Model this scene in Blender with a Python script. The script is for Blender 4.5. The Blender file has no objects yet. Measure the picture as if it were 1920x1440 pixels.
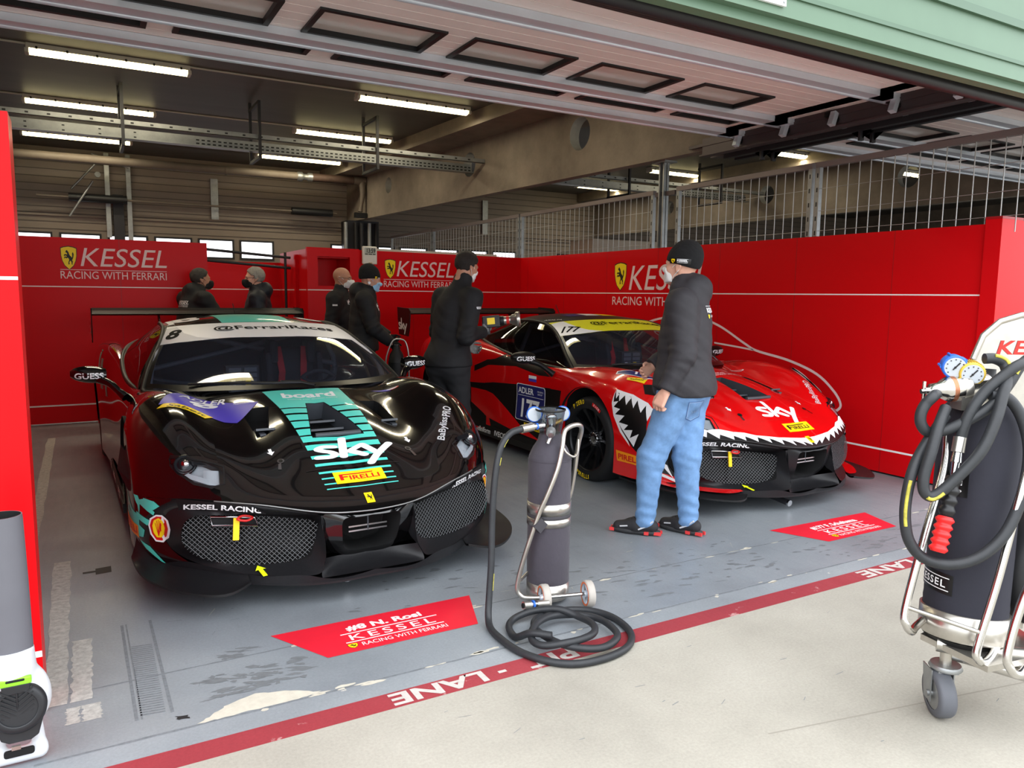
import bpy, bmesh, math, random
import numpy as np
from mathutils import Vector, Matrix
from mathutils.bvhtree import BVHTree
from mathutils.geometry import tessellate_polygon
random.seed(7); np.random.seed(7)
SC = bpy.context.scene
COL = SC.collection
PI = math.pi
R = math.radians

# ---------------------------------------------------------------- materials
def lin(c):
    return tuple(((x/255)/12.92 if x/255 <= .04045 else ((x/255+.055)/1.055)**2.4) for x in c)
MATS = {}
def mat(name, rgb=(128, 128, 128), rough=.5, metal=0., coat=0., noise=0., nscale=20., bump=0., bscale=60., emit=None, estr=0., spec=.5, alpha=1., trans=0., ior=1.45, sheen=0., stretch=None):
    if name in MATS: return MATS[name]
    m = bpy.data.materials.new(name); m.use_nodes = True
    nt = m.node_tree; N = nt.nodes; L = nt.links
    b = N['Principled BSDF']
    c = lin(rgb)
    b.inputs['Base Color'].default_value = (*c, 1)
    b.inputs['Roughness'].default_value = rough
    b.inputs['Metallic'].default_value = metal
    b.inputs['Specular IOR Level'].default_value = spec
    b.inputs['IOR'].default_value = ior
    if coat: b.inputs['Coat Weight'].default_value = coat; b.inputs['Coat Roughness'].default_value = .03
    if trans: b.inputs['Transmission Weight'].default_value = trans
    if sheen: b.inputs['Sheen Weight'].default_value = sheen
    if alpha < 1: b.inputs['Alpha'].default_value = alpha
    if emit: b.inputs['Emission Color'].default_value = (*lin(emit), 1); b.inputs['Emission Strength'].default_value = estr
    if noise or bump:
        tc = N.new('ShaderNodeTexCoord'); vec = tc.outputs['Object']
        if stretch:
            mp = N.new('ShaderNodeMapping'); mp.inputs['Scale'].default_value = stretch
            L.new(vec, mp.inputs['Vector']); vec = mp.outputs['Vector']
    if noise:
        t = N.new('ShaderNodeTexNoise'); t.inputs['Scale'].default_value = nscale; t.inputs['Detail'].default_value = 5; t.inputs['Roughness'].default_value = .65
        L.new(vec, t.inputs['Vector'])
        r = N.new('ShaderNodeMapRange'); r.inputs['From Min'].default_value = .25; r.inputs['From Max'].default_value = .75
        r.inputs['To Min'].default_value = 1-noise; r.inputs['To Max'].default_value = 1+noise
        L.new(t.outputs['Fac'], r.inputs['Value'])
        mx = N.new('ShaderNodeVectorMath'); mx.operation = 'SCALE'; mx.inputs[0].default_value = c
        L.new(r.outputs['Result'], mx.inputs['Scale']); L.new(mx.outputs['Vector'], b.inputs['Base Color'])
    if bump:
        t2 = N.new('ShaderNodeTexNoise'); t2.inputs['Scale'].default_value = bscale; t2.inputs['Detail'].default_value = 4
        L.new(vec, t2.inputs['Vector'])
        bp = N.new('ShaderNodeBump'); bp.inputs['Strength'].default_value = bump; bp.inputs['Distance'].default_value = .01
        L.new(t2.outputs['Fac'], bp.inputs['Height']); L.new(bp.outputs['Normal'], b.inputs['Normal'])
    MATS[name] = m
    return m

def glass_mat(name, tint=(150, 160, 165), haze=0., rough=.02, refl=1.0):
    if name in MATS: return MATS[name]
    m = bpy.data.materials.new(name); m.use_nodes = True
    nt = m.node_tree; N = nt.nodes; L = nt.links; N.clear()
    out = N.new('ShaderNodeOutputMaterial')
    tr = N.new('ShaderNodeBsdfTransparent'); tr.inputs['Color'].default_value = (*lin(tint), 1)
    gl = N.new('ShaderNodeBsdfGlossy'); gl.inputs['Roughness'].default_value = rough; gl.inputs['Color'].default_value = (refl, refl, refl, 1)
    lw = N.new('ShaderNodeLayerWeight'); lw.inputs['Blend'].default_value = .5
    pw = N.new('ShaderNodeMath'); pw.operation = 'POWER'; pw.inputs[1].default_value = 5.; L.new(lw.outputs['Facing'], pw.inputs[0])
    fr = N.new('ShaderNodeMath'); fr.operation = 'MULTIPLY_ADD'; fr.inputs[1].default_value = .95; fr.inputs[2].default_value = .05; L.new(pw.outputs[0], fr.inputs[0])
    mx = N.new('ShaderNodeMixShader'); L.new(fr.outputs[0], mx.inputs[0]); L.new(tr.outputs[0], mx.inputs[1]); L.new(gl.outputs[0], mx.inputs[2])
    res = mx.outputs[0]
    if haze:   # bluish diffuse haze puts the sky's reflection into the glass colour
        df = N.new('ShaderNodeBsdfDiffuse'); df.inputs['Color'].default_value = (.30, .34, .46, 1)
        m2 = N.new('ShaderNodeMixShader'); m2.inputs[0].default_value = haze; L.new(res, m2.inputs[1]); L.new(df.outputs[0], m2.inputs[2]); res = m2.outputs[0]
    L.new(res, out.inputs['Surface'])
    MATS[name] = m
    return m

# ---------------------------------------------------------------- objects
def tag(o, label=None, cat=None, group=None, kind=None):
    if label: o['label'] = label
    if cat: o['category'] = cat
    if group: o['group'] = group
    if kind: o['kind'] = kind
    return o
def thing(name, label, cat, loc=(0, 0, 0), rotz=0., group=None, kind=None):
    o = bpy.data.objects.new(name, None); COL.objects.link(o)
    o.empty_display_size = .1
    o.location = loc; o.rotation_euler = (0, 0, rotz)
    return tag(o, label, cat, group, kind)
def copy_tree(o, parent=None):
    c = o.copy(); COL.objects.link(c)
    if parent: c.parent = parent
    for ch in list(o.children): copy_tree(ch, c)
    return c

class MB:
    """collects shapes into one mesh"""
    def __init__(s): s.v = []; s.f = []; s.mi = []; s.sm = []; s.mats = []; s.M = None
    def slot(s, m):
        if m not in s.mats: s.mats.append(m)
        return s.mats.index(m)
    def add(s, V, F, m, smooth=False):
        n = len(s.v); V = [Vector(v) for v in V]
        if s.M is not None: V = [s.M @ v for v in V]
        s.v += V; k = s.slot(m)
        for f in F: s.f.append([i+n for i in f]); s.mi.append(k); s.sm.append(smooth)
        return s
    def box(s, c, d, m, rot=None):
        x, y, z = d[0]/2, d[1]/2, d[2]/2
        V = [Vector(p) for p in [(-x,-y,-z),(x,-y,-z),(x,y,-z),(-x,y,-z),(-x,-y,z),(x,-y,z),(x,y,z),(-x,y,z)]]
        if rot is not None: V = [rot @ v for v in V]
        c = Vector(c)
        return s.add([v+c for v in V], [(0,3,2,1),(4,5,6,7),(0,1,5,4),(1,2,6,5),(2,3,7,6),(3,0,4,7)], m)
    def bb(s, lo, hi, m):
        return s.box([(a+b)/2 for a, b in zip(lo, hi)], [abs(b-a) for a, b in zip(lo, hi)], m)
    def lathe(s, prof, a, d, m, n=24, smooth=True, caps=True):
        """prof: list of (r, t) along axis from a in direction d"""
        a = Vector(a); d = Vector(d).normalized()
        u = d.orthogonal().normalized(); w = d.cross(u)
        V = []; F = []
        for r, t in prof:
            for i in range(n):
                q = 2*PI*i/n; V.append(a+d*t+(u*math.cos(q)+w*math.sin(q))*r)
        for j in range(len(prof)-1):
            for i in range(n): F.append((j*n+i, j*n+(i+1) % n, (j+1)*n+(i+1) % n, (j+1)*n+i))
        s.add(V, F, m, smooth)
        if caps:
            for j, rev in ((0, True), (len(prof)-1, False)):
                if prof[j][0] > 1e-5:
                    f = list(range(n)); f = f[::-1] if rev else f
                    s.add(V[j*n:(j+1)*n], [f], m, False)
        return s
    def cyl(s, a, b, r, m, r2=None, n=16, smooth=True, caps=True):
        a = Vector(a); b = Vector(b)
        return s.lathe([(r, 0), (r if r2 is None else r2, (b-a).length)], a, b-a, m, n, smooth, caps)
    def sph(s, c, r, m, n=16, rot=None):
        rx, ry, rz = (r, r, r) if not hasattr(r, '__len__') else r
        V = []; F = []; h = n//2; c = Vector(c)
        for j in range(h+1):
            for i in range(n):
                t = PI*j/h; q = 2*PI*i/n
                v = Vector((rx*math.sin(t)*math.cos(q), ry*math.sin(t)*math.sin(q), rz*math.cos(t)))
                if rot is not None: v = rot @ v
                V.append(c+v)
        for j in range(h):
            for i in range(n): F.append((j*n+i, (j+1)*n+i, (j+1)*n+(i+1) % n, j*n+(i+1) % n))
        return s.add(V, F, m, True)
    def tube(s, pts, r, m, n=10, closed=False, smooth=True, caps=True, spline=0):
        P = [Vector(p) for p in pts]
        if spline: P = [Vector(p) for p in crom(P, spline, closed)]
        rs = r if hasattr(r, '__len__') else [r]*len(P)
        if hasattr(r, '__len__') and len(r) != len(P): rs = list(np.interp(np.linspace(0, 1, len(P)), np.linspace(0, 1, len(r)), r))
        K = len(P); V = []; F = []
        T = []
        for i in range(K):
            if closed: t = P[(i+1) % K]-P[i-1]
            else: t = P[min(i+1, K-1)]-P[max(i-1, 0)]
            T.append(t.normalized())
        u = T[0].orthogonal().normalized()
        for i in range(K):
            if i: 
                u = (u-T[i]*u.dot(T[i]))
                u = u.normalized() if u.length > 1e-6 else T[i].orthogonal().normalized()
            w = T[i].cross(u)
            for j in range(n):
                q = 2*PI*j/n; V.append(P[i]+(u*math.cos(q)+w*math.sin(q))*rs[i])
        for i in range(K if closed else K-1):
            a = i*n; b = ((i+1) % K)*n
            off = 0
            if closed and i == K-1:
                # align twist
                best = min(range(n), key=lambda o: (V[a]-V[b+o]).length); off = best
            for j in range(n): F.append((a+j, a+(j+1) % n, b+(j+1+off) % n, b+(j+off) % n))
        s.add(V, F, m, smooth)
        if caps and not closed:
            s.add(V[:n], [list(range(n))[::-1]], m); s.add(V[-n:], [list(range(n))], m)
        return s
    def grid(s, P, m, smooth=True, flip=False):
        """P: array rows x cols x 3"""
        nr, nc = len(P), len(P[0]); V = [Vector(p) for row in P for p in row]; F = []
        for i in range(nr-1):
            for j in range(nc-1):
                f = (i*nc+j, i*nc+j+1, (i+1)*nc+j+1, (i+1)*nc+j)
                F.append(f[::-1] if flip else f)
        return s.add(V, F, m, smooth)
    def prism(s, poly, o, u, w, thick, m, smooth=False):
        """extrude 2D polygon (in frame o,u,w) by thick along u x w"""
        o = Vector(o); u = Vector(u); w = Vector(w); nn = u.cross(w).normalized()*thick
        A = [o+u*p[0]+w*p[1] for p in poly]; B = [a+nn for a in A]; k = len(poly)
        tri = tessellate_polygon([[Vector((p[0], p[1], 0)) for p in poly]])
        F = []
        for t in tri:
            a, b, c = [poly[i] for i in t]
            ccw = (b[0]-a[0])*(c[1]-a[1])-(b[1]-a[1])*(c[0]-a[0]) > 0
            t = tuple(t) if ccw else tuple(t)[::-1]
            F.append(tuple(i+k for i in t)); F.append(t[::-1])
        area = sum(poly[i-1][0]*poly[i][1]-poly[i][0]*poly[i-1][1] for i in range(k))
        for i in range(k):
            j = (i+1) % k
            f = (i, j, j+k, i+k); F.append(f if area > 0 else f[::-1])
        return s.add(A+B, F, m, smooth)
    def flat(s, v2, tris, o, u, w, m, off=0.):
        """planar 2D triangle mesh placed in 3D"""
        o = Vector(o); u = Vector(u); w = Vector(w); nn = u.cross(w).normalized()*off
        return s.add([o+u*p[0]+w*p[1]+nn for p in v2], tris, m)
    def mesh(s, name):
        me = bpy.data.meshes.new(name)
        me.from_pydata([tuple(v) for v in s.v], [], s.f)
        for m in s.mats: me.materials.append(m)
        me.polygons.foreach_set('material_index', s.mi)
        me.polygons.foreach_set('use_smooth', s.sm)
        me.update()
        return me
    def obj(s, name, parent=None, label=None, cat=None, group=None, kind=None, bevel=0., world=False, seg=2):
        o = bpy.data.objects.new(name, s.mesh(name)); COL.objects.link(o)
        if parent:
            o.parent = parent
            if world:
                root = parent
                Mx = Matrix.Identity(4)
                while root: 
                    Mx = (Matrix.Translation(root.location) @ root.rotation_euler.to_matrix().to_4x4()) @ Mx; root = root.parent
                o.matrix_parent_inverse = Mx.inverted()
        if bevel:
            b = o.modifiers.new('Bevel', 'BEVEL'); b.width = bevel; b.segments = seg; b.limit_method = 'ANGLE'; b.angle_limit = R(40)
        return tag(o, label, cat, group, kind)

def crom(P, k=6, closed=False):
    """Catmull-Rom resample"""
    P = [np.array(p, float) for p in P]; n = len(P); out = []
    for i in range(n if closed else n-1):
        if closed: a, b, c, d = P[i-1], P[i], P[(i+1) % n], P[(i+2) % n]
        else:
            b, c = P[i], P[i+1]; a = P[i-1] if i else 2*b-c; d = P[i+2] if i+2 < n else 2*c-b
        for j in range(k):
            t = j/k
            out.append(.5*((2*b)+(-a+c)*t+(2*a-5*b+4*c-d)*t*t+(-a+3*b-3*c+d)*t**3))
    if not closed: out.append(P[-1])
    return out

# ---------------------------------------------------------------- 2D shapes: each is (verts2d, tris)
def poly2(pts):
    t = tessellate_polygon([[Vector((p[0], p[1], 0)) for p in pts]])
    F = []
    for q in t:
        a, b, c = [pts[i] for i in q]
        F.append(tuple(q) if (b[0]-a[0])*(c[1]-a[1])-(b[1]-a[1])*(c[0]-a[0]) > 0 else tuple(q)[::-1])
    return [tuple(p) for p in pts], F
def rect2(x0, y0, x1, y1): return [(x0, y0), (x1, y0), (x1, y1), (x0, y1)], [(0, 1, 2), (0, 2, 3)]
def rrect(x0, y0, x1, y1, r, k=4):
    P = []
    for cx, cy, a in ((x1-r, y0+r, -90), (x1-r, y1-r, 0), (x0+r, y1-r, 90), (x0+r, y0+r, 180)):
        for i in range(k+1): q = R(a+90*i/k); P.append((cx+r*math.cos(q), cy+r*math.sin(q)))
    return P
def circ2(cx, cy, r, n=24, ry=None): return [(cx+r*math.cos(2*PI*i/n), cy+(ry or r)*math.sin(2*PI*i/n)) for i in range(n)]
TXT = {}
def text2(s, w=None, h=None, bold=0., shear=0., align='C', spacing=1.):
    """text as a 2D triangle mesh, scaled to width w and/or height h; align C (centred) or L (left-bottom)"""
    key = (s, bold, shear, spacing)
    if key not in TXT:
        cu = bpy.data.curves.new('t', 'FONT'); cu.body = s; cu.offset = bold; cu.shear = shear; cu.space_character = spacing; cu.resolution_u = 4
        ob = bpy.data.objects.new('t', cu)
        me = bpy.data.meshes.new_from_object(ob)
        V = [(v.co.x, v.co.y) for v in me.vertices]; me.calc_loop_triangles()
        F = []
        for t in me.loop_triangles:
            a, b, c = [V[i] for i in t.vertices]
            F.append(tuple(t.vertices) if (b[0]-a[0])*(c[1]-a[1])-(b[1]-a[1])*(c[0]-a[0]) > 0 else tuple(t.vertices)[::-1])
        TXT[key] = (V, F)
        bpy.data.objects.remove(ob); bpy.data.curves.remove(cu); bpy.data.meshes.remove(me)
    V, F = TXT[key]
    x0 = min(v[0] for v in V); x1 = max(v[0] for v in V); y0 = min(v[1] for v in V); y1 = max(v[1] for v in V)
    sx = w/(x1-x0) if w else None; sy = h/(y1-y0) if h else None
    sx = sx or sy or 1; sy = sy or sx
    ox, oy = ((x0+x1)/2, (y0+y1)/2) if align == 'C' else (x0, y0)
    return [((v[0]-ox)*sx, (v[1]-oy)*sy) for v in V], F
def tr2(m, dx=0, dy=0, s=1, rot=0, sy=None, sx=None):
    V, F = m; c, q = math.cos(rot), math.sin(rot)
    W = []
    for x, y in V:
        x *= (sx or s); y *= (sy or s); W.append((c*x-q*y+dx, q*x+c*y+dy))
    if (sx or s)*(sy or s) < 0: F = [f[::-1] for f in F]
    return W, F
HORSE = [(.22,.82),(.26,.90),(.36,.98),(.40,.92),(.50,.84),(.55,.70),(.62,.60),(.74,.52),(.80,.46),(.83,.58),(.82,.74),(.90,.84),(.97,.70),(.93,.50),(.85,.36),(.80,.30),(.86,.18),(.80,.06),(.88,.02),(.73,.0),(.74,.14),(.68,.26),(.60,.22),(.54,.16),(.57,.03),(.44,.0),(.46,.18),(.54,.30),(.50,.40),(.40,.46),(.30,.40),(.18,.46),(.12,.38),(.08,.44),(.16,.54),(.30,.50),(.34,.56),(.20,.60),(.10,.56),(.06,.62),(.18,.69),(.36,.66),(.38,.74),(.32,.78)]
def shield_pts(w, h):
    P = []
    for x, y in [(-.5,.42),(-.3,.47),(0,.5),(.3,.47),(.5,.42),(.49,.1),(.42,-.12),(.28,-.33),(0,-.5),(-.28,-.33),(-.42,-.12),(-.49,.1)]: P.append((x*w, y*h))
    return P
def shield(w, h):
    """emblem layers: (shape, colour key)"""
    return [(poly2(shield_pts(w, h)), 'ink'), (poly2(shield_pts(w*.92, h*.93)), 'yellow'),
            (tr2(poly2(HORSE), -.34*w, -.27*h, sx=.66*w, sy=.62*h), 'ink')]
def pirelli(w, h, box=True, ink='red'):
    L = []
    if box: L.append((rect2(-w/2, -h/2, w/2, h/2), 'yellow'))
    a = w*.80; c = h*.5
    L.append((tr2(text2('IRELLI', w*.60, c*.72, bold=.02), w*.09, -c*.14), ink))
    # the P with a stretched bowl
    L.append((poly2([(-a*.5,-c*.5),(-a*.42,-c*.5),(-a*.42,-c*.06),(-a*.30,-c*.06),(-a*.30,c*.12),(-a*.42,c*.12),(-a*.42,c*.34),(a*.34,c*.40),(a*.36,c*.56),(-a*.5,c*.50)]), ink))
    return L
# ================================================================ camera
CAMH = 1.5
def camera():
    cx, cy = 960., 720.
    a = np.array([3478-cx, 581-cy]); b = np.array([150-cx, 544-cy]); f = math.sqrt(-(a@b))
    X = np.array([*a, f]); Y = np.array([*b, f]); X /= np.linalg.norm(X); Y -= X*(X@Y); Y /= np.linalg.norm(Y); Z = np.cross(X, Y)
    Rm = np.stack([X, Y, Z], 1)     # camera (x right, y down, z forward) = Rm @ world
    cam = bpy.data.cameras.new('camera'); o = bpy.data.objects.new('camera', cam); COL.objects.link(o)
    cam.sensor_width = 36; cam.lens = f*36/1920; cam.clip_start = .05; cam.clip_end = 200
    M = Matrix.Identity(4)
    for i in range(3):
        M[i][0] = Rm[0][i]; M[i][1] = -Rm[1][i]; M[i][2] = -Rm[2][i]
    M[2][3] = CAMH
    o.matrix_world = M
    SC.camera = o
camera()
SC.view_settings.view_transform = 'Standard'; SC.view_settings.look = 'None'; SC.view_settings.gamma = 1; SC.view_settings.use_curve_mapping = False
SC.view_settings.exposure = 0.0

# ================================================================ world
w = bpy.data.worlds.new('sky'); SC.world = w; w.use_nodes = True
nt = w.node_tree; bg = nt.nodes['Background']
tc = nt.nodes.new('ShaderNodeTexCoord'); sp = nt.nodes.new('ShaderNodeSeparateXYZ'); nt.links.new(tc.outputs['Generated'], sp.inputs[0])
rp = nt.nodes.new('ShaderNodeValToRGB'); nt.links.new(sp.outputs['Z'], rp.inputs[0])
rp.color_ramp.elements[0].position = 0.; rp.color_ramp.elements[0].color = (.62, .66, .70, 1)
rp.color_ramp.elements[1].position = .5; rp.color_ramp.elements[1].color = (1., 1.03, 1.08, 1)
nt.links.new(rp.outputs[0], bg.inputs[0]); bg.inputs[1].default_value = 4.3

# ================================================================ materials of the place
def node_mat(name):
    m = bpy.data.materials.new(name); m.use_nodes = True; MATS[name] = m
    return m, m.node_tree.nodes, m.node_tree.links, m.node_tree.nodes['Principled BSDF']
def noise_node(N, L, vec, scale, detail=6, rough=.6, stretch=None):
    if stretch:
        mp = N.new('ShaderNodeMapping'); mp.inputs['Scale'].default_value = stretch; L.new(vec, mp.inputs['Vector']); vec = mp.outputs['Vector']
    t = N.new('ShaderNodeTexNoise'); t.inputs['Scale'].default_value = scale; t.inputs['Detail'].default_value = detail; t.inputs['Roughness'].default_value = rough
    L.new(vec, t.inputs['Vector']); return t.outputs['Fac']
def ramp(N, L, fac, stops):
    r = N.new('ShaderNodeValToRGB'); L.new(fac, r.inputs[0]); e = r.color_ramp.elements
    while len(e) < len(stops): e.new(.5)
    for el, (p, c) in zip(e, stops): el.position = p; el.color = (*(lin(c) if len(c) == 3 else c[:3]), 1)
    return r.outputs[0]
def mixc(N, L, fac, a, b, mode='MIX'):
    m = N.new('ShaderNodeMix'); m.data_type = 'RGBA'; m.blend_type = mode
    if isinstance(fac, float): m.inputs[0].default_value = fac
    else: L.new(fac, m.inputs[0])
    for i, x in ((6, a), (7, b)):
        if isinstance(x, tuple): m.inputs[i].default_value = (*lin(x), 1)
        else: L.new(x, m.inputs[i])
    return m.outputs[2]
def floor_material(name, base, dark, light, chip, rough, chip_amt=.66, streak=.25, spec=.4, big=.9):
    m, N, L, b = node_mat(name)
    g = N.new('ShaderNodeNewGeometry').outputs['Position']
    c = ramp(N, L, noise_node(N, L, g, big, 6, .6), [(.25, dark), (.5, base), (.78, light)])
    st = noise_node(N, L, g, 6, 8, .7, (3.5, .5, 1))
    c = mixc(N, L, ramp(N, L, st, [(.62, (0, 0, 0)), (.78, (160, 160, 160))]), c, dark)
    ch = noise_node(N, L, g, 7, 10, .68)
    c = mixc(N, L, ramp(N, L, ch, [(chip_amt, (0, 0, 0)), (chip_amt+.03, (255, 255, 255))]), c, chip)
    fine = noise_node(N, L, g, 90, 4, .7)
    c = mixc(N, L, .12, c, ramp(N, L, fine, [(.3, (40, 40, 40)), (.7, (230, 230, 230))]), 'OVERLAY')
    L.new(c, b.inputs['Base Color'])
    rr = N.new('ShaderNodeMapRange'); L.new(st, rr.inputs[0]); rr.inputs[3].default_value = rough-.12; rr.inputs[4].default_value = rough+.15
    L.new(rr.outputs[0], b.inputs['Roughness']); b.inputs['Specular IOR Level'].default_value = spec
    bp = N.new('ShaderNodeBump'); bp.inputs['Strength'].default_value = .15; bp.inputs['Distance'].default_value = .004
    L.new(fine, bp.inputs['Height']); L.new(bp.outputs[0], b.inputs['Normal'])
    return m
M_FLOOR = floor_material('painted floor', (128, 134, 139), (108, 113, 118), (144, 150, 154), (166, 164, 154), .38, .72)
M_THR = floor_material('worn threshold paint', (134, 140, 144), (114, 119, 124), (154, 158, 160), (184, 181, 172), .6, .66)
M_APRON = floor_material('concrete apron', (160, 156, 145), (147, 143, 133), (171, 167, 156), (134, 130, 122), .85, .74, spec=.2, big=1.6)
M_REDLINE = floor_material('red line paint', (142, 46, 54), (126, 42, 50), (158, 66, 72), (176, 130, 128), .7, .62)
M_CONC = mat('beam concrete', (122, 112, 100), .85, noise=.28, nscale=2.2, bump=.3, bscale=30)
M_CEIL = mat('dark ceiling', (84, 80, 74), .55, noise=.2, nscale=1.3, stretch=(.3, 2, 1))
M_RED = mat('red board', (200, 10, 18), .34, spec=.16)
M_REDEDGE = mat('red board edge', (150, 10, 16), .4)
M_WHITE = mat('white line', (235, 232, 230), .5)
M_LOGOW = mat('white lettering', (228, 205, 205), .5)
M_YEL = mat('emblem yellow', (240, 214, 20), .45)
M_INK = mat('emblem black', (14, 13, 14), .5)
M_GALV = mat('galvanised steel', (150, 152, 152), .42, .75, noise=.18, nscale=9)
M_ALU = mat('aluminium profile', (212, 220, 230), .32, .35, noise=.06, nscale=4)
M_DSTEEL = mat('dark steel', (46, 46, 50), .5, .3)
M_BROWN = mat('painted track', (74, 62, 64), .45, .2)
M_RUB = mat('black rubber', (18, 18, 20), .5)
M_GREEN = mat('green sheet metal', (86, 113, 90), .45, noise=.06, nscale=3)
M_LAMPH = mat('lamp housing', (190, 186, 172), .5)
M_TUBE = mat('lit diffuser', (255, 246, 205), .4, emit=(255, 238, 176), estr=9.)
M_TUBE2 = mat('lit tube', (255, 250, 225), .4, emit=(255, 246, 205), estr=20.)
COLM = {'ink': M_INK, 'yellow': M_YEL, 'white': M_LOGOW}
def paint(mb, layers, o, u, w, cm=COLM, off=.001, step=.0006):
    for i, (sh, key) in enumerate(layers): mb.flat(sh[0], sh[1], o, u, w, cm[key] if isinstance(key, str) else key, off+step*i)

# ================================================================ floor
f = MB()
def quadz(x0, y0, x1, y1, m, z=0.): f.add([(x0,y0,z),(x1,y0,z),(x1,y1,z),(x0,y1,z)], [(0,1,2,3)], m)
YG = 2.69
quadz(-6, YG, 22, 17, M_FLOOR); quadz(-6, 2.575, 22, YG, M_THR); quadz(-6, 2.465, 22, 2.575, M_REDLINE); quadz(-30, -30, 40, 2.465, M_APRON)
M_PLW = mat('worn white floor lettering', (186, 180, 174), .7, noise=.16, nscale=30)
for x0, x1, s in ((.93, 1.325, 'LANE'), (3.64, 4.10, 'LANE')):
    f.flat(*text2(s, x1-x0, .085, bold=.03), ((x0+x1)/2, 2.52, 0), (-1,0,0), (0,-1,0), M_PLW, .0012)
for x0 in (1.515, 4.29):
    f.flat(*text2('PIT', .235, .085, bold=.03, spacing=1.05), (x0+.12, 2.52, 0), (-1,0,0), (0,-1,0), M_PLW, .0012)
for x0 in (1.40, 4.18): f.flat(*rect2(x0-.018, 2.508, x0+.018, 2.526), (0,0,0), (1,0,0), (0,1,0), M_PLW, .0012)
# exposed concrete patch, old tape stripes, seams and tyre marks
M_TAPE = mat('worn grey tape', (168, 168, 162), .8, noise=.35, nscale=40)
M_MARK = mat('rubber mark', (108, 113, 117), .7, noise=.3, nscale=60)
M_DARKP = mat('dark floor patch', (30, 30, 33), .6)
M_PATCH = mat('bare concrete patch', (188, 183, 168), .9, noise=.12, nscale=25)
def blob(pts, m, z): f.flat(*poly2(pts), (0,0,0), (1,0,0), (0,1,0), m, z)
def ragged(x0, x1, ya, yb, n, amp, seed):
    rr = random.Random(seed); top = [(x0+(x1-x0)*i/n, ya+rr.uniform(-amp, amp)) for i in range(n+1)]
    bot = [(x1-(x1-x0)*i/n, yb+rr.uniform(-amp, amp)) for i in range(n+1)]
    return bot[::-1]+top[::-1]
def rough(P, k=4, amp=.006, seed=1):
    rr = random.Random(seed); out = []
    for i in range(len(P)):
        (x0, y0), (x1, y1) = P[i], P[(i+1) % len(P)]
        for q in range(k): t = q/k; out.append((x0+(x1-x0)*t+rr.uniform(-amp, amp), y0+(y1-y0)*t+rr.uniform(-amp, amp)*.6))
    return out
blob(rough([(.287,2.694),(.372,2.697),(.519,2.697),(.635,2.697),(.718,2.709),(.622,2.769),(.504,2.811),(.403,2.781),(.332,2.731)], 5), M_PATCH, .0008)
M_WEAR = mat('worn dark floor', (106, 110, 113), .5, noise=.15, nscale=30)
rw_ = random.Random(21)
for (xa, xb, ya, yb, n_) in ((.30,.72,2.84,3.03,60),(.43,.59,3.14,3.21,14),(2.2,3.4,2.8,3.3,60),(3.6,5.2,2.75,2.98,50),(1.0,2.4,3.25,3.7,40)):
    for q in range(n_):
        x = rw_.uniform(xa, xb); y = rw_.uniform(ya, yb); l_ = rw_.uniform(.01,.06); h_ = rw_.uniform(.003,.014); a_ = rw_.uniform(-.5,.1)
        P_ = [(math.cos(t)*l_*rw_.uniform(.5,1.2), math.sin(t)*h_*rw_.uniform(.5,1.3)) for t in np.linspace(0, 2*PI, 13)[:-1]]
        blob([(x+u*math.cos(a_)-v*math.sin(a_), y+u*math.sin(a_)+v*math.cos(a_)) for u, v in P_], M_WEAR, .0005+.00001*q)
blob(rough([(.223,2.782),(.262,2.772),(.264,2.749),(.228,2.755)], 3, .004), M_DARKP, .001)
for k, (xa, xb, ya, yb) in enumerate(((-.20,-.115,4.75,3.06),(-.10,-.03,3.62,3.06),(-.36,-.29,8.9,4.95),(-.115,-.075,3.02,2.90),(-.065,-.005,3.02,2.90))):
    n = 26; rr = random.Random(k); Lf = [(xa+rr.uniform(-.006,.006)+(0.012 if k == 0 else 0)*i/n, ya+(yb-ya)*i/n) for i in range(n+1)]; Rt = [(xb+rr.uniform(-.006,.006), yb+(ya-yb)*i/n) for i in range(n+1)]
    blob(Lf+Rt, M_TAPE, .0009)
blob([(.0,4.55),(.075,4.56),(.075,4.46),(.0,4.45)], M_DARKP, .001); blob([(-.06,4.52),(0,4.52),(0,4.49),(-.06,4.49)], M_DARKP, .001)
for xa, dx in ((.085,.012),(.105,.006),(.20,.012)): blob([(xa,3.7),(xa+dx,3.7),(xa+dx+.01,2.82),(xa+.01,2.82)], M_MARK, .0007)
for i in range(34):
    y = 3.45-i*.018; blob([(.115,y),(.195,y-.012),(.195,y-.02),(.115,y-.009)], M_MARK, .0007)
rr = random.Random(3)
for i in range(70):
    x = rr.uniform(.2,5.7); y = rr.uniform(2.9,3.9); a = rr.uniform(-.3,.3)+(0 if rr.random()<.7 else 1.2); l = rr.uniform(.01,.09); t = rr.uniform(.001,.004)
    c, s_ = math.cos(a)*l, math.sin(a)*l
    blob([(x,y),(x+c,y+s_),(x+c-s_*t/l*1,y+s_+t),(x,y+t)], M_MARK if rr.random()<.75 else M_PATCH, .0007)
for i in range(60):
    x = rr.uniform(.5,5.9); y = 2.69+rr.uniform(-.02,.02) if i%3 else 3.135+rr.uniform(-.012,.012); rx = rr.uniform(.006,.05); ry = rr.uniform(.002,.012)
    blob([(x+rx*math.cos(q)*rr.uniform(.7,1.2), y+ry*math.sin(q)*rr.uniform(.6,1.3)) for q in np.linspace(0, 2*PI, 11)[:-1]], M_PATCH, .0008)
for y0, wd in ((3.135,.004),(2.69,.005)): blob(ragged(-.2, 5.9, y0-wd, y0+wd, 120, .002, int(y0*100)), M_MARK, .0006)
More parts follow.
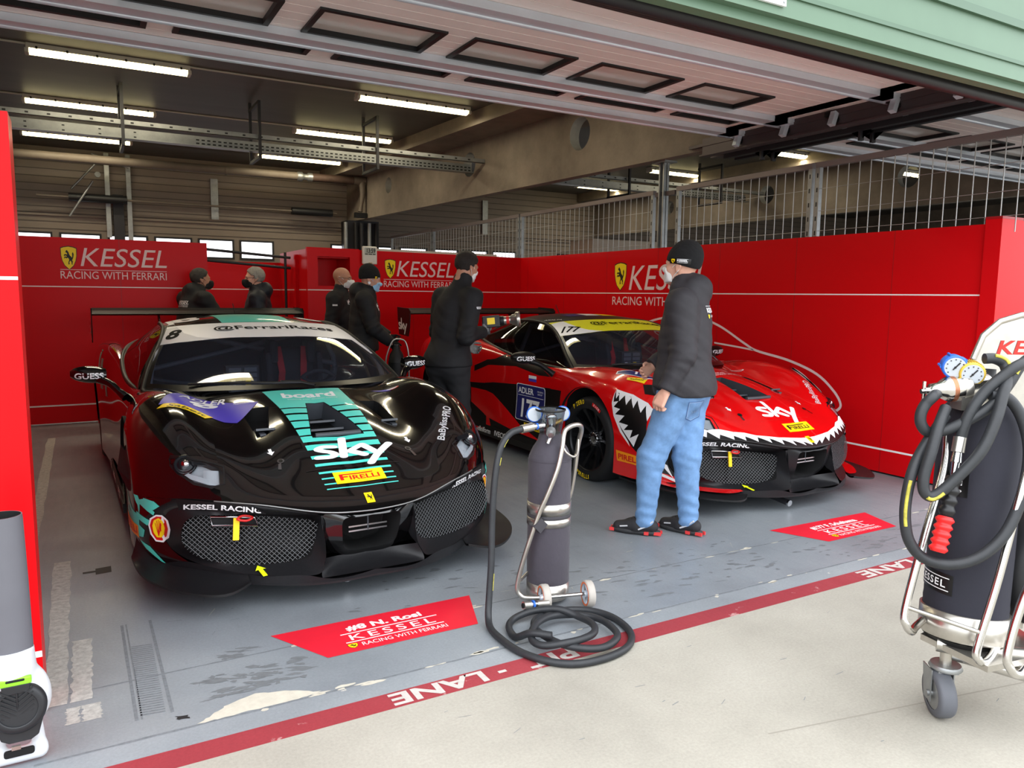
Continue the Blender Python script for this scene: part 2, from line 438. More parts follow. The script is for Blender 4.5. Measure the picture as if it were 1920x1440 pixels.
for i in range(46):
    x = rr.uniform(.8,4.2); y = rr.uniform(1.0,2.4); a = rr.uniform(-.2,.5); l = rr.uniform(.005,.05); t = rr.uniform(.001,.003)
    blob([(x,y),(x+math.cos(a)*l,y+math.sin(a)*l),(x+math.cos(a)*l,y+math.sin(a)*l+t),(x,y+t)], M_MARK, .0007)
M_JOINT = mat('slab joint', (140, 135, 124), .9)
blob([(2.0,1.70),(6.0,.9),(6.0,.892),(2.0,1.694)], M_JOINT, .0005)
f.obj('floor', kind='structure')

# ================================================================ ceiling, beams, walls
c = MB(); ZC = 4.1
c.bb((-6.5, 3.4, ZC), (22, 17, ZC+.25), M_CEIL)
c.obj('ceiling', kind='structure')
def beam(name, x0, y0, x1, y1, wd, zb, holes, flange=.6):
    """concrete beam from (x0,y0) to (x1,y1): web with round holes, flange under the slab"""
    d = Vector((x1-x0, y1-y0, 0)); Ln = d.length; d.normalize(); nrm = Vector((-d.y, d.x, 0)); up = Vector((0, 0, 1))
    b = MB(); o = Vector((x0, y0, zb)); H = ZC-zb
    # web faces with holes: build as strips round each hole
    def web(side):
        base = o+nrm*(wd/2*side)
        spans = []; cur = 0
        for (s, zz, r) in holes: spans.append((cur, s-r*1.25)); cur = s+r*1.25
        spans.append((cur, Ln))
        for a, e in spans:
            q = [base+d*a, base+d*e, base+d*e+up*H, base+d*a+up*H]
            b.add(q, [(0,1,2,3) if side < 0 else (3,2,1,0)], M_CONC)
        for (s, zz, r) in holes:
            n = 32; rim = [base+d*(s+r*math.cos(2*PI*i/n))+up*(zz+r*math.sin(2*PI*i/n)) for i in range(n)]
            out = []
            for i in range(n):
                cx, sx = math.cos(2*PI*i/n), math.sin(2*PI*i/n); k = 1/max(abs(cx), abs(sx))
                hh = (H-zz) if sx > 0 else zz
                tx = cx*k*r*1.25; tz = sx*k*hh
                out.append(base+d*(s+tx)+up*(zz+tz))
            for i in range(n):
                j = (i+1) % n; fq = (0,1,2,3) if side < 0 else (3,2,1,0)
                b.add([rim[j], rim[i], out[i], out[j]], [fq[::-1]], M_CONC)
    web(1); web(-1)
    for (s, zz, r) in holes:
        n = 32; V = []
        for sd in (-1, 1):
            for i in range(n): V.append(o+nrm*(wd/2*sd)+d*(s+r*math.cos(2*PI*i/n))+up*(zz+r*math.sin(2*PI*i/n)))
        b.add(V, [(i, (i+1) % n, n+(i+1) % n, n+i) for i in range(n)], M_SLEEVE, True)
    q = [o-nrm*wd/2, o+nrm*wd/2, o+nrm*wd/2+d*Ln, o-nrm*wd/2+d*Ln]
    b.add(q, [(0,1,2,3)], M_CONC)
    for e in (0, Ln):
        q = [o+d*e-nrm*wd/2, o+d*e+nrm*wd/2, o+d*e+nrm*wd/2+up*H, o+d*e-nrm*wd/2+up*H]; b.add(q, [(0,1,2,3)], M_CONC)
    b.box(o+d*Ln/2+up*(H-.10), (Ln, wd+2*flange, .2), M_CONC, Matrix.Rotation(math.atan2(d.y, d.x), 3, 'Z'))
    return b.obj(name, kind='structure')
M_SLEEVE = mat('grey concrete sleeve', (150, 148, 140), .8, noise=.2, nscale=6)
beam('concrete_beam', 6.03, 4.6, 5.27, 16.6, .15, 3.05, [(3.776, .53, .21), (6.63, .52, .19), (9.79, .55, .15)])
beam('concrete_beam', 12.36, 4.2, 11.96, 16.6, .15, 3.05, [(3.856, .5, .19), (6.8, .5, .18), (9.6, .5, .15)])
beam('concrete_beam', -1.7, 4.2, -2.0, 16.6, .34, 3.05, [])

M_BDOOR = mat('back door panel', (132, 120, 108), .6, noise=.08, nscale=2)
M_BDOORD = mat('back door seam', (92, 84, 76), .7)
M_BFRAME = mat('window frame black', (24, 24, 26), .5)
bw = MB(); YB = 16.6; wz0, wz1 = 2.20, 2.53
wins = []
x = -1.05
while x < 12:
    wins.append((x, x+.62)); x += .80 if (len(wins) % 6) else 1.9
def xz(x0, x1, z0, z1, m, y=YB): bw.add([(x0,y,z0),(x1,y,z0),(x1,y,z1),(x0,y,z1)], [(0,1,2,3)], m)
xz(-6.5, 22, 0, wz0, M_BDOOR); xz(-6.5, 22, wz1, ZC, M_BDOOR)
cur = -6.5
for a, e in wins: xz(cur, a, wz0, wz1, M_BDOOR); cur = e
xz(cur, 22, wz0, wz1, M_BDOOR)
z = 2.62
while z < ZC: bw.bb((-6.5, YB-.012, z), (22, YB, z+.012), M_BDOORD); z += .135
for k in range(1, 16): bw.bb((-6.5, YB-.012, k*.135), (22, YB, k*.135+.012), M_BDOORD)
for zr in (2.86, 2.92): bw.bb((-6.5, YB-.05, zr), (22, YB-.01, zr+.035), M_BDOOR)
for xs in (2.45, 8.6): bw.bb((xs-.07, YB-.06, 2.95), (xs+.07, YB-.01, 3.75), M_GALV)
bw.obj('wall_back', kind='structure')
for i, (a, e) in enumerate(wins):
    wf = MB(); t = .035
    for lo, hi in (((a-t, wz0-t), (e+t, wz0)), ((a-t, wz1), (e+t, wz1+t)), ((a-t, wz0), (a, wz1)), ((e, wz0), (e+t, wz1))):
        wf.bb((lo[0], YB-.03, lo[1]), (hi[0], YB+.02, hi[1]), M_BFRAME)
    wf.add([(a,YB+.01,wz0),(e,YB+.01,wz0),(e,YB+.01,wz1),(a,YB+.01,wz1)], [(0,1,2,3)], glass_mat('window pane', (250, 244, 244)))
    wf.obj('window_%d' % (i+1), kind='structure')
# black columns at the back with cable conduit
col = MB(); col.bb((5.05, 16.1, 0), (5.75, 16.55, 3.05), M_DSTEEL)
for xx, m in ((4.98, M_GALV), (5.2, M_RUB), (5.33, M_DSTEEL), (5.5, M_GALV), (5.66, M_RUB)): col.cyl((xx, 16.0, 0), (xx, 16.0, 3.0), .045, m, n=10)
col.obj('column_back', kind='structure')
col = MB(); col.bb((.62, 16.42, 0), (.80, 16.56, 3.3), M_DSTEEL)
col.bb((.5, 16.42, 2.5), (.58, 16.5, 4.05), M_GALV); col.bb((.86, 16.42, 2.45), (.94, 16.5, 4.05), M_GALV)
col.obj('column_back', kind='structure')
lw = MB(); lw.bb((-1.0, 3.2, 0), (-.95, 17, 2.07), M_RED); lw.bb((-6.5, 3, 0), (-6.4, 17, ZC), M_CONC); lw.obj('wall_left', kind='structure')
rw = MB(); rw.bb((21.9, 3, 0), (22, 17, ZC), M_CONC); rw.obj('wall_far', kind='structure')

# ---- red partition boards
def rboard(mb, a, b, z0, z1, th, seams=(), lines=True, mred=None):
    """board from a to b (xy); visible face is on the side that looks to the camera (origin)"""
    mred = mred or M_RED
    a = Vector((*a, 0)); b = Vector((*b, 0)); d = (b-a); Ln = d.length; d.normalize(); n = Vector((d.y, -d.x, 0))
    if n.dot(-a) < 0: n = -n
    ang = math.atan2(d.y, d.x); rot = Matrix.Rotation(ang, 3, 'Z')
    mb.box((a+b)/2-n*th/2+Vector((0,0,(z0+z1)/2)), (Ln, th, z1-z0), mred, rot)
    if lines:
        for zl, h in ((1.537, .011), (.213, .016)):
            mb.box((a+b)/2+n*.0008+Vector((0,0,zl)), (Ln, .0016, h), M_WHITE, rot)
    for s in seams: mb.box(a+d*s+n*.0004+Vector((0,0,(z0+z1)/2)), (.005, .0012, z1-z0), M_REDEDGE, rot)
    return a, d, n
wr = MB()
XR = 5.95
rboard(wr, (XR, 10.24), (XR, 3.28), .015, 2.068, .05, [10.24-(4.02+k) for k in range(7)])
U = (0, -1, 0); W = (0, 0, 1)   # reading direction on the right wall
paint(wr, shield(.25, .36), (XR, 7.73, 1.745), U, W)
wr.flat(*text2('KESSEL', 1.36, .30, shear=.22, align='L'), (XR, 7.555, 1.575), U, W, M_LOGOW, .001)
wr.flat(*text2('RACING WITH FERRARI', 1.70, .105, align='L'), (XR, 7.885, 1.39), U, W, M_LOGOW, .001)
# line drawing of a car on the wall
def wline(pts, r=.012, k=8):
    P = crom([Vector((y, z, 0)) for y, z in pts], k); Lf = []; Rt = []
    for i, p in enumerate(P):
        t = P[min(i+1, len(P)-1)]-P[max(i-1, 0)]; t /= np.linalg.norm(t); nn = np.array([-t[1], t[0], 0])*r
        Lf.append(p+nn); Rt.append(p-nn)
    wr.add([(XR-.0012, q[0], q[1]) for q in Lf]+[(XR-.0012, q[0], q[1]) for q in Rt], [(i, i+1, len(P)+i+1, len(P)+i) for i in range(len(P)-1)], M_LOGOW)
CARLINE = []   # filled below
for pts in (((7.4,1.13),(6.9,1.25),(6.35,1.27),(6.0,1.20),(5.62,1.03),(5.45,.965),(5.05,.90),(4.72,.80),(4.52,.66),(4.44,.55),(4.47,.49),(4.56,.45)),
            ((6.05,1.01),(5.75,.99),(5.5,.97)), ((5.0,.83),(4.86,.77),(4.66,.63),(4.72,.68),(4.87,.765),(5.0,.83))):
    wline(pts, .009 if len(pts) < 8 else .012)
wr.obj('wall_right', kind='structure')
wbk = MB(); YP = 9.8
rboard(wbk, (-.95, YP), (1.345, YP), .015, 2.075, .05, [.95+.41])
UX = (1, 0, 0)
paint(wbk, shield(.16, .265), (-.09, YP, 1.852), UX, W)
wbk.flat(*text2('KESSEL', .88, .205, shear=.22, align='L'), (.02, YP, 1.765), UX, W, M_LOGOW, .001)
wbk.flat(*rect2(-.178, 1.722, .895, 1.728), (0, YP, 0), UX, W, M_LOGOW, .001)
wbk.flat(*text2('RACING WITH FERRARI', 1.07, .085, align='L'), (-.178, YP, 1.625), UX, W, M_LOGOW, .001)
# recessed passage boards
rboard(wbk, (1.2, 11.45), (2.9, 11.45), .015, 1.93, .05)
rboard(wbk, (2.54, 9.86), (2.56, 11.4), .015, 2.06, .05)
# niche board with opening
A = Vector((2.54, 9.8, 0)); B = Vector((3.25, 9.87, 0)); dn = (B-A).normalized(); L1 = (B-A).length; rz = Matrix.Rotation(math.atan2(dn.y, dn.x), 3, 'Z')
def nb(s0, s1, z0, z1, y0=0, y1=.05, m=M_RED): 
    nn = Vector((-dn.y, dn.x, 0)); wbk.box(A+dn*(s0+s1)/2+nn*((y0+y1)/2)+Vector((0,0,(z0+z1)/2)), (s1-s0, y1-y0, z1-z0), m, rz)
nb(0, L1, 1.97, 2.08); nb(0, L1, .015, 1.58); nb(0, .14, 1.58, 1.97); nb(.58, L1, 1.58, 1.97); nb(0, L1, 1.2, 2.0, .45, .5); nb(.12,.14,1.58,1.97,.05,.45); nb(.58,.60,1.58,1.97,.05,.45); nb(.12,.6,1.95,1.97,.05,.45); nb(.12,.6,1.575,1.59,.05,.45)
nb(0, L1, 1.531, 1.543, -.0016, 0, M_WHITE)
# middle board with lettering
a, d, n = rboard(wbk, (3.25, 9.87), (XR, 10.24), .015, 2.07, .05, [.82, 2.25])
wbk.box((a+Vector((XR, 10.24, 0)))/2+Vector((-.2,0,2.085)), (2.2, .05, .03), mat('pale capping', (196, 190, 176), .6), Matrix.Rotation(math.atan2(d.y, d.x), 3, 'Z'))
o = Vector((3.25, 9.87, 0))
paint(wbk, shield(.17, .27), o+d*.46+Vector((0,0,1.835)), d, W)
wbk.flat(*text2('KESSEL', .93, .215, shear=.22, align='L'), o+d*.56+Vector((0,0,1.735)), d, W, M_LOGOW, .001)
wbk.flat(*rect2(.36, 1.69, 1.50, 1.696), o, d, W, M_LOGOW, .001)
wbk.flat(*text2('RACING WITH FERRARI', 1.13, .085, align='L'), o+d*.36+Vector((0,0,1.59)), d, W, M_LOGOW, .001)
wbk.obj('wall_inner', kind='structure')
# front posts of the partition
fp = MB(); fp.bb((-1.6, 3.03, .005), (-.178, 3.20, 2.075), M_RED)
for zl, h in ((1.537, .011), (.222, .022)): fp.bb((-1.6, 3.0285, zl-h/2), (-.178, 3.03, zl+h/2), M_WHITE)
fp.obj('wall_front_left', kind='structure')
fp = MB(); fp.bb((5.93, 3.16, .005), (8.5, 3.28, 2.115), M_RED); fp.bb((5.926, 3.158, 2.10), (8.5, 3.282, 2.118), M_REDEDGE)
fp.obj('wall_front_right', kind='structure')
# black strip painted in as the shadow in the gap under right boards
sk = MB(); sk.bb((5.96, 3.3, 0), (6.0, 10.2, .02), M_RUB); sk.obj('shadow_gap_right', kind='structure')

# ================================================================ overhead sectional door, lifted under the ceiling
dm = MB(); ZD = 3.14
M_DOOR = mat('door inner skin', (240, 230, 226), .42, noise=.04, nscale=5)
M_DGROOVE = mat('door skin groove', (232, 222, 218), .5)
M_FOAM = mat('torn foam edge', (214, 168, 84), .9, noise=.3, nscale=40)
def sect(x0, x1, y0, y1, z, wn, name, first):
    """one door leaf lying flat: sections between bars with window cut-outs"""
    dm = MB()
    bars = [y1, 5.13, 4.02]
    cuts = wn
    # skin as rectangles around windows (windows listed per band)
    edges = [(y0, 4.02, []), (4.02, 5.13, cuts[1]), (5.13, y1, cuts[0])]
    for ya, yb, ws in edges:
        if not ws: dm.add([(x0,ya,z),(x0,yb,z),(x1,yb,z),(x1,ya,z)], [(0,1,2,3)], M_DOOR); continue
        wy0, wy1 = ws[0][2], ws[0][3]
        for q0, q1 in ((ya, wy0), (wy1, yb)): dm.add([(x0,q0,z),(x0,q1,z),(x1,q1,z),(x1,q0,z)], [(0,1,2,3)], M_DOOR)
        cur = x0
        for (wa, we, _, _) in ws: dm.add([(cur,wy0,z),(cur,wy1,z),(wa,wy1,z),(wa,wy0,z)], [(0,1,2,3)], M_DOOR); cur = we
        dm.add([(cur,wy0,z),(cur,wy1,z),(x1,wy1,z),(x1,wy0,z)], [(0,1,2,3)], M_DOOR)
    # grooves
    for yy in np.arange(y0+.12, y1, .125):
        if any(abs(yy-q) < .09 for q in (4.02, 5.13, y1)): continue
        segs = [(x0, x1)]
        for ws in cuts:
            if ws and ws[0][2]-.03 < yy < ws[0][3]+.03:
                segs = []; cur = x0
                for (wa, we, _, _) in ws: segs.append((cur, wa-.04)); cur = we+.04
                segs.append((cur, x1))
        for sa, sb in segs: dm.bb((sa, yy-.004, z-.0015), (sb, yy+.004, z), M_DGROOVE)
    # window frames and panes
    for ws in cuts:
        for (wa, we, ya, yb) in ws:
            t = .035
            for lo, hi in (((wa-t, ya-t), (we+t, ya)), ((wa-t, yb), (we+t, yb+t)), ((wa-t, ya), (wa, yb)), ((we, ya), (we+t, yb))):
                dm.bb((lo[0], lo[1], z-.014), (hi[0], hi[1], z+.03), M_BFRAME)
            dm.add([(wa,ya,z+.02),(wa,yb,z+.02),(we,yb,z+.02),(we,ya,z+.02)], [(0,1,2,3)], M_PANE)
    # bars: C-profile with rounded edge
    for yb_, wd in ((y1-.05, .13), (5.08, .15), (4.02, .12)):
        dm.bb((x0, yb_-wd/2, z-.05), (x1, yb_+wd/2, z-.002), M_ALU)
        dm.cyl((x0, yb_+wd/2-.005, z-.045), (x1, yb_+wd/2-.005, z-.045), .018, M_ALU, n=10)
    dm.bb((x0, y0, z+.03), (x1, y1, z+.06), M_DSTEEL)
    # peeling foam along the middle bar
    rr = random.Random(11+int(x0))
    for i in range(70):
        xx = rr.uniform(x0, x0+4.6); ww = rr.uniform(.03, .11); dep = rr.uniform(.006, .03)
        if rr.random() < .06: dep += .04
        dm.add([(xx, 5.165, z-.012), (xx+ww*.3, 5.165-dep*.4, z-.02-dep*.3), (xx+ww, 5.165-dep*.2, z-.02), (xx+ww, 5.175, z-.01)], [(0,1,2,3)], M_FOAM)
    return dm.obj(name, kind='structure')
M_PANE = mat('milky acrylic pane', (205, 198, 190), .18, noise=.1, nscale=2)
wnA = [(-.42, .40, 5.28, 5.42), (.62, 1.40, 5.28, 5.42), (1.64, 2.44, 5.28, 5.42), (2.68, 3.46, 5.28, 5.42), (3.70, 4.5, 5.28, 5.42), (4.74, 5.4, 5.28, 5.42)]
wnB = [(-.75, .05, 4.58, 4.98), (.30, 1.05, 4.58, 4.98), (1.32, 2.06, 4.58, 4.98), (2.32, 3.05, 4.58, 4.98), (3.32, 4.02, 4.58, 4.98), (4.30, 5.0, 4.58, 4.98)]
sect(-1.3, 5.72, 3.1, 5.72, ZD, [wnA, wnB], 'door_1', True)
sh = 6.55
sect(-1.3+sh+.3, 5.72+sh, 3.1, 5.72, ZD, [[(a+sh, b+sh, c_, d_) for a, b, c_, d_ in wnA[1:]], [(a+sh, b+sh, c_, d_) for a, b, c_, d_ in wnB[1:]]], 'door_2', False)
# door track on the right, with roller brackets
def track(x, name):
    t = MB()
    t.bb((x-.012, 3.0, ZD-.16), (x+.012, 6.2, ZD+.02), M_BROWN); t.bb((x-.05, 3.0, ZD-.165), (x+.05, 6.2, ZD-.15), M_BROWN); t.bb((x+.10, 3.0, ZD-.2), (x+.16, 6.0, ZD-.08), M_DSTEEL)
    t.bb((x-.02, 3.0, ZD-.06), (x+.06, 6.4, ZD-.03), M_BROWN)
    for yy in (3.45, 3.98, 4.55, 5.08, 5.66):
        t.box((x-.06, yy, ZD-.09), (.05, .05, .12), M_ALU, Matrix.Rotation(.35, 3, 'Y')); t.cyl((x-.03, yy, ZD-.09), (x+.03, yy, ZD-.09), .03, M_RUB, n=12)
        t.bb((x-.05, yy+.05, ZD-.06), (x+.0, yy+.10, ZD-.02), M_RUB)
    for yy in (4.4, 5.5):
        t.add([(x+.13,yy-.1,ZD-.2),(x+.13,yy+.1,ZD-.2),(x+.13,yy,ZD-.27)], [(0,1,2),(2,1,0)], M_DSTEEL)
        t.bb((x+.1, yy-.012, ZD-.28), (x+.15, yy+.012, ZD+.9), M_DSTEEL)
    t.obj(name, kind='structure')
track(5.82, 'trim_1')
track(5.98, 'trim_2')
# green lintel above the opening with rubber seal
lt = MB()
lt.bb((-8, 2.44, 2.66), (24, 2.50, 2.72), M_GREEN); lt.bb((-8, 2.40, 2.70), (24, 2.46, 4.5), M_GREEN)
lt.bb((-8, 2.39, 2.78), (24, 2.40, 2.80), mat('green fold', (72, 99, 77), .45)); lt.bb((-8, 2.38, 2.96), (24, 2.40, 3.0), MATS['green fold']); lt.bb((-8, 2.385, 3.2), (24, 2.40, 3.22), MATS['green fold'])
lt.bb((-8, 2.50, 2.70), (24, 2.56, 3.4), mat('grey lintel soffit', (150, 146, 132), .7, noise=.1))
lt.bb((-8, 2.3, 3.4), (24, 3.5, 4.6), MATS['grey lintel soffit'])
lt.obj('trim_3', kind='structure')
rs = MB()
for k, (yy, zz, r) in enumerate(((2.60, 2.684, .036), (2.68, 2.718, .034), (2.76, 2.757, .032))):
    rs.tube([(x_, yy, zz+.012*math.sin(x_*.9+k)) for x_ in np.linspace(-8, 12, 60)], r, M_RUB, 10)
rs.obj('trim_4', kind='structure')
# ================================================================ ceiling lights
def make_light(x0, y0, label, ln=1.62):
    t = thing('ceiling_light', label, 'light', (x0, y0, ZC), group='fluorescent batten lights under the ceiling')
    h = MB(); h.bb((0, -.085, -.055), (ln, .085, 0), M_LAMPH)
    for k in range(6): h.bb((.1+k*(ln-.2)/5-.012, -.092, -.06), (.1+k*(ln-.2)/5+.012, .092, -.03), M_RUB)
    h.obj('housing', t, bevel=.008)
    d = MB(); P = []
    for q in np.linspace(0, PI, 9): P.append((-math.cos(q)*.078, -.055-math.sin(q)*.05))
    n = len(P); V = [(.03, p[0], p[1]) for p in P]+[(ln-.03, p[0], p[1]) for p in P]
    d.add(V, [(i, i+1, n+i+1, n+i) for i in range(n-1)], M_TUBE, True); d.add(V, [tuple(range(n)), tuple(range(2*n-1, n-1, -1))], M_LAMPH)
    d.obj('diffuser', t)
    for a in (0, ln):
        e = MB(); e.bb((a-.012 if a == 0 else a-.03, -.082, -.10), (a+.03 if a == 0 else a+.012, .082, -.05), M_LAMPH); e.obj('end_cap', t, bevel=.01)
    return t
LIGHTS = [(-.38, 9.9, 'front left batten light, long and closest to the lifted door'), (3.25, 9.9, 'front right batten light between the lifted door and the concrete beam'),
    (-.55, 12.42, 'middle left batten light, crossed by the first black tray hanger'), (3.05, 12.42, 'middle right batten light, crossed by the tray hanger nearest the beam'),
    (-.72, 15.0, 'rear left batten light, seen just under the left end of the cable tray'), (2.97, 15.0, 'rear right batten light, seen just under the middle of the cable tray'),
    (10.2, 9.66, 'batten light in the next garage nearest its lifted door'), (10.15, 12.35, 'middle batten light in the next garage, behind the steel post'), (10.15, 14.95, 'farthest batten light in the next garage, over its cable tray'),
    (-.3, 7.5, 'batten light above the black car, hidden behind the lifted door'), (3.3, 7.5, 'batten light above the red car, hidden behind the lifted door'), (14.3, 9.8, 'batten light two garages away, seen through a beam hole')]
def lamp_glow(x, y, e=21):
    l = bpy.data.lights.new('batten_glow', 'AREA'); l.shape = 'RECTANGLE'; l.size = 1.5; l.size_y = .12; l.energy = e; l.color = (1., .90, .70)
    o = bpy.data.objects.new('batten_glow', l); COL.objects.link(o); o.location = (x+.81, y, ZC-.125)
for x_, y_, lb in LIGHTS: make_light(x_, y_, lb); lamp_glow(x_, y_)
cw = MB()
for y_ in (9.9, 12.42, 15.0):
    cw.cyl((-.8, y_-.06, ZC-.012), (4.6, y_-.06, ZC-.012), .012, M_LAMPH, n=6)
tag(cw.obj('cable_conduit'), 'thin pale conduits running between the ceiling lights', 'conduit')

# ================================================================ cable tray with brackets
def tray(x0, x1, yc, zc, name, label, holes_from=None):
    t = thing(name, label, 'cable tray', (x0, yc, zc)); L_ = x1-x0
    m = MB()
    m.bb((0, -.30, .10), (L_, -.29, .16), M_GALV); m.bb((0, -.30, .10), (L_, -.24, .105), M_GALV)
    for k in range(int(L_/.22)): m.bb((.1+k*.22, -.302, .12), (.135+k*.22, -.2995, .14), M_RUB)
    m.obj('near_rail', t)
    m = MB(); m.bb((0, .20, .01), (L_, .21, .15), M_GALV); m.bb((0, .06, .003), (L_, .21, .012), M_GALV)
    a = .0 if holes_from is None else holes_from
    for k in range(int((L_-a)/.07)):
        for dz in (.045, .09): m.bb((a+.05+k*.07, .1965, dz), (a+.09+k*.07, .2005, dz+.018), M_RUB)
    for k in range(int(a/.4)):
        for dz in (.045, .105): m.bb((.1+k*.4, .1965, dz), (.13+k*.4, .2005, dz+.015), M_RUB)
    m.obj('far_rail', t)
    return t
TRAY1 = tray(-1.0, 5.55, 11.0, 3.42, 'cable_tray', 'perforated galvanised cable tray crossing the garage below the ceiling', 2.4)
TRAY2 = tray(7.0, 11.9, 11.2, 3.42, 'cable_tray', 'galvanised cable tray crossing the next garage beyond the mesh fence', 3.0)
def bracket(tr, x):
    b = MB(); x0, y0, z0 = tr.location; x -= x0
    for dy in (-.34, .27): b.bb((x-.018, dy-.018, -.14), (x+.018, dy+.018, .58 if dy < 0 else ZC-z0), M_DSTEEL)
    b.bb((x-.018, -.36, -.15), (x+.018, .3, -.115), M_DSTEEL); b.bb((x-.018, -.36, .55), (x+.018, .3, .59), M_DSTEEL)
    b.obj('hanger', tr)
for x_ in (.55, 2.17, 3.8): bracket(TRAY1, x_)
for x_ in (8.5, 10.7): bracket(TRAY2, x_)

# ================================================================ pipe and door shaft at the back
t = thing('duct_pipe', 'long pale pipe with dark sleeve across the back of the garage', 'pipe', (0, 15.5, 3.77))
M_PIPE = mat('grimy pipe', (104, 94, 84), .6, noise=.15, nscale=3)
m = MB(); m.cyl((-1.2, 0, 0), (3.95, 0, .02), .078, M_PIPE, n=16)
for xx in (1.6, 2.5): m.cyl((xx, 0, .01), (xx+.03, 0, .01), .085, M_PIPE, n=16)
m.obj('pipe', t)
m = MB(); m.lathe([(.078,0),(.092,.02),(.092,.1),(.06,.12),(.06,.2),(.086,.22),(.086,.3)], (3.85,0,.02), (1,0,0), M_GALV, 14); m.obj('coupling', t)
m = MB(); m.cyl((4.15, 0, .02), (5.0, 0, .03), .082, mat('rusty sleeve', (70, 52, 44), .7, noise=.2), n=14); m.obj('sleeve', t)
m = MB(); m.cyl((5.0, 0, .03), (5.25, 0, .03), .085, M_PIPE, n=14); m.tube([(5.18,-.02,.0),(5.18,-.05,-.2),(5.15,-.05,-.45),(5.12,-.05,-.6)], [.07,.06,.035,.05], M_PIPE, 10); m.bb((5.0,-.1,-.72),(5.25,0,-.62), M_RUB); m.obj('elbow_valve', t)
t = thing('torsion_shaft', 'thin door shaft with two black spring sleeves on the back door', 'door shaft', (0, 16.2, 3.18))
m = MB(); m.cyl((-.6, 0, 0), (4.85, 0, 0), .02, M_PIPE, n=8); m.obj('shaft', t)
for a, e in ((-.1, .85), (3.9, 4.75)): m = MB(); m.cyl((a, 0, 0), (e, 0, 0), .075, M_RUB, n=12); m.obj('spring_sleeve', t)
m = MB()
for a, b_ in (((-.05,0,.15),(.35,0,.62)), ((-.1,-.1,-.35),(.3,-.1,.30)), ((.9,0,.6),(.3,0,.8))): m.cyl(a, b_, .02, M_GALV, n=6)
m.cyl((.38,-.14,.42),(.38,-.1,.42),.05,M_GALV,n=12); m.obj('strut', t)
t = tag(MB().bb((7.1, 9.95, 0), (8.6, 10.6, 2.40), mat('cream cabinet', (176, 164, 146), .6, noise=.05)).obj('storage_cabinet', bevel=.01), 'cream storage cabinet behind the mesh fence in the next garage', 'cabinet')
m = MB()
for zz in (1.85, 1.99): m.cyl((1.36, 10.6, zz+.06), (2.52, 10.6, zz-.02), .018, M_DSTEEL, n=8)
for xx in (1.40, 2.45): m.cyl((xx, 10.6, 0), (xx, 10.6, 2.04), .018, M_DSTEEL, n=8)
tag(m.obj('rail_stand'), 'dark tube rail stand in the passage behind the red boards', 'rail')

# ================================================================ wire mesh fence on the right partition
M_WIRE = mat('fence wire', (178, 178, 176), .4, .6)
def fence(y0, y1, label, z0=2.0, z1=2.74, pitch=.115):
    t = thing('mesh_fence', label, 'fence', (XR+.02, y0, z0), group='wire mesh fence panels on the red partition')
    Ln = y1-y0; H_ = z1-z0
    m = MB(); m.bb((-.025, 0, H_-.05), (.025, Ln, H_), mat('fence rail grey', (122, 112, 110), .5, .3)); m.obj('top_rail', t)
    m = MB(); k = int(Ln/pitch)
    for i in range(1, k+1): m.cyl((0, i*Ln/(k+1), 0), (0, i*Ln/(k+1), H_-.03), .0045, M_WIRE, n=4, caps=False)
    for zz in (.12, .30, .50): m.cyl((-.006, 0, zz), (-.006, Ln, zz), .003, M_WIRE, n=4, caps=False)
    m.obj('wire_mesh', t)
    for yy in (.022, Ln-.022):
        m = MB(); m.bb((-.022, yy-.022, .07), (.022, yy+.022, H_-.05), M_GALV)
        for q in range(5): m.bb((-.0235, yy-.006, .08+q*.13), (-.0215, yy+.006, .12+q*.13), M_RUB)
        m.obj('post', t)
fence(2.98, 4.85, 'mesh fence panel nearest the red front post'); fence(4.89, 6.74, 'mesh fence panel between the slotted posts, above the lettering')
fence(7.14, 10.27, 'mesh fence panel just behind the steel post'); fence(10.31, 13.64, 'mesh fence panel beyond the corner of the red boards'); fence(13.68, 15.9, 'farthest mesh fence panel near the back columns')
m = MB(); m.bb((XR-.03, 6.93, 2.07), (XR+.05, 6.95, 3.03), M_GALV); m.bb((XR-.03, 7.0, 2.07), (XR+.05, 7.02, 3.03), M_GALV); m.bb((XR+.005, 6.93, 2.07), (XR+.015, 7.02, 3.03), M_GALV); m.bb((XR-.08, 6.86, 3.03), (XR+.1, 7.09, 3.05), M_GALV)
m.bb((XR+.0, 6.77, 2.66), (XR+.03, 7.11, 2.71), M_BROWN)
tag(m.obj('steel_post'), 'galvanised steel post from the red boards up to the concrete beam', 'post')

# ================================================================ wall clock
t = thing('wall_clock', 'white digital wall clock showing 13:59 above the inner red boards', 'clock', (3.28, 9.80, 1.885), .11)
m = MB(); m.bb((0, 0, 0), (.205, .045, .235), mat('clock case', (216, 212, 204), .5)); m.obj('case', t, bevel=.012)
m = MB(); m.flat(*poly2(rrect(.02, .12, .185, .215, .008)), (0, -.001, 0), (1,0,0), (0,0,1), mat('lcd grey', (172, 176, 166), .3)); 
m.flat(*tr2(text2('13:59', .125, .06, bold=.03), .115, .178), (0, -.002, 0), (1,0,0), (0,0,1), M_INK); 
for a, e in ((.03,.07),(.08,.13),(.14,.178)): m.flat(*rect2(a, .127, e, .138), (0,-.002,0), (1,0,0), (0,0,1), M_INK)
m.obj('display', t)
m = MB(); m.bb((.08,-.002,.012),(.13,.0,.022), mat('tan label', (170,150,90), .5)); m.obj('badge', t)
# sign plate on the lintel
m = MB(); m.bb((2.2, 2.385, 2.735), (2.68, 2.398, 3.05), mat('sign white', (235, 236, 236), .4)); m.cyl((2.665,2.38,2.75),(2.665,2.386,2.75),.006,M_GALV,n=8)
tag(m.obj('sign_plate'), 'white sign plate screwed to the green lintel', 'sign')
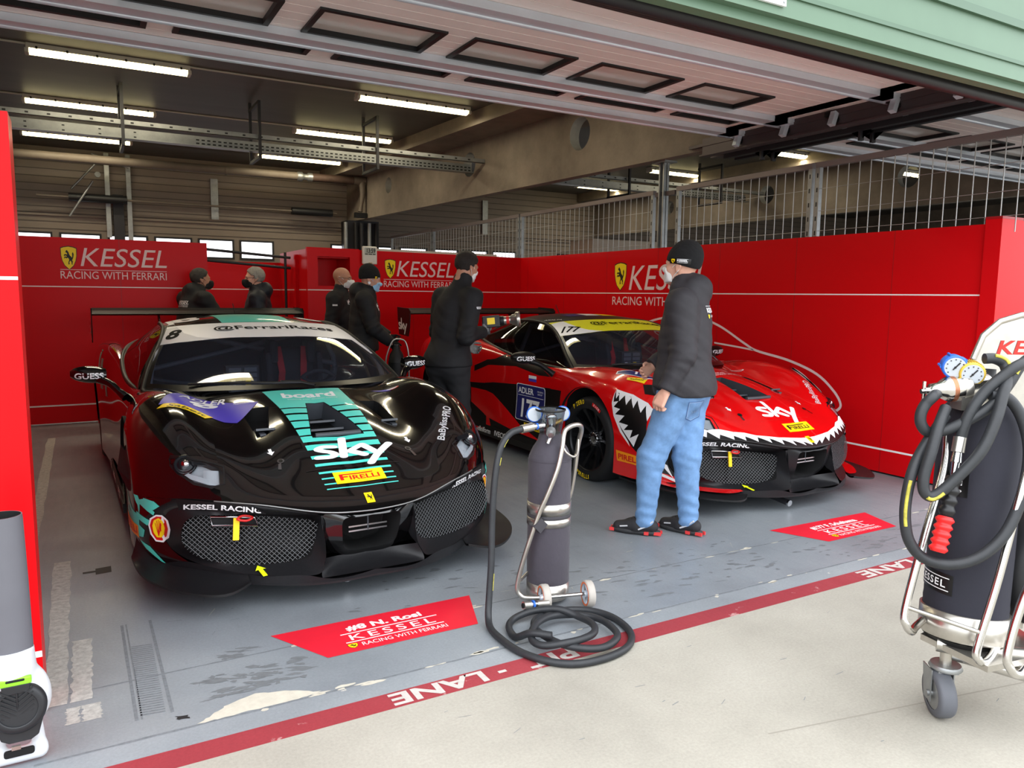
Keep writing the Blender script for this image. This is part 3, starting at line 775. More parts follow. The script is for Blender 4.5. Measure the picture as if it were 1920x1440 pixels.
# floor stickers with driver names
def sticker(x0, name_text, label):
    t = MB(); mm = mat('floor sticker red', (214, 28, 48), .5, noise=.08, nscale=6); o = Vector((x0, 0, 0))
    if '8 N' in name_text: P = [(.0,3.274),(.165,2.957),(.86,2.957),(.97,3.272)]
    else: P = [(.0,3.318),(.155,2.985),(.83,2.987),(.935,3.296)]
    yb = 2.957 if '8 N' in name_text else 2.985
    t.flat(*poly2([(a, b) for a, b in P]), o, (1,0,0), (0,1,0), mm, .0014)
    xm = .50; sk = .0
    def tx(s, w_, h_, y, x=xm, **k): t.flat(*tr2(text2(s, w_, h_, **k), x, yb+y), o, (1,0,0), (0,1,0), M_WHITE, .002)
    tx(name_text, .36 if '8 N' in name_text else .44, .058, .225, xm-.01, bold=.04)
    for y in (.178, .092): t.flat(*rect2(xm-.23, yb+y-.004, xm+.23, yb+y+.004), o, (1,0,0), (0,1,0), M_WHITE, .002)
    tx('KESSEL', .40, .055, .135, bold=.008, spacing=1.35)
    tx('RACING WITH FERRARI', .40, .032, .055, xm+.03)
    for sh, key in shield(.045, .045): t.flat(*tr2(sh, xm-.21, yb+.055), o, (1,0,0), (0,1,0), COLM[key], .0022+(.0004 if key == 'yellow' else .0) + (.0008 if len(sh[0]) > 20 else 0))
    tag(t.obj('floor_sticker'), label, 'floor sticker', 'red driver name stickers on the floor')
sticker(.655, '#8 N. Rosi', 'red floor sticker lettered #8 in front of the black car')
sticker(3.817, '#177 F. Scheltema', 'red floor sticker lettered #177 in front of the red car')
# ================================================================ race car body surface (local axes: x across, y towards the tail, z up; origin under the nose)
def nspline(t, Y, tq):
    """natural cubic spline through rows of Y at knots t, sampled at tq"""
    t = np.asarray(t, float); Y = np.asarray(Y, float); n = len(t); h = np.diff(t)
    A = np.zeros((n, n)); B = np.zeros((n,)+Y.shape[1:]); A[0, 0] = A[-1, -1] = 1
    for i in range(1, n-1):
        A[i, i-1] = h[i-1]; A[i, i] = 2*(h[i-1]+h[i]); A[i, i+1] = h[i]
        B[i] = 6*((Y[i+1]-Y[i])/h[i]-(Y[i]-Y[i-1])/h[i-1])
    M2 = np.linalg.solve(A, B.reshape(n, -1)).reshape(B.shape)
    tq = np.asarray(tq, float); k = np.clip(np.searchsorted(t, tq, side='right')-1, 0, n-2)
    sh = (-1,)+(1,)*(Y.ndim-1); hk = h[k].reshape(sh); a = ((t[k+1]-tq).reshape(sh))/hk; b = ((tq-t[k]).reshape(sh))/hk
    return a*Y[k]+b*Y[k+1]+((a**3-a)*M2[k]+(b**3-b)*M2[k+1])*hk**2/6
ROWS = [
 # row 0: centre line
 [(0,.020,.449),(0,.06,.484),(0,.16,.534),(0,.36,.632),(0,.60,.735),(0,.88,.815),(0,1.12,.865),(0,1.36,.895),(0,1.75,.895),(0,2.2,.88),(0,2.7,.87),(0,3.2,.87),(0,3.7,.90),(0,4.24,.93),(0,4.7,.93),(0,5.0,.90)],
 [(.25,.047,.464),(.25,.09,.499),(.25,.20,.553),(.25,.40,.650),(.25,.63,.748),(.25,.90,.826),(.25,1.14,.866),(.25,1.38,.895),(.25,1.76,.895),(.25,2.2,.88),(.25,2.7,.87),(.25,3.2,.87),(.25,3.7,.90),(.25,4.24,.93),(.25,4.7,.93),(.25,4.99,.90)],
 [(.48,.157,.500),(.48,.19,.526),(.475,.30,.585),(.46,.48,.665),(.44,.69,.733),(.43,.93,.79),(.44,1.17,.838),(.48,1.44,.875),(.5,1.77,.885),(.5,2.2,.88),(.5,2.7,.87),(.5,3.2,.87),(.5,3.7,.90),(.5,4.24,.93),(.5,4.7,.93),(.5,4.98,.90)],
 [(.66,.277,.512),(.66,.31,.546),(.65,.39,.62),(.64,.54,.71),(.625,.75,.785),(.615,.97,.835),(.62,1.21,.868),(.65,1.5,.885),(.70,1.78,.885),(.72,2.2,.885),(.73,2.7,.88),(.73,3.2,.885),(.72,3.7,.92),(.70,4.24,.95),(.70,4.7,.94),(.70,4.96,.90)],
 [(.80,.418,.508),(.805,.445,.546),(.805,.51,.633),(.80,.65,.742),(.79,.83,.842),(.78,1.03,.903),(.775,1.25,.928),(.785,1.53,.920),(.82,1.79,.895),(.85,2.2,.90),(.865,2.7,.93),(.87,3.2,.985),(.87,3.7,1.04),(.87,4.24,1.05),(.86,4.7,1.0),(.85,4.94,.90)],
 [(.90,.55,.49),(.905,.57,.535),(.915,.63,.602),(.92,.74,.702),(.917,.89,.795),(.908,1.07,.86),(.90,1.27,.888),(.895,1.55,.885),(.905,1.80,.863),(.92,2.2,.872),(.935,2.7,.90),(.95,3.2,.95),(.98,3.7,1.0),(.995,4.24,1.015),(.98,4.7,.97),(.94,4.92,.88)],
 [(.965,.68,.47),(.972,.69,.505),(.985,.73,.555),(.993,.82,.635),(.997,.94,.71),(.995,1.09,.77),(.985,1.28,.80),(.967,1.56,.795),(.95,1.81,.775),(.95,2.2,.765),(.96,2.7,.765),(.98,3.2,.785),(1.03,3.7,.83),(1.05,4.24,.845),(1.03,4.7,.82),(.97,4.90,.78)],
 [(1.0,.74,.38),(1.003,.75,.405),(1.008,.78,.435),(1.013,.86,.49),(1.015,.97,.55),(1.015,1.11,.60),(1.015,1.29,.64),(1.0,1.57,.64),(.965,1.82,.61),(.945,2.2,.60),(.955,2.7,.60),(.985,3.2,.62),(1.04,3.7,.66),(1.06,4.24,.67),(1.04,4.7,.65),(.98,4.89,.62)],
 [(1.0,.765,.26),(1.005,.78,.27),(1.01,.81,.29),(1.015,.88,.32),(1.017,.99,.36),(1.017,1.12,.39),(1.017,1.30,.41),(1.005,1.58,.40),(.985,1.83,.375),(.965,2.2,.36),(.97,2.7,.36),(.99,3.2,.37),(1.035,3.7,.40),(1.055,4.24,.40),(1.035,4.7,.40),(.97,4.89,.42)],
 [(.985,.79,.155),(.99,.80,.155),(1.0,.83,.155),(1.005,.90,.155),(1.01,1.0,.155),(1.01,1.13,.155),(1.01,1.31,.155),(1.0,1.59,.15),(.99,1.84,.14),(.985,2.2,.135),(.985,2.7,.135),(.995,3.2,.14),(1.03,3.7,.15),(1.045,4.24,.16),(1.02,4.7,.2),(.95,4.88,.26)],
]
NET = np.array(ROWS)
_tv = np.array([0,.09,.22,.45,.70,.95,1.2,1.45,1.75,2.15,2.65,3.15,3.65,4.2,4.65,4.92]); _tu = np.array([0,.25,.47,.66,.82,.95,1.10,1.28,1.52,1.74])
def surf(tu, tv):
    a = nspline(_tv, NET.transpose(1, 0, 2), tv)          # (nv, rows, 3)
    return nspline(_tu, a.transpose(1, 0, 2), tu)          # (nu, nv, 3)
def dens(t, k):
    out = []
    for i in range(len(t)-1): out += list(np.linspace(t[i], t[i+1], k[i]+1)[:-1])
    return np.array(out+[t[-1]])
TU = dens(_tu, [8,8,7,7,6,6,7,8,6]); TV = dens(_tv, [5,5,8,8,8,8,7,8,8,8,8,8,9,8,5])
BODY = surf(TU, TV)                                        # half body (x>0)
NU, NV = BODY.shape[:2]
IU = lambda r: int(np.argmin(abs(TU-_tu[r])))
IV = lambda t: int(np.argmin(abs(TV-t)))
def vgrid_normals(P):
    du = np.gradient(P, axis=0); dv = np.gradient(P, axis=1); n = np.cross(dv, du); return n/np.maximum(np.linalg.norm(n, axis=2, keepdims=True), 1e-9)

# ---- greenhouse curves (half)
COWL = [(0,1.325,.903),(.25,1.355,.901),(.50,1.46,.893),(.70,1.62,.882),(.81,1.74,.874),(.862,1.82,.866)]
APIL = [(.862,1.82,.866),(.805,2.03,.99),(.722,2.26,1.113),(.668,2.46,1.195),(.645,2.62,1.232)]
HEAD = [(0,2.50,1.272),(.20,2.505,1.270),(.38,2.52,1.262),(.53,2.55,1.25),(.645,2.62,1.232)]
ROOFC = [(0,2.50,1.272),(0,2.72,1.302),(0,2.95,1.314),(0,3.2,1.312),(0,3.5,1.29),(0,3.85,1.22),(0,4.25,1.09),(0,4.6,.96)]
RAIL = [(.645,2.62,1.232),(.640,2.78,1.247),(.632,2.95,1.252),(.612,3.2,1.238),(.58,3.5,1.19),(.54,3.85,1.11),(.50,4.25,1.01),(.46,4.6,.93)]
BELT = [(.870,1.84,.862),(.902,2.15,.875),(.915,2.55,.902),(.905,2.95,.95),(.875,3.30,1.0),(.81,3.62,1.045),(.70,3.95,1.07)]
def cs(P, n): 
    P = np.array(P, float); d = np.r_[0, np.cumsum(np.linalg.norm(np.diff(P, axis=0), axis=1))]
    return nspline(d, P, np.linspace(0, d[-1], n))
def csx(P, q):
    """sample a curve at fractions q of its length"""
    P = np.array(P, float); d = np.r_[0, np.cumsum(np.linalg.norm(np.diff(P, axis=0), axis=1))]
    return nspline(d, P, np.asarray(q)*d[-1])
def mirror_rows(G): return np.concatenate([G[:, :0:-1]*np.array([-1, 1, 1]), G], axis=1)
def windscreen():
    n, k = 22, 26
    bot = cs(COWL, k); top = cs(HEAD, k); side = cs(APIL, n); G = np.zeros((n, k, 3))
    cen = np.array([np.array(COWL[0])*(1-t)+np.array(HEAD[0])*t for t in np.linspace(0, 1, n)])
    cen[:, 2] += .030*np.sin(PI*np.linspace(0, 1, n))
    for i, t in enumerate(np.linspace(0, 1, n)):
        for j, s in enumerate(np.linspace(0, 1, k)):
            c = (1-t)*bot[j]+t*top[j]
            cc = (1-s)*((1-t)*bot[0]+t*top[0])+s*((1-t)*bot[-1]+t*top[-1])
            e = (1-s)*cen[i]+s*side[i]
            G[i, j] = c+e-cc
    return G                                               # rows bottom->top, cols centre->side
WS = windscreen()
def roof():
    n, k = 34, 18; c = cs(ROOFC, n); r = cs(RAIL, n); h = cs(HEAD, k); G = np.zeros((n, k, 3))
    for i in range(n):
        t = i/(n-1)
        for j in range(k):
            s = j/(k-1); f = 1-(1-s)**1.0
            bulge = (1-(1-(1-s**2.6)))
            # superelliptic section between the centre line and the rail
            z = r[i][2]+(c[i][2]-r[i][2])*(1-s**2.4); x = r[i][0]*s; y = c[i][1]+(r[i][1]-c[i][1])*s**2
            G[i, j] = (x, y, z)
    w = np.exp(-np.linspace(0, 1, n)*14)
    for j in range(k):
        d = h[j]-G[0, j]
        for i in range(n): G[i, j] += d*w[i]
    return G
ROOF = roof()
def sideglass():
    """between belt line and A-pillar/roof rail"""
    top = np.concatenate([cs(APIL, 16)[:-1], cs(RAIL, 30)[:21]]); n = len(top); bot = cs(BELT, n); k = 10; G = np.zeros((k, n, 3))
    for j in range(n):
        for i in range(k):
            t = i/(k-1); p = bot[j]*(1-t)+top[j]*t; p[0] += .022*math.sin(PI*t); G[i, j] = p
    return G                                               # rows belt->rail, cols front->rear
SG = sideglass()
# ---- front bumper surfaces (half, x>0)
EDGE = [(0,.034,.432),(.25,.060,.447),(.48,.168,.486),(.66,.286,.500),(.80,.424,.500),(.90,.552,.489),(.965,.682,.469)]
NOSE = [tuple(BODY[i, 0]) for i in range(0, IU(6)+1, 3)]
def lipstrip():
    q = np.linspace(0, .86, 40); a = csx(NOSE, q); b = csx(EDGE, q); return np.stack([a, (a+b)/2+np.array([0,-.001,-.003]), b])
LIP = None
IN_F = [(.245,.075,.435),(.40,.135,.455),(.55,.22,.468),(.70,.335,.472),(.83,.47,.455),(.885,.545,.40),(.895,.555,.32),(.855,.49,.235),(.75,.355,.19),(.60,.205,.17),(.45,.09,.165),(.32,.018,.168),(.262,.0,.185),(.238,.025,.24),(.235,.05,.33)]
IN_G = [(.25,.205,.385),(.40,.245,.41),(.55,.28,.425),(.68,.31,.437),(.775,.345,.435),(.82,.385,.39),(.83,.395,.31),(.79,.36,.255),(.70,.31,.215),(.57,.245,.195),(.45,.19,.195),(.36,.145,.205),(.295,.105,.23),(.265,.13,.28),(.25,.165,.33)]
def closed(P, k=6): return np.array(crom_np(P, k))
def crom_np(P, k):
    P = [np.array(p, float) for p in P]; n = len(P); out = []
    for i in range(n):
        a, b, c, d = P[i-1], P[i], P[(i+1) % n], P[(i+2) % n]
        for j in range(k):
            t = j/k; out.append(.5*((2*b)+(-a+c)*t+(2*a-5*b+4*c-d)*t*t+(-a+3*b-3*c+d)*t**3))
    return out
FC = closed(IN_F); GC = closed(IN_G)
def frame_ring():
    n = len(FC); G = np.zeros((5, n+1, 3))
    for i in range(n+1):
        f = FC[i % n]; g = GC[i % n]
        for j, t in enumerate((0, .25, .5, .75, 1)):
            p = f*(1-t)+g*t; p[1] -= .0*math.sin(PI*t); G[j, i] = p
    return G
def edge_band():
    """carbon band between the nose edge and the intake"""
    n = 24; q = np.linspace(.26, .80, n); e = csx(EDGE, q); f = cs(IN_F[:5], n); G = np.zeros((4, n, 3))
    for j, t in enumerate((0, .33, .66, 1)):
        G[j] = e*(1-t)+f*t; G[j][:, 1] -= .008*math.sin(PI*t)
    return G
def corner():
    o = BODY[IU(6):, 0]; n = len(o)
    # inner boundary and middle guide
    I = csx([(.80,.42,.495),(.83,.47,.455),(.887,.548,.39),(.895,.555,.31),(.855,.49,.232),(.80,.41,.195)], np.linspace(0, 1, n))
    Mi = csx([(.90,.545,.492),(.945,.60,.43),(.965,.635,.36),(.967,.64,.27),(.945,.60,.20),(.925,.585,.155)], np.linspace(0, 1, n))
    k = 12; G = np.zeros((n, k, 3))
    for i in range(n): G[i] = nspline([0, .5, 1], np.array([I[i], Mi[i], o[i]+np.array([0, .004, 0])]), np.linspace(0, 1, k))
    return G
LIP = lipstrip(); CORNER = corner(); RING = frame_ring(); BAND = edge_band()
FUN_A = [(0,.034,.424),(.12,.04,.43),(.235,.072,.434),(.228,.085,.33),(.20,.11,.25),(.13,.125,.208),(0,.13,.20)]
FUN_B = [(0,.03,.418),(.10,.03,.418),(.138,.032,.416),(.148,.05,.34),(.132,.08,.262),(.092,.112,.228),(0,.118,.221)]
def funnel():
    a = cs(FUN_A, 40); b = cs(FUN_B, 40); G = np.zeros((4, 40, 3))
    for j, t in enumerate((0, .33, .66, 1)): G[j] = a*(1-t)+b*t
    return G
FUNNEL = funnel()
TRAY_F = [(0,-.012,.155),(.14,-.01,.154),(.262,.0,.152)]
TRAY_B = [(0,.13,.20),(.13,.125,.205),(.238,.03,.236)]
TRAY_M = [(0,.07,.163),(.15,.07,.164),(.262,.012,.178)]
def tray():
    f, m, b = cs(TRAY_F, 14), cs(TRAY_M, 14), cs(TRAY_B, 14); return np.stack([nspline([0, .5, 1], np.stack([f[i], m[i], b[i]]), np.linspace(0, 1, 7)) for i in range(14)], 1)
TRAYG = tray()
# lower lip below the intakes and side skirt of the nose
LIP_T = [(0,-.012,.155),(.262,0,.152),(.32,.018,.168),(.45,.09,.165),(.60,.205,.17),(.75,.355,.19),(.80,.41,.195),(.925,.585,.155),(.985,.79,.155)]
SPL_O = [(0,-.006,.128),(.262,.004,.128),(.45,.088,.13),(.60,.205,.13),(.75,.355,.135),(.87,.50,.14),(.95,.62,.14),(.985,.79,.14),(.985,1.0,.14)]
FLAP_O = [(.57,.105,.155),(.68,.035,.145),(.83,.12,.145),(.945,.28,.15),(1.012,.50,.153),(1.03,.72,.165)]
FLAP_I = [(.57,.17,.165),(.68,.28,.16),(.79,.395,.165),(.90,.54,.165),(.965,.66,.20),(1.0,.76,.25)]
# ================================================================ car construction
M_CBLACK = mat('gloss black paint', (7, 7, 8), .12, coat=1., spec=.5)
M_CRED = mat('gloss red paint', (222, 10, 14), .18, coat=1.)
M_TEAL = mat('teal vinyl', (80, 212, 196), .35, coat=.3)
M_CARB = mat('satin carbon', (26, 26, 28), .36, noise=.25, nscale=90, spec=.3)
M_CARBB = mat('matt black trim', (15, 15, 16), .5)
M_VWHITE = mat('white vinyl', (238, 238, 240), .35)
M_VYEL = mat('yellow vinyl', (250, 214, 22), .35)
M_VRED = mat('red vinyl', (205, 24, 22), .35)
M_VORA = mat('orange vinyl', (248, 150, 18), .4)
M_VBLUE = mat('blue vinyl', (70, 56, 178), .35)
M_VNAVY = mat('navy vinyl', (36, 40, 104), .35)
M_VBLK = mat('black vinyl', (10, 10, 11), .3)
M_VMBLK = mat('satin black vinyl', (14, 13, 14), .38)
M_BANY = mat('banner yellow', (228, 226, 30), .4)
M_NEON = mat('neon yellow tape', (222, 240, 20), .5)
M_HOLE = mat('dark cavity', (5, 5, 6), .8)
M_VENT = mat('grey vent plastic', (62, 66, 72), .45)
M_MESH = mat('grille wire', (96, 98, 100), .4, .6)
M_TYRE = mat('tyre rubber', (24, 24, 26), .62, noise=.15, nscale=40)
M_RIM = mat('dark rim', (34, 35, 38), .32, .6)
M_BRK = mat('brake disc', (70, 66, 64), .4, .6)
M_CHROME = mat('bright metal', (205, 205, 208), .15, 1.)
M_HLREF = mat('headlight reflector', (196, 202, 208), .25, .3)
M_HLDARK = mat('headlight dark', (18, 20, 24), .25, .2)
M_GLASS = glass_mat('windscreen glass', (178, 184, 196), haze=.035, refl=.7)
M_SIDEG = glass_mat('side window tint', (110, 114, 120), refl=.8)
M_HLG = glass_mat('headlight cover', (235, 238, 240))
M_SEAT = mat('seat black', (48, 48, 53), .7)
M_BELT = mat('red harness', (220, 30, 38), .6)
M_CAGE = mat('roll cage', (120, 122, 130), .4)
M_YTAPE = mat('yellow strap', (244, 196, 10), .6)
VC = {'ink': M_VBLK, 'yellow': M_VYEL, 'red': M_VRED, 'white': M_VWHITE}

def bm_from(V, F):
    bm = bmesh.new(); vs = [bm.verts.new(v) for v in V]
    for f in F:
        try: bm.faces.new([vs[i] for i in f])
        except ValueError: pass
    return bm
def chop2(shape, step):
    """split a 2D mesh along a grid so that it can follow a curved surface"""
    V, F = shape; bm = bm_from([(x, y, 0) for x, y in V], F)
    bmesh.ops.remove_doubles(bm, verts=bm.verts, dist=1e-6)
    for ax in (0, 1):
        q = [v.co[ax] for v in bm.verts]; lo, hi = min(q), max(q); k = int((hi-lo)/step)
        for i in range(1, k+1):
            n = [0, 0, 0]; n[ax] = 1; c = [0, 0, 0]; c[ax] = lo+(hi-lo)*i/(k+1)
            bmesh.ops.bisect_plane(bm, geom=bm.verts[:]+bm.edges[:]+bm.faces[:], plane_co=c, plane_no=n, dist=1e-7)
    bm.verts.index_update(); out = ([(v.co.x, v.co.y) for v in bm.verts], [[v.index for v in f.verts] for f in bm.faces]); bm.free()
    return out
PLN = {'top': (lambda x, y: ((x, y, 3.), (0, 0, -1))), 'front': (lambda x, z: ((x, -2., z), (0, 1, 0))),
       'left': (lambda y, z: ((-3., y, z), (1, 0, 0))), 'right': (lambda y, z: ((3., y, z), (-1, 0, 0)))}
def decal(mb, tree, plane, shape, m, layer=0, step=.03, base=.0014, lift=.0011):
    V, F = chop2(shape, step); P = []
    for x, y in V:
        o, d = PLN[plane](x, y); h = tree.ray_cast(Vector(o), Vector(d))
        if h[0] is None: P.append(None); continue
        n = h[1]
        if n.dot(Vector(d)) > 0: n = -n
        P.append(h[0]+n*(base+lift*layer))
    F2 = [f for f in F if all(P[i] is not None for i in f)]
    # keep faces turned outwards
    Fo = []
    dv = Vector(PLN[plane](0, 0)[1])
    for f in F2:
        a, b, c = P[f[0]], P[f[1]], P[f[2]]
        Fo.append(f if (b-a).cross(c-a).dot(dv) < 0 else f[::-1])
    idx = sorted({i for f in Fo for i in f}); mp = {i: k for k, i in enumerate(idx)}
    if Fo: mb.add([P[i] for i in idx], [[mp[i] for i in f] for f in Fo], m, True)
def aff(shape, BL, BR, TL):
    """map a shape given in the unit square onto the parallelogram BL, BR, TL"""
    V, F = shape; u = (BR[0]-BL[0], BR[1]-BL[1]); w = (TL[0]-BL[0], TL[1]-BL[1])
    W = [(BL[0]+u[0]*x+w[0]*y, BL[1]+u[1]*x+w[1]*y) for x, y in V]
    return (W, F) if u[0]*w[1]-u[1]*w[0] > 0 else (W, [f[::-1] for f in F])
def unit(shape):
    V, F = shape; x0 = min(v[0] for v in V); x1 = max(v[0] for v in V); y0 = min(v[1] for v in V); y1 = max(v[1] for v in V)
    return [((x-x0)/(x1-x0), (y-y0)/(y1-y0)) for x, y in V], F
def utext(s, **k): return unit(text2(s, 1, 1, align='L', **k))
def stroke2(pts, r, k=0, cap=True):
    P = [np.array(p, float) for p in pts]
    if k: P = [q[:2] for q in crom([(p[0], p[1], 0) for p in pts], k)]
    V = []; F = []
    for i, p in enumerate(P):
        t = P[min(i+1, len(P)-1)]-P[max(i-1, 0)]; t = t/np.linalg.norm(t); nn = np.array([-t[1], t[0]])*r
        if 0 < i < len(P)-1 and not k:
            t0 = (P[i]-P[i-1])/np.linalg.norm(P[i]-P[i-1]); n0 = np.array([-t0[1], t0[0]]); nn = nn/max(.5, float(nn@n0)/r)
        V += [tuple(p+nn), tuple(p-nn)]
    for i in range(len(P)-1): F.append((2*i, 2*i+1, 2*i+3, 2*i+2))
    if cap:
        for p in (P[0], P[-1]):
            n0 = len(V); V += circ2(p[0], p[1], r, 10); F.append(tuple(range(n0, n0+10)))
    return V, F
def sky_mark():
    """the broadcaster style lettering s k y as rounded strokes, in a box 0..1 x 0..1 (descender at 0)"""
    r = .052; L = []
    L.append(stroke2([(.25,.66),(.12,.67),(.055,.60),(.12,.53),(.20,.49),(.255,.41),(.20,.33),(.05,.335)], r, 5))
    L.append(stroke2([(.36,.95),(.36,.33)], r)); L.append(stroke2([(.60,.665),(.44,.50),(.62,.33)], r)); L.append(stroke2([(.60,.665),(.77,.37)], r)); L.append(stroke2([(.95,.665),(.77,.30),(.68,.06)], r))
    V = []; F = []
    for v, f in L:
        n = len(V); V += v; F += [tuple(i+n for i in q) for q in f]
    return V, F
def cut(bm, poly, ax, keep_test=None, delete=True):
    """cut a convex polygon, given in the plane of the two axes ax, through a bmesh; returns the removed faces as vertex coordinate lists"""
    n = len(poly); area = sum(poly[i-1][0]*poly[i][1]-poly[i][0]*poly[i-1][1] for i in range(n))
    if area < 0: poly = poly[::-1]
    lo = [min(p[k] for p in poly)-.05 for k in (0, 1)]; hi = [max(p[k] for p in poly)+.05 for k in (0, 1)]
    def near():
        fs = []
        for f in bm.faces:
            c = f.calc_center_median()
            if lo[0] <= c[ax[0]] <= hi[0] and lo[1] <= c[ax[1]] <= hi[1] and (keep_test is None or keep_test(c)): fs.append(f)
        return fs
    for i in range(n):
        a, b = poly[i], poly[(i+1) % n]; fs = near()
        geom = list({v for f in fs for v in f.verts})+list({e for f in fs for e in f.edges})+fs
        no = [0, 0, 0]; no[ax[0]] = b[1]-a[1]; no[ax[1]] = -(b[0]-a[0]); co = [0, 0, 0]; co[ax[0]] = a[0]; co[ax[1]] = a[1]
        bmesh.ops.bisect_plane(bm, geom=geom, plane_co=co, plane_no=no, dist=1e-6)
    inside = []
    for f in near():
        c = f.calc_center_median(); p = (c[ax[0]], c[ax[1]])
        if all((poly[(i+1) % n][0]-poly[i][0])*(p[1]-poly[i][1])-(poly[(i+1) % n][1]-poly[i][1])*(p[0]-poly[i][0]) > -1e-7 for i in range(n)): inside.append(f)
    faces = [[v.co.copy() for v in f.verts] for f in inside]
    if delete: bmesh.ops.delete(bm, geom=inside, context='FACES')
    return faces
def rim_walls(faces, d, m, mb, floor_mat=None, scale=1.0):
    """walls from the outline of a set of removed faces, pushed by d, and a floor"""
    key = lambda v: (round(v.x, 5), round(v.y, 5), round(v.z, 5)); cnt = {}
    for f in faces:
        for i in range(len(f)):
            a, b = key(f[i]), key(f[(i+1) % len(f)])
            if a == b: continue
            if (b, a) in cnt: cnt.pop((b, a))
            else: cnt[(a, b)] = (f[i], f[(i+1) % len(f)])
    d = Vector(d); cen = sum((p[0] for p in cnt.values()), Vector())/max(1, len(cnt))
    dn = lambda p: cen+(p-cen)*scale+d
    for a, b in cnt.values(): mb.add([a, b, dn(b), dn(a)], [(0,3,2,1)], m)
    if floor_mat:
        for f in faces: mb.add([dn(p) for p in f], [tuple(range(len(f)))], floor_mat)
def bm_to_mb(bm, m):
    mb = MB(); bm.verts.index_update(); mb.add([v.co for v in bm.verts], [[v.index for v in f.verts] for f in bm.faces], m, True); bm.free(); return mb
def grid_bm(G, sides=(1,)):
    """grids (rows x cols) as one bmesh, welded"""
    bm = bmesh.new()
    for s in sides:
        P = G*np.array([s, 1, 1]); nr, nc = P.shape[:2]; vs = [[bm.verts.new(P[i, j]) for j in range(nc)] for i in range(nr)]
        for i in range(nr-1):
            for j in range(nc-1):
                f = (vs[i][j], vs[i][j+1], vs[i+1][j+1], vs[i+1][j])
                try: bm.faces.new(f if s < 0 else f[::-1])
                except ValueError: pass
    bmesh.ops.remove_doubles(bm, verts=bm.verts, dist=1e-5)
    bmesh.ops.dissolve_degenerate(bm, dist=1e-6, edges=bm.edges)
    return bm
def gadd(mb, G, m, sides=(1, -1), flip=False, smooth=True):
    for s in sides: mb.grid(G*np.array([s, 1, 1]), m, smooth, (s > 0) != flip)
HUBF = (.84, 1.432, .345); HUBR = (.86, 4.24, .36)
def make_wheel(root, x, y, r, rr, wd, steer=0., text=False):
    s = 1 if x > 0 else -1
    w = bpy.data.objects.new('wheel', None); COL.objects.link(w); w.parent = root; w.location = (x, y, r); w.rotation_euler = (0, 0, steer)
    t = MB(); ax = Vector((s, 0, 0)); h = wd/2
    t.lathe([(rr,-h),(r*.90,-h*1.02),(r*.965,-h*.93),(r,-h*.72),(r,h*.72),(r*.965,h*.93),(r*.90,h*1.02),(r*.82,h*1.03),(rr,h)], (0,0,0), ax, M_TYRE, 56, True, False)
    if text:
        def arc(st, a0, rad, hh, m, cw=1, wf=.62):
            a = a0
            for ch in st:
                if ch == ' ': a += cw*.05; continue
                wch = hh*wf*(.45 if ch in 'I1.' else 1); sh = text2(ch, wch, hh, bold=.03)
                a += cw*(wch*.5+.004)/rad; V = []
                for px, py in sh[0]:
                    an = a+cw*px/rad; q = rad+cw*py
                    V.append((s*(h*1.035+.002), -s*q*math.sin(an)*-1 if s > 0 else -q*math.sin(an)*1, q*math.cos(an)))
                # seen from outside
                V = [Vector((v[0], (1 if s > 0 else -1)*(rad+cw*py_)*math.sin(a+cw*px_/rad), (rad+cw*py_)*math.cos(a+cw*px_/rad))) for v, (px_, py_) in zip(V, sh[0])]
                t.add(V, [f if s > 0 else f for f in sh[1]], m); a += cw*(wch*.5+.004)/rad
        arc('P ZERO', R(-38), r*.885, .036, M_VYEL); arc('PIRELLI', R(180+24), r*.885, .034, M_VYEL, -1)
        n0 = 14; V = []
        for i in range(n0+1):
            an = R(14+22*i/n0)
            for q in (r*.845, r*.925): V.append((s*(h*1.035+.0015), s*q*math.sin(an), q*math.cos(an)))
        t.add(V, [(2*i, 2*i+1, 2*i+3, 2*i+2) if s < 0 else (2*i, 2*i+2, 2*i+3, 2*i+1) for i in range(n0)], M_VRED)
        arc('RACE', R(17), r*.885, .018, M_VWHITE, 1, .75)
    t.obj('tyre', w)
    m = MB()
    m.lathe([(rr*1.0,h*1.0),(rr*.955,h*.98),(rr*.93,h*.80),(rr*.90,-h*.9)], (0,0,0), ax, M_RIM, 56, True, False)
    m.lathe([(.001,h*.42),(.045,h*.44),(.062,h*.36),(.07,h*.2)], (0,0,0), ax, M_RIM, 24, True, False)
    for k in range(10):
        a = 2*PI*k/10; c_, s_ = math.cos(a), math.sin(a); pts = []
        P = []
        for rad, off, ww in ((.05, h*.36, .034), (.12, h*.50, .024), (.19, h*.68, .026), (rr*.945, h*.86, .042)):
            for e in (-1, 1):
                P.append((s*off, rad*c_-e*ww*.5*s_, rad*s_+e*ww*.5*c_))
            for e in (1, -1):
                P.append((s*(off-.035), rad*c_-e*ww*.4*s_, rad*s_+e*ww*.4*c_))
        F = []
        for q in range(3):
            b0 = q*4
            for e in range(4): F.append((b0+e, b0+(e+1) % 4, b0+4+(e+1) % 4, b0+4+e))
        m.add(P, F if s > 0 else [f[::-1] for f in F], M_RIM)
    m.obj('rim', w)
    m = MB(); m.lathe([(.052,h*.30),(.052,h*.52),(.045,h*.56),(.02,h*.56)], (0,0,0), ax, M_CHROME, 20, True, True)
    for k in range(14): a = 2*PI*k/14; m.box((s*h*.46, .054*math.cos(a), .054*math.sin(a)), (.03, .010, .010), M_CHROME, Matrix.Rotation(a, 3, 'X'))
    m.obj('centre_nut', w)
    m = MB(); m.lathe([(.07,-.01),(.19,-.01),(.19,.02),(.07,.02)], (s*-.03,0,0), ax, M_BRK, 40, False, True); m.obj('brake_disc', w)
    return w
M_WING = mat('wing carbon', (16, 16, 17), .5, spec=.2)
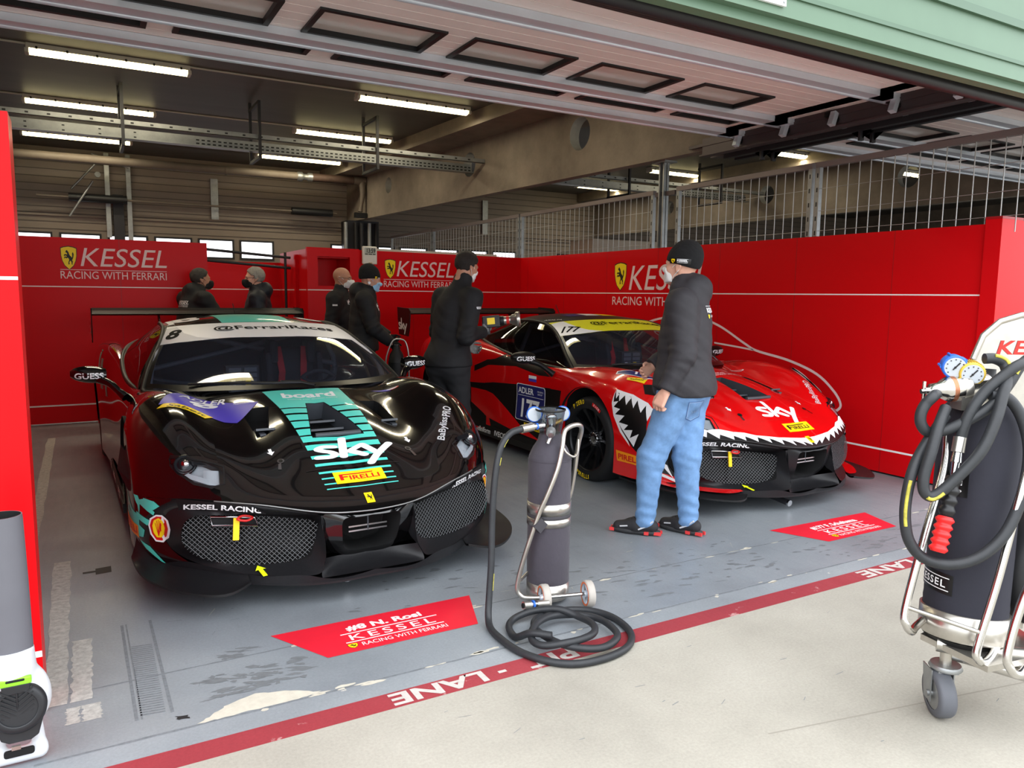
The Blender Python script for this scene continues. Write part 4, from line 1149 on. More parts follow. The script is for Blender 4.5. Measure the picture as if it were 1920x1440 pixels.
M_BINK = mat('banner lettering', (8, 8, 9), .7, spec=.1)
def mirror1(P): return np.concatenate([P[:0:-1]*np.array([-1, 1, 1]), P])
def build_car(spec):
    black = spec == 'black'
    PAINT = M_CBLACK if black else M_CRED
    if black: root = thing('race_car', 'gloss black race car with teal bonnet stripe numbered 8', 'car', (1.203, 3.462, 0), R(.947))
    else: root = thing('race_car', 'red race car with shark teeth on the nose numbered 177', 'car', (4.508, 3.526, 0), R(.31))
    # ---------------- ray-cast tree over all outer surfaces
    V = []; F = []
    for G in (BODY, WS, ROOF, SG, CORNER, RING, BAND):
        for s in (1, -1):
            n = len(V); P = G*np.array([s, 1, 1]); nr, nc = P.shape[:2]; V += [Vector(p) for p in P.reshape(-1, 3)]
            F += [(n+i*nc+j, n+i*nc+j+1, n+(i+1)*nc+j+1, n+(i+1)*nc+j) for i in range(nr-1) for j in range(nc-1)]
    T = BVHTree.FromPolygons(V, F)
    def sub(G, smin, smax, vmin, vmax): return G[smin:smax+1, vmin:vmax+1]
    u3, u4, u9 = IU(3), IU(4), NU-1; vb = IV(1.33); vf = IV(1.62); vd = IV(3.05); ve = NV-1
    # ---------------- bonnet
    bm = grid_bm(BODY[:u3+1, :vb+1], (1, -1)); cav = MB()
    hole = cut(bm, [(-.052,1.005),(.052,1.005),(.140,.585),(.134,.560),(-.134,.560),(-.140,.585)], (0, 1))
    rim_walls(hole, (0, .05, -.10), M_VENT, cav, M_HOLE, .96)
    for yy, zz, hw in ((.90,.745,.075),(.80,.715,.095),(.70,.688,.115)): cav.box((0, yy, zz), (hw*2, .085, .012), M_VENT, Matrix.Rotation(-.30, 3, 'X'))
    for s in (1, -1):
        P = [(s*.268,1.01),(s*.40,1.085),(s*.418,1.05),(s*.412,.76),(s*.365,.668),(s*.342,.682)]
        hole = cut(bm, P, (0, 1)); sv = MB(); rim_walls(hole, (0, .03, -.085), M_HOLE, sv, M_HOLE, .97)
        sv.box((s*.355, .80, .735), (.10, .20, .012), M_VENT, Matrix.Rotation(-.30, 3, 'X')); sv.box((s*.375, .70, .715), (.03, .05, .06), M_VENT); sv.obj('bonnet_vent', root)
    cav.obj('bonnet_vent', root)
    bon = bm_to_mb(bm, PAINT)
    # bright lip at the front of the centre vent
    bon.tube([(x, .566-.006*math.cos(x*9), .735) for x in np.linspace(-.125, .125, 9)], .013, M_VENT, 8)
    D = lambda pl, sh, m, ly=0, st=.03, mb=None: decal(mb or bon, T, pl, sh, m, ly, st)
    hw = lambda b: .188+.050*(b-.167)/1.133
    def band(y0, y1, m=M_TEAL, hole=True, x0=None, x1=None):
        segs = [(-1, 1)]
        if hole and y1 > .555 and y0 < 1.01:   # leave the vent free
            for s in (-1, 1):
                q = lambda y: (.052+(.140-.052)*(1.005-max(.585, min(1.005, y)))/.42)+.004
                yy0, yy1 = max(y0, .552), min(y1, 1.01)
                pts = [(s*q(yy0), yy0), (s*hw(yy0), yy0), (s*hw(yy1), yy1), (s*q(yy1), yy1)]
                D('top', poly2(pts), m)
            if y0 < .552: D('top', poly2([(-hw(y0),y0),(hw(y0),y0),(hw(.552),.552),(-hw(.552),.552)]), m)
            if y1 > 1.01: D('top', poly2([(-hw(1.01),1.01),(hw(1.01),1.01),(hw(y1),y1),(-hw(y1),y1)]), m)
        else: D('top', poly2([(-hw(y0),y0),(hw(y0),y0),(hw(y1),y1),(-hw(y1),y1)]), m)
    if black:
        for y0, y1 in ((.935,1.31),(.848,.918),(.752,.825),(.665,.735),(.583,.645),(.518,.570),(.450,.492),(.380,.404),(.324,.343),(.270,.284),(.230,.240),(.190,.199),(.155,.162)): band(y0, y1)
        D('top', aff(sky_mark(), (-.205,.305), (.235,.295), (-.150,.545)), M_VWHITE, 1, .02)
        D('top', aff(utext('board', bold=.035), (-.160,1.118), (.160,1.105), (-.150,1.225)), M_VWHITE, 1, .02)
        D('top', aff(utext('Enabling your decision making'), (-.14,1.075), (.16,1.068), (-.138,1.098)), M_VWHITE, 1, .03)
    else:
        D('top', aff(sky_mark(), (-.185,.270), (.200,.230), (-.150,.545)), M_VWHITE, 1, .02)
    # tyre maker sticker
    ps = pirelli(1, .5); q = lambda sh: aff(tr2(sh, .5, .5, sx=1, sy=2), (-.128,.185), (.136,.187), (-.128,.268)) if black else aff(tr2(sh, .5, .5, sx=1, sy=2), (-.104,.163), (.161,.163), (-.090,.255))
    for i, (sh, k) in enumerate(ps): D('top', q(sh), {'yellow': M_VYEL, 'red': M_VRED if black else M_INK}[k], 2+i)
    # badge
    D('top', aff(rect2(0,0,1,1), (-.0215,.045), (.0205,.045), (-.0215,.104)), M_VYEL, 3); D('top', aff(poly2(HORSE), (-.015,.056), (.015,.056), (-.015,.094)), M_INK, 4)
    # white make-up brand lettering and bonnet pins
    for s in ((1,),):
        D('top', aff(utext('BaByliss', bold=.015), (.600,.442), (.712,.635), (.552,.470)), M_VWHITE, 1, .02, None); 
        D('top', aff(utext('PRO', bold=.02), (.717,.645), (.770,.738), (.674,.668)), M_VWHITE, 1, .02)
    for s in (1, -1):
        D('top', poly2(circ2(s*.348, .415, .018, 16)), M_CHROME, 1); D('top', poly2(circ2(s*.348, .415, .010, 12)), M_CARBB, 2)
        D('top', poly2([(s*.35,.40),(s*.365,.395),(s*.375,.355),(s*.36,.350)]), M_CHROME, 1)
        a = (s*.378, .50); D('top', poly2([(a[0]-.008,a[1]+.028),(a[0]+.008,a[1]+.028),(a[0]+.008,a[1]),(a[0]+.02,a[1]),(a[0],a[1]-.028),(a[0]-.02,a[1]),(a[0]-.008,a[1])]), M_VWHITE, 1)
    D('top', poly2([(-.25,.300),(.25,.300),(.25,.304),(-.25,.304)]), M_CARBB if black else M_VRED, 1)
    if black:
        D('top', poly2([(.45,1.30),(.60,1.31),(.58,1.26)]), M_VBLUE, 1); D('top', poly2(circ2(.60, 1.29, .05, 16, .02)), M_VRED, 1); D('top', poly2(circ2(.60, 1.29, .04, 16, .013)), M_VWHITE, 2)
    else:
        for k, (nm, ww) in enumerate((('HUMANCARE', .17), ('MOTORSPORT LAS VEGAS', .24))): D('top', aff(utext(nm, bold=.01), (.02+.02*k,1.10-.045*k), (.02+.02*k+ww,1.10-.045*k), (.02+.02*k,1.13-.045*k)), M_VWHITE, 1)
        D('top', poly2(circ2(.52, 1.28, .075, 16, .022)), M_VWHITE, 1); D('top', poly2(circ2(.52, 1.28, .062, 16, .014)), M_VRED, 2)
    # ---------------- fenders with arches and headlights
    arch = lambda cy, cz, r: [(cy+r*math.cos(a), cz+r*math.sin(a)) for a in np.linspace(R(-8), R(188), 40)]+[(cy-r, .02), (cy+r, .02)]
    lens_faces = {}
    for s in (1, -1):
        nm = 'left' if s > 0 else 'right'; SD = 'right' if s > 0 else 'left'
        bm = grid_bm(BODY[u3:, :vf+1], (s,))
        cut(bm, arch(1.432, .36, .405), (1, 2))
        hl = [(s*.624,.419),(s*.636,.333),(s*.690,.350),(s*.760,.420),(s*.822,.515),(s*.848,.575),(s*.846,.607),(s*.735,.497)]
        hole = cut(bm, hl, (0, 1))
        fen = bm_to_mb(bm, PAINT)
        DF = lambda pl, sh, m, ly=0, st=.03: decal(fen, T, pl, sh, m, ly, st)
        # race number panel on the fender top
        if s < 0:
            if black:
                P = [(-.850,1.110),(-.800,1.30),(-.395,1.31),(-.40,1.12),(-.470,.885),(-.535,.870),(-.640,.915)]
                A_, B_, C_ = (-.86,1.02), (-.47,.80), (-.60,1.42)
                for mb_ in (fen, bon):
                    decal(mb_, T, 'top', poly2([(-.846,1.03),(-.79,1.16),(-.650,1.335),(-.300,1.130),(-.470,.878),(-.540,.872),(-.61,.905)]), M_VBLUE, 1) if mb_ is fen else None
                decal(fen, T, 'top', aff(utext('ADLER', bold=.02), (-.722,1.085), (-.470,1.222), (-.672,1.285)), M_VWHITE, 3, .02) if False else None
                decal(fen, T, 'top', aff(utext('ADLER', bold=.025), (-.735,1.125), (-.475,1.195), (-.70,1.235)), M_VWHITE, 3, .02)
                decal(fen, T, 'top', aff(utext('PILSEN GROUP'), (-.435,1.165), (-.345,1.14), (-.425,1.195)), M_VWHITE, 3, .02)
                decal(fen, T, 'top', aff(utext('8', bold=.04), (-.66,1.0), (-.51,1.135), (-.705,1.075)), M_VWHITE, 3, .02)
                decal(fen, T, 'top', poly2([(-.86,.985),(-.822,1.01),(-.590,.905),(-.640,.852)]), M_VYEL, 3); decal(fen, T, 'top', aff(utext('Sabelt', bold=.01), (-.815,.960), (-.640,.872), (-.793,.985)), M_VBLK, 4, .02)
            else:
                decal(fen, T, 'top', poly2([(-.887,1.20),(-.853,1.225),(-.640,1.02),(-.70,.90),(-.80,.93)]), M_VWHITE, 1); decal(fen, T, 'top', poly2([(-.877,1.195),(-.853,1.210),(-.655,1.015),(-.71,.915),(-.80,.945)]), M_VNAVY, 2)
                decal(fen, T, 'top', aff(utext('177', bold=.03), (-.82,1.05), (-.70,.95), (-.77,1.10)), M_VWHITE, 3, .02)
                decal(fen, T, 'top', poly2([(-.897,1.05),(-.878,1.065),(-.80,.92),(-.85,.90)]), M_VYEL, 3); decal(fen, T, 'top', aff(utext('Sabelt', bold=.01), (-.885,1.03), (-.835,.925), (-.87,1.035)), M_VBLK, 4, .02)
                decal(fen, T, 'top', poly2([(-.90,.83),(-.86,.90),(-.70,.72),(-.66,.60),(-.76,.60)]), M_VMBLK, 1)
        if s > 0:
            DF('top', aff(utext('BaByliss', bold=.015), (.600,.442), (.712,.635), (.552,.470)), M_VWHITE, 1, .02); DF('top', aff(utext('PRO', bold=.02), (.717,.645), (.770,.738), (.674,.668)), M_VWHITE, 1, .02)
        if black:
            for P in ([(.675,.478),(.645,.462),(.60,.452),(.598,.425),(.69,.463)], [(.76,.476),(.72,.476),(.69,.41),(.69,.378)], [(1.02,.44),(.98,.455),(.80,.40),(.69,.372),(.69,.335),(.85,.380)], [(1.02,.34),(.96,.375),(.80,.37),(.69,.345),(.69,.285),(.85,.29),(1.0,.275)]):
                DF(SD, poly2(P), M_TEAL)
            for k in range(4):
                DF(SD, poly2([(1.10-.02*k+.012,.60-.05*k),(1.10-.02*k-.012,.60-.05*k),(1.10-.02*k-.015,.58-.05*k),(1.10-.02*k+.009,.58-.05*k)]), M_TEAL)
            DF(SD, poly2([(1.0,.335),(.80,.333),(.70,.325),(.70,.262),(.80,.265),(1.0,.258)]), M_VORA, 2); DF(SD, aff(utext('PIRELLI', bold=.03), (.985,.278) if s < 0 else (.715,.278), (.715,.280) if s < 0 else (.985,.278), (.985,.318) if s < 0 else (.715,.318)), M_VRED, 3, .02)
        else:
            # shark mouth
            DF(SD, poly2([(1.06,.79),(1.055,.69),(1.02,.60),(.94,.50),(.82,.395),(.60,.26),(.60,.46),(.70,.50),(.72,.64),(.76,.715),(.90,.76)]), M_VMBLK, 1)
            up = [((1.06,.792),(1.015,.760),(1.035,.728)),((1.02,.775),(.955,.764),(.995,.712)),((.965,.768),(.897,.748),(.919,.693)),((.902,.752),(.843,.736),(.848,.677)),((.848,.740),(.765,.712),(.780,.652)),((.772,.714),(.70,.68),(.715,.60))]
            dn = [((1.060,.70),(1.052,.66),(1.004,.712)),((1.055,.665),(1.035,.605),(.973,.657)),((1.037,.61),(.985,.55),(.918,.614)),((.99,.558),(.925,.50),(.872,.55)),((.93,.505),(.85,.44),(.822,.52)),((.86,.45),(.80,.40),(.76,.50))]
            for P in up+dn: DF(SD, poly2(list(P)), M_VWHITE, 2)
            DF(SD, poly2([(1.062,.79),(1.056,.69),(1.02,.60),(.94,.50),(.86,.43),(.84,.395),(.96,.485),(1.045,.595),(1.075,.69)]), M_VWHITE, 2)
            DF(SD, poly2([(1.062,.795),(.90,.77),(.765,.722),(.72,.69),(.74,.70),(.90,.752),(1.05,.775)]), M_VWHITE, 2)
            DF(SD, poly2([(1.0,.343),(.82,.340),(.70,.332),(.70,.262),(.82,.268),(.985,.263)]), M_VORA, 3); DF(SD, aff(utext('PIRELLI', bold=.03), (.972,.280) if s < 0 else (.715,.280), (.715,.282) if s < 0 else (.972,.280), (.972,.322) if s < 0 else (.715,.322)), M_VRED, 4, .02)
            DF(SD, poly2([(1.87,.62),(1.86,.69),(2.04,.685),(2.04,.16),(1.88,.16),(1.86,.40)]), M_VMBLK)
        # white teeth band round the nose
        DF('top', stroke2(hl+[hl[0]], .0035, 0, False), M_CARBB, 0, .05)
        f_o = fen.obj('front_fender', root)
        # headlight
        h = bpy.data.objects.new('headlight', None); COL.objects.link(h); h.parent = root
        m = MB(); rim_walls(hole, (0, .030, -.026), M_HLDARK, m, M_HLREF, .97)
        m.obj('housing', h)
        m = MB(); m.lathe([(.012,-.012),(.05,-.006),(.056,.01),(.046,.016),(.04,.01),(.034,.016),(.02,.022),(.001,.024)], (s*.785,.528,.646), (s*.12,-.75,.62), M_HLDARK, 26, True, True); m.sph((s*.785,.516,.656), .022, M_CHROME, 14); m.prism([(-.075,-.004),(.02,-.004),(.03,.020),(-.075,.022)], (s*.735,.492,.655), (s*1,.55,.05), (0,.62,.78), .02, M_HLDARK); m.obj('projector', h)
        m = MB(); m.grid([[(s*.636,.345,.566),(s*.70,.372,.572),(s*.77,.445,.592),(s*.83,.54,.628)],[(s*.638,.375,.588),(s*.70,.397,.596),(s*.765,.468,.610),(s*.825,.556,.640)]], M_HLREF, True, s < 0)
        m.grid([[(s*.634,.355,.574),(s*.70,.385,.582),(s*.722,.41,.59)],[(s*.630,.41,.625),(s*.69,.425,.632),(s*.712,.45,.628)]], M_HLREF, True, s < 0); m.obj('reflector', h)
        m = MB()
        for f_ in hole: m.add(f_, [tuple(range(len(f_)))], M_HLG, True)
        m.obj('lens', h)
        # doors
        bm = grid_bm(BODY[IU(4):, vf:vd+1], (s,)); dr = bm_to_mb(bm, PAINT)
        DD = lambda sh, m, ly=0, st=.04: decal(dr, T, SD, sh, m, ly, st)
        if not black:
            DD(poly2([(2.03,.69),(2.20,.683),(2.62,.665),(3.05,.64),(3.2,.62),(3.2,.50),(3.05,.16),(2.03,.16)]), M_VMBLK)
            DD(poly2([(3.2,.548),(3.05,.527),(2.50,.285),(2.13,.20),(2.60,.218),(3.07,.27),(3.2,.30)]), M_CRED, 1)
            DD(poly2([(3.2,.85),(3.03,.875),(2.87,.93),(2.60,.93),(2.30,.885),(2.05,.79),(2.24,.785),(2.63,.834),(3.08,.809),(3.2,.80)]), M_VMBLK)
            a, b_ = (2.613, 2.123) if s < 0 else (2.123, 2.613); w_ = b_-a
            pp = lambda sh: [((a+(x)*w_), .342+y*.34) for x, y in sh[0]]
            rp = lambda r0: poly2([(a+w_*x, .342+.34*y) for x, y in rrect(r0, r0, 1-r0, 1-r0, .06)])
            DD(rp(0), M_VWHITE, 2); DD(rp(.018), M_VNAVY, 3); 
            T_ = lambda st, x0, x1, y0, y1, b=.02: DD(aff(utext(st, bold=b), (a+w_*x0, .342+.34*y0), (a+w_*x1, .342+.34*y0), (a+w_*x0, .342+.34*y1)), M_VWHITE, 4, .03)
            T_('ADLER', .06, .60, .74, .91); T_('PILSEN', .74, .93, .84, .88, 0); T_('GROUP', .74, .90, .77, .81, 0); T_('177', .20, .82, .08, .60, .03)
            DD(poly2([(a+w_*.05,.342+.34*.68),(a+w_*.95,.342+.34*.68),(a+w_*.95,.342+.34*.69),(a+w_*.05,.342+.34*.69)]), M_VWHITE, 4)
            DD(aff(rect2(0,0,1,1), (2.45,.278) if s < 0 else (2.16,.278), (2.16,.276) if s < 0 else (2.45,.278), (2.45,.328) if s < 0 else (2.16,.328)), M_VYEL, 2); DD(aff(utext('Sabelt', bold=.02), (2.43,.285) if s < 0 else (2.18,.285), (2.18,.285) if s < 0 else (2.43,.285), (2.43,.322) if s < 0 else (2.18,.322)), M_VBLK, 3)
            for k, m_ in enumerate((M_VBLUE, M_VWHITE, M_VRED)):
                if k < 2: DD(rect2(2.27, .718+.027*k, 2.40, .745+.027*k), m_, 1)
        else:
            for k in range(8): DD(poly2([(2.10+.1*k,.62-.01*k),(2.16+.1*k,.62-.01*k),(2.13+.1*k,.70-.01*k),(2.07+.1*k,.70-.01*k)]), M_TEAL) if False else None
        dr.obj('door', root)
        # rear quarter
        bm = grid_bm(BODY[IU(4):, vd:], (s,)); cut(bm, arch(4.24, .37, .42), (1, 2)); rq = bm_to_mb(bm, PAINT)
        DQ = lambda sh, m, ly=0: decal(rq, T, SD, sh, m, ly, .05)
        if black:
            for P in ([(3.62,.94),(3.72,.94),(3.62,.70),(3.52,.70)], [(3.82,1.0),(3.90,1.0),(3.80,.84),(3.72,.84)], [(3.40,.86),(3.47,.86),(3.40,.66),(3.33,.66)]): DQ(poly2(P), M_TEAL)
        else:
            DQ(poly2([(3.16,.62),(3.5,.60),(3.9,.58),(3.9,.16),(3.16,.16)]), M_VMBLK); DQ(poly2([(3.16,.86),(3.4,.78),(3.4,.72),(3.16,.80)]), M_VMBLK); DQ(poly2([(3.16,.545),(3.45,.55),(3.45,.40),(3.16,.29)]), M_CRED, 1)
        rq.obj('rear_quarter', root)
        # skirt
        sk = MB(); sk.bb((s*.93-.07, 1.86, .09), (s*.93+.07, 3.82, .15), M_CARBB if black else M_VMBLK); 
        V4 = [(s*1.0,1.88,.10),(s*1.0,3.8,.10),(s*.992,3.8,.20),(s*.992,1.88,.20)]; sk.add(V4, [(0,1,2,3) if s > 0 else (3,2,1,0)], M_CARBB)
        if not black:
            for st, y0, ln in (('IVECO', 2.73, .24), ('infiniform', 3.05, .30)):
                a, b_ = (y0+ln, y0) if s < 0 else (y0, y0+ln); sh = aff(utext(st, bold=.03, shear=.15), (a, .118), (b_, .118), (a, .172)); sk.add([(s*1.0022, p[0], p[1]) for p in sh[0]], [f_ if s > 0 else f_ for f_ in sh[1]], M_VWHITE)
        else:
            for st, y0, ln in (('IVECO', 2.1, .24), ('infiniform', 2.6, .30), ('GUESS', 3.1, .2)):
                a, b_ = (y0+ln, y0) if s < 0 else (y0, y0+ln); sh = aff(utext(st, bold=.03, shear=.15), (a, .118), (b_, .118), (a, .172)); sk.add([(s*1.0022, p[0], p[1]) for p in sh[0]], sh[1], M_VWHITE)
        sk.obj('side_skirt', root)
        # wheel arch liners
        for cy, cz, r, xo in ((1.432,.36,.415,1.0),(4.24,.37,.43,1.03)):
            lm = MB(); P = []
            for a in np.linspace(R(-10), R(190), 30): P.append([(s*xo, cy+r*math.cos(a), cz+r*math.sin(a)), (s*.55, cy+r*math.cos(a), cz+r*math.sin(a))])
            lm.grid(P, M_HOLE, True); lm.obj('arch_liner', root)
        make_wheel(root, s*HUBF[0], HUBF[1], HUBF[2], .262, .29, 0, not black and s < 0)
        make_wheel(root, s*HUBR[0], HUBR[1], HUBR[2], .262, .33)
        # side window with frame
        g = MB(); gadd(g, SG, M_SIDEG, (s,)); g.obj('side_window', root)
        fr = MB(); fr.tube([Vector(p)*1 if s > 0 else Vector((-p[0], p[1], p[2])) for p in SG[-1]], .015, M_CARBB, 8); fr.tube([(s*p[0], p[1], p[2]) for p in SG[0]], .016, M_CARBB, 8); fr.tube([(s*p[0], p[1], p[2]) for p in SG[:, -1]], .014, M_CARBB, 8)
        fr.obj('window_frame', root)
        # rear buttress patch between roof rail and haunch
        rl = csx(RAIL, np.linspace(.58, 1, 14)); hb = np.array([BODY[IU(4)-4, IV(t)] for t in np.linspace(3.35, 4.4, 14)]); sgE = SG[:, -1]
        G = np.stack([rl*(1-t)+hb*t+np.array([0, 0, -.02*math.sin(PI*t)]) for t in np.linspace(0, 1, 8)])
        bt = MB(); gadd(bt, G, PAINT, (s,), True); bt.obj('rear_buttress', root)
        # mirror: pod on a long arm
        mr = bpy.data.objects.new('wing_mirror', None); COL.objects.link(mr); mr.parent = root
        MP = M_CBLACK if black else M_VMBLK
        m = MB(); pod = []
        for t in np.linspace(0, 1, 9):
            x = s*(1.045+.205*t); r1 = .062*math.sqrt(max(.02, 1-((t-.42)/.62)**2)); 
            pod.append([(x, 2.19+.02*t+1.25*r1*math.cos(a)+(0 if math.cos(a) < 0 else -.3*r1), .948+.012*t+.92*r1*math.sin(a)) for a in np.linspace(0, 2*PI, 17)])
        m.grid(pod, MP, True, s > 0)
        for e in (0, -1): m.add([Vector(p) for p in pod[e][:-1]], [tuple(range(16))], MP, True)
        sh = aff(utext('GUESS', bold=.02), (s*1.06, .93) if s > 0 else (s*1.225,.93), (s*1.225,.932) if s > 0 else (s*1.06,.93), (s*1.06,.968) if s > 0 else (s*1.225,.968))
        tt = BVHTree.FromPolygons([Vector(p) for row in pod for p in row], [(i*17+j, i*17+j+1, (i+1)*17+j+1, (i+1)*17+j) for i in range(8) for j in range(16)])
        decal(m, tt, 'front', sh, M_VWHITE, 0, .02); m.obj('mirror_pod', mr)
        m = MB(); m.tube([(s*1.09,2.16,.925),(s*1.03,2.10,.90),(s*.985,2.04,.855),(s*.945,2.00,.815)], [.028,.024,.022,.03], MP, 10, spline=4); m.obj('mirror_arm', mr)
        m = MB(); m.add([(s*1.06,2.255,.91),(s*1.21,2.272,.92),(s*1.21,2.272,.99),(s*1.06,2.255,.985)], [(0,1,2,3) if s < 0 else (3,2,1,0)], M_CHROME); m.obj('mirror_glass', mr)
        # intake: frame ring, mesh, dark box
        inn = bpy.data.objects.new('bumper_intake', None); COL.objects.link(inn); inn.parent = root
        m = MB(); gadd(m, RING, M_CARB, (s,), True); m.obj('intake_frame', inn)
        m = MB(); Gp = GC*np.array([s, 1, 1]); A_ = np.c_[Gp[:, 0], Gp[:, 2], np.ones(len(Gp))]; co = np.linalg.lstsq(A_, Gp[:, 1], rcond=None)[0]
        yf = lambda x, z: co[0]*x+co[1]*z+co[2]
        poly = [(p[0], p[2]) for p in Gp]
        def clip_line(c0, sl):
            """line z = sl*x + c0 clipped to the opening"""
            xs = []
            for i in range(len(poly)):
                (x1, z1), (x2, z2) = poly[i-1], poly[i]; f1 = z1-sl*x1-c0; f2 = z2-sl*x2-c0
                if f1*f2 < 0: xs.append(x1+(x2-x1)*f1/(f1-f2))
            return sorted(xs)
        for sl in (1., -1.):
            zz = [p[1]-sl*p[0] for p in poly]; c0 = min(zz)
            while c0 < max(zz):
                xs = clip_line(c0, sl)
                for a, b_ in zip(xs[::2], xs[1::2]):
                    za, zb = sl*a+c0, sl*b_+c0; m.cyl((a, yf(a, za)-.004, za), (b_, yf(b_, zb)-.004, zb), .0019, M_MESH, n=4, caps=False)
                c0 += .0225
        m.obj('intake_mesh', inn)
        m = MB(); back = [Vector((p[0], p[1]+.10, p[2])) for p in Gp]; n = len(Gp); m.add([Vector(p) for p in Gp]+back, [(i, (i+1) % n, n+(i+1) % n, n+i) for i in range(n)], M_HOLE, True); m.add(back, [tuple(range(n))], M_HOLE)
        m.obj('intake_duct', inn)
        # tow strap and number plate frame behind the driver's right intake
        if s < 0:
            m = MB(); xc = -.60; yy = lambda x, z: yf(x, z)-.018
            fr_ = [(-.71,.452),(-.50,.415),(-.49,.375),(-.695,.398)]
            fr_ = [(-.705,.428),(-.515,.418),(-.505,.380),(-.70,.385)]
            m.tube([(x, yy(x, z), z) for x, z in fr_], .006, M_CHROME, 6, closed=True); m.add([(x, yy(x, z)+.012, z) for x, z in fr_], [(0,1,2,3)], M_HOLE); m.obj('plate_frame', inn)
            m = MB(); m.box((-.605, .245, .375), (.028, .008, .105), M_YTAPE, Matrix.Rotation(.10, 3, 'Y') @ Matrix.Rotation(-.2, 3, 'X')); m.obj('tow_strap', inn)
            m = MB(); m.tube([(-.60,.235,.425),(-.56,.225,.415),(-.53,.235,.425),(-.57,.25,.435)], .006, mat('red cable', (200, 30, 30), .5), 6, closed=True, spline=4); m.obj('pull_loop', inn)
            m = MB(); P = [(0,.05),(.026,.008),(.011,.010),(.011,-.052),(-.011,-.052),(-.011,.010),(-.026,.008)]; ca, sa = math.cos(.16), math.sin(.16)
            sh = poly2([(-.512+a*ca+b_*sa*-1, .158+a*sa+b_*ca) for a, b_ in P]); yr = np.array([(g_*.5+f_*.5) for f_, g_ in zip(FC, GC)])
            zq = lambda x, y: .1645+.21*(y-.105)+.006
            m.add([(x, y, zq(x, y)) for x, y in sh[0]], sh[1], M_NEON)
            m.obj('arrow_sticker', inn)
        # lettered carbon plate on the nose edge
        q = np.linspace(.0, 1, 14); e = csx(EDGE, .26+(.80-.26)*(.40+.60*q)); f_ = csx(IN_F[:5], .36+.64*q)
        Gpl = np.stack([e+np.array([0, -.014, .004]), e*.5+f_*.5+np.array([0, -.020, 0]), f_+np.array([0, -.014, -.012])])*np.array([s, 1, 1])
        m = MB(); m.grid(Gpl, M_CARBB, True, s < 0)
        tt = BVHTree.FromPolygons([Vector(p) for row in Gpl for p in row], [(i*14+j, i*14+j+1, (i+1)*14+j+1, (i+1)*14+j) for i in range(2) for j in range(13)])
        xs = [float(q_[0]) for q_ in Gpl[2]]; zs = [float(q_[2]) for q_ in Gpl[2]]; o_ = np.argsort(xs); xs = np.array(xs)[o_]; zs = np.array(zs)[o_]
        tv_, tf_ = chop2(aff(utext('KESSEL RACING', bold=.03), (xs[0]+.02, 0), (xs[-1]-.02, 0), (xs[0]+.02, .027)), .012)
        decal(m, tt, 'front', ([(x, float(np.interp(x, xs, zs))+.006+y) for x, y in tv_], tf_), M_VWHITE, 0, .05, .0035); m.obj('name_plate', root)
        # nose flap under the bumper
        a_ = cs(FLAP_O, 26); b_ = cs(FLAP_I, 26); G = np.stack([a_*(1-t)+b_*t+np.array([0, 0, -.012*math.sin(PI*t)]) for t in np.linspace(0, 1, 6)])
        m = MB(); gadd(m, G, M_CARB if black else M_CARB, (s,), True); gadd(m, G-np.array([0, 0, .012]), M_CARBB, (s,)); gadd(m, np.stack([G[0]-np.array([0, 0, .012]), G[0]]), M_CARBB, (s,), True)
        if not black: gadd(m, np.stack([b_*(1-t)+a_*t+np.array([0, 0, .006]) for t in (0, .2, .42)]), M_CRED, (s,))
        m.obj('splitter_flap', root)
        # side blade on the bumper corner
        if not black: continue
        m = MB(); Pb = [(s*.886,.532,.50),(s*.945,.66,.47),(s*1.022,.86,.475),(s*1.06,1.02,.56),(s*1.03,1.18,.66),(s*.99,.98,.60),(s*.93,.70,.53)]
        m.add([Vector(p) for p in Pb]+[Vector((p[0]-s*.012, p[1], p[2]-.012)) for p in Pb], [tuple(range(7)), tuple(range(13, 6, -1))]+[(i, (i+1) % 7, 7+(i+1) % 7, 7+i) for i in range(7)], M_CARB); m.obj('bumper_blade', root)
    # nose teeth (red car) over bonnet and fenders are added as their own layer on the bumper strip
    if not black:
        tb = bon
        roots = [(-.775,.41),(-.716,.366),(-.654,.302),(-.578,.248),(-.507,.21),(-.425,.173),(-.346,.138),(-.258,.103),(-.176,.080),(-.088,.060),(-.003,.055)]
        tips = [(-.731,.350),(-.669,.288),(-.588,.227),(-.519,.184),(-.443,.142),(-.353,.102),(-.27,.068),(-.172,.043),(-.082,.033),(-.02,.031)]
        topb = [(-.83,.50),(-.775,.447),(-.71,.37),(-.639,.330),(-.56,.27),(-.487,.238),(-.42,.19),(-.342,.158),(-.26,.125),(-.16,.105),(-.07,.093),(0,.092)]
        for sx in (1, -1):
            mx = lambda P: [(sx*-1*p[0] if sx > 0 else p[0], p[1]) for p in P]
            ins = lambda y, x: y+.0
            # black strip in front of the teeth
            edge2 = [(p[0], p[1]) for p in csx(EDGE, np.linspace(0, .82, 14))]
            blk = [(-p[0], p[1]+.001) for p in csx(NOSE, np.linspace(0, .82, 14))]            # along the nose edge, centre -> side
            decal(bon, T, 'top', poly2(mx(blk+topb)), M_VMBLK, 1, .03)
            decal(bon, T, 'top', poly2(mx(topb[::-1]+roots[::-1][::-1])) if False else poly2(mx(topb+roots[::-1][::-1][::-1])), M_VWHITE, 2, .03)
            for i in range(len(tips)): decal(bon, T, 'top', poly2(mx([roots[i], roots[i+1], tips[i]])), M_VWHITE, 2, .03)
    if not black: bon.tube([Vector(p)+Vector((0,-.001,.000)) for p in mirror1(csx(NOSE, np.linspace(0, .80, 30)))], .006, M_VMBLK, 6)
    if black: bon.tube([Vector(p)+Vector((0,-.003,-.004)) for p in mirror1(csx(NOSE, np.linspace(0, .62, 24)))], .0035, M_GALV, 6)
    bon.obj('bonnet', root)
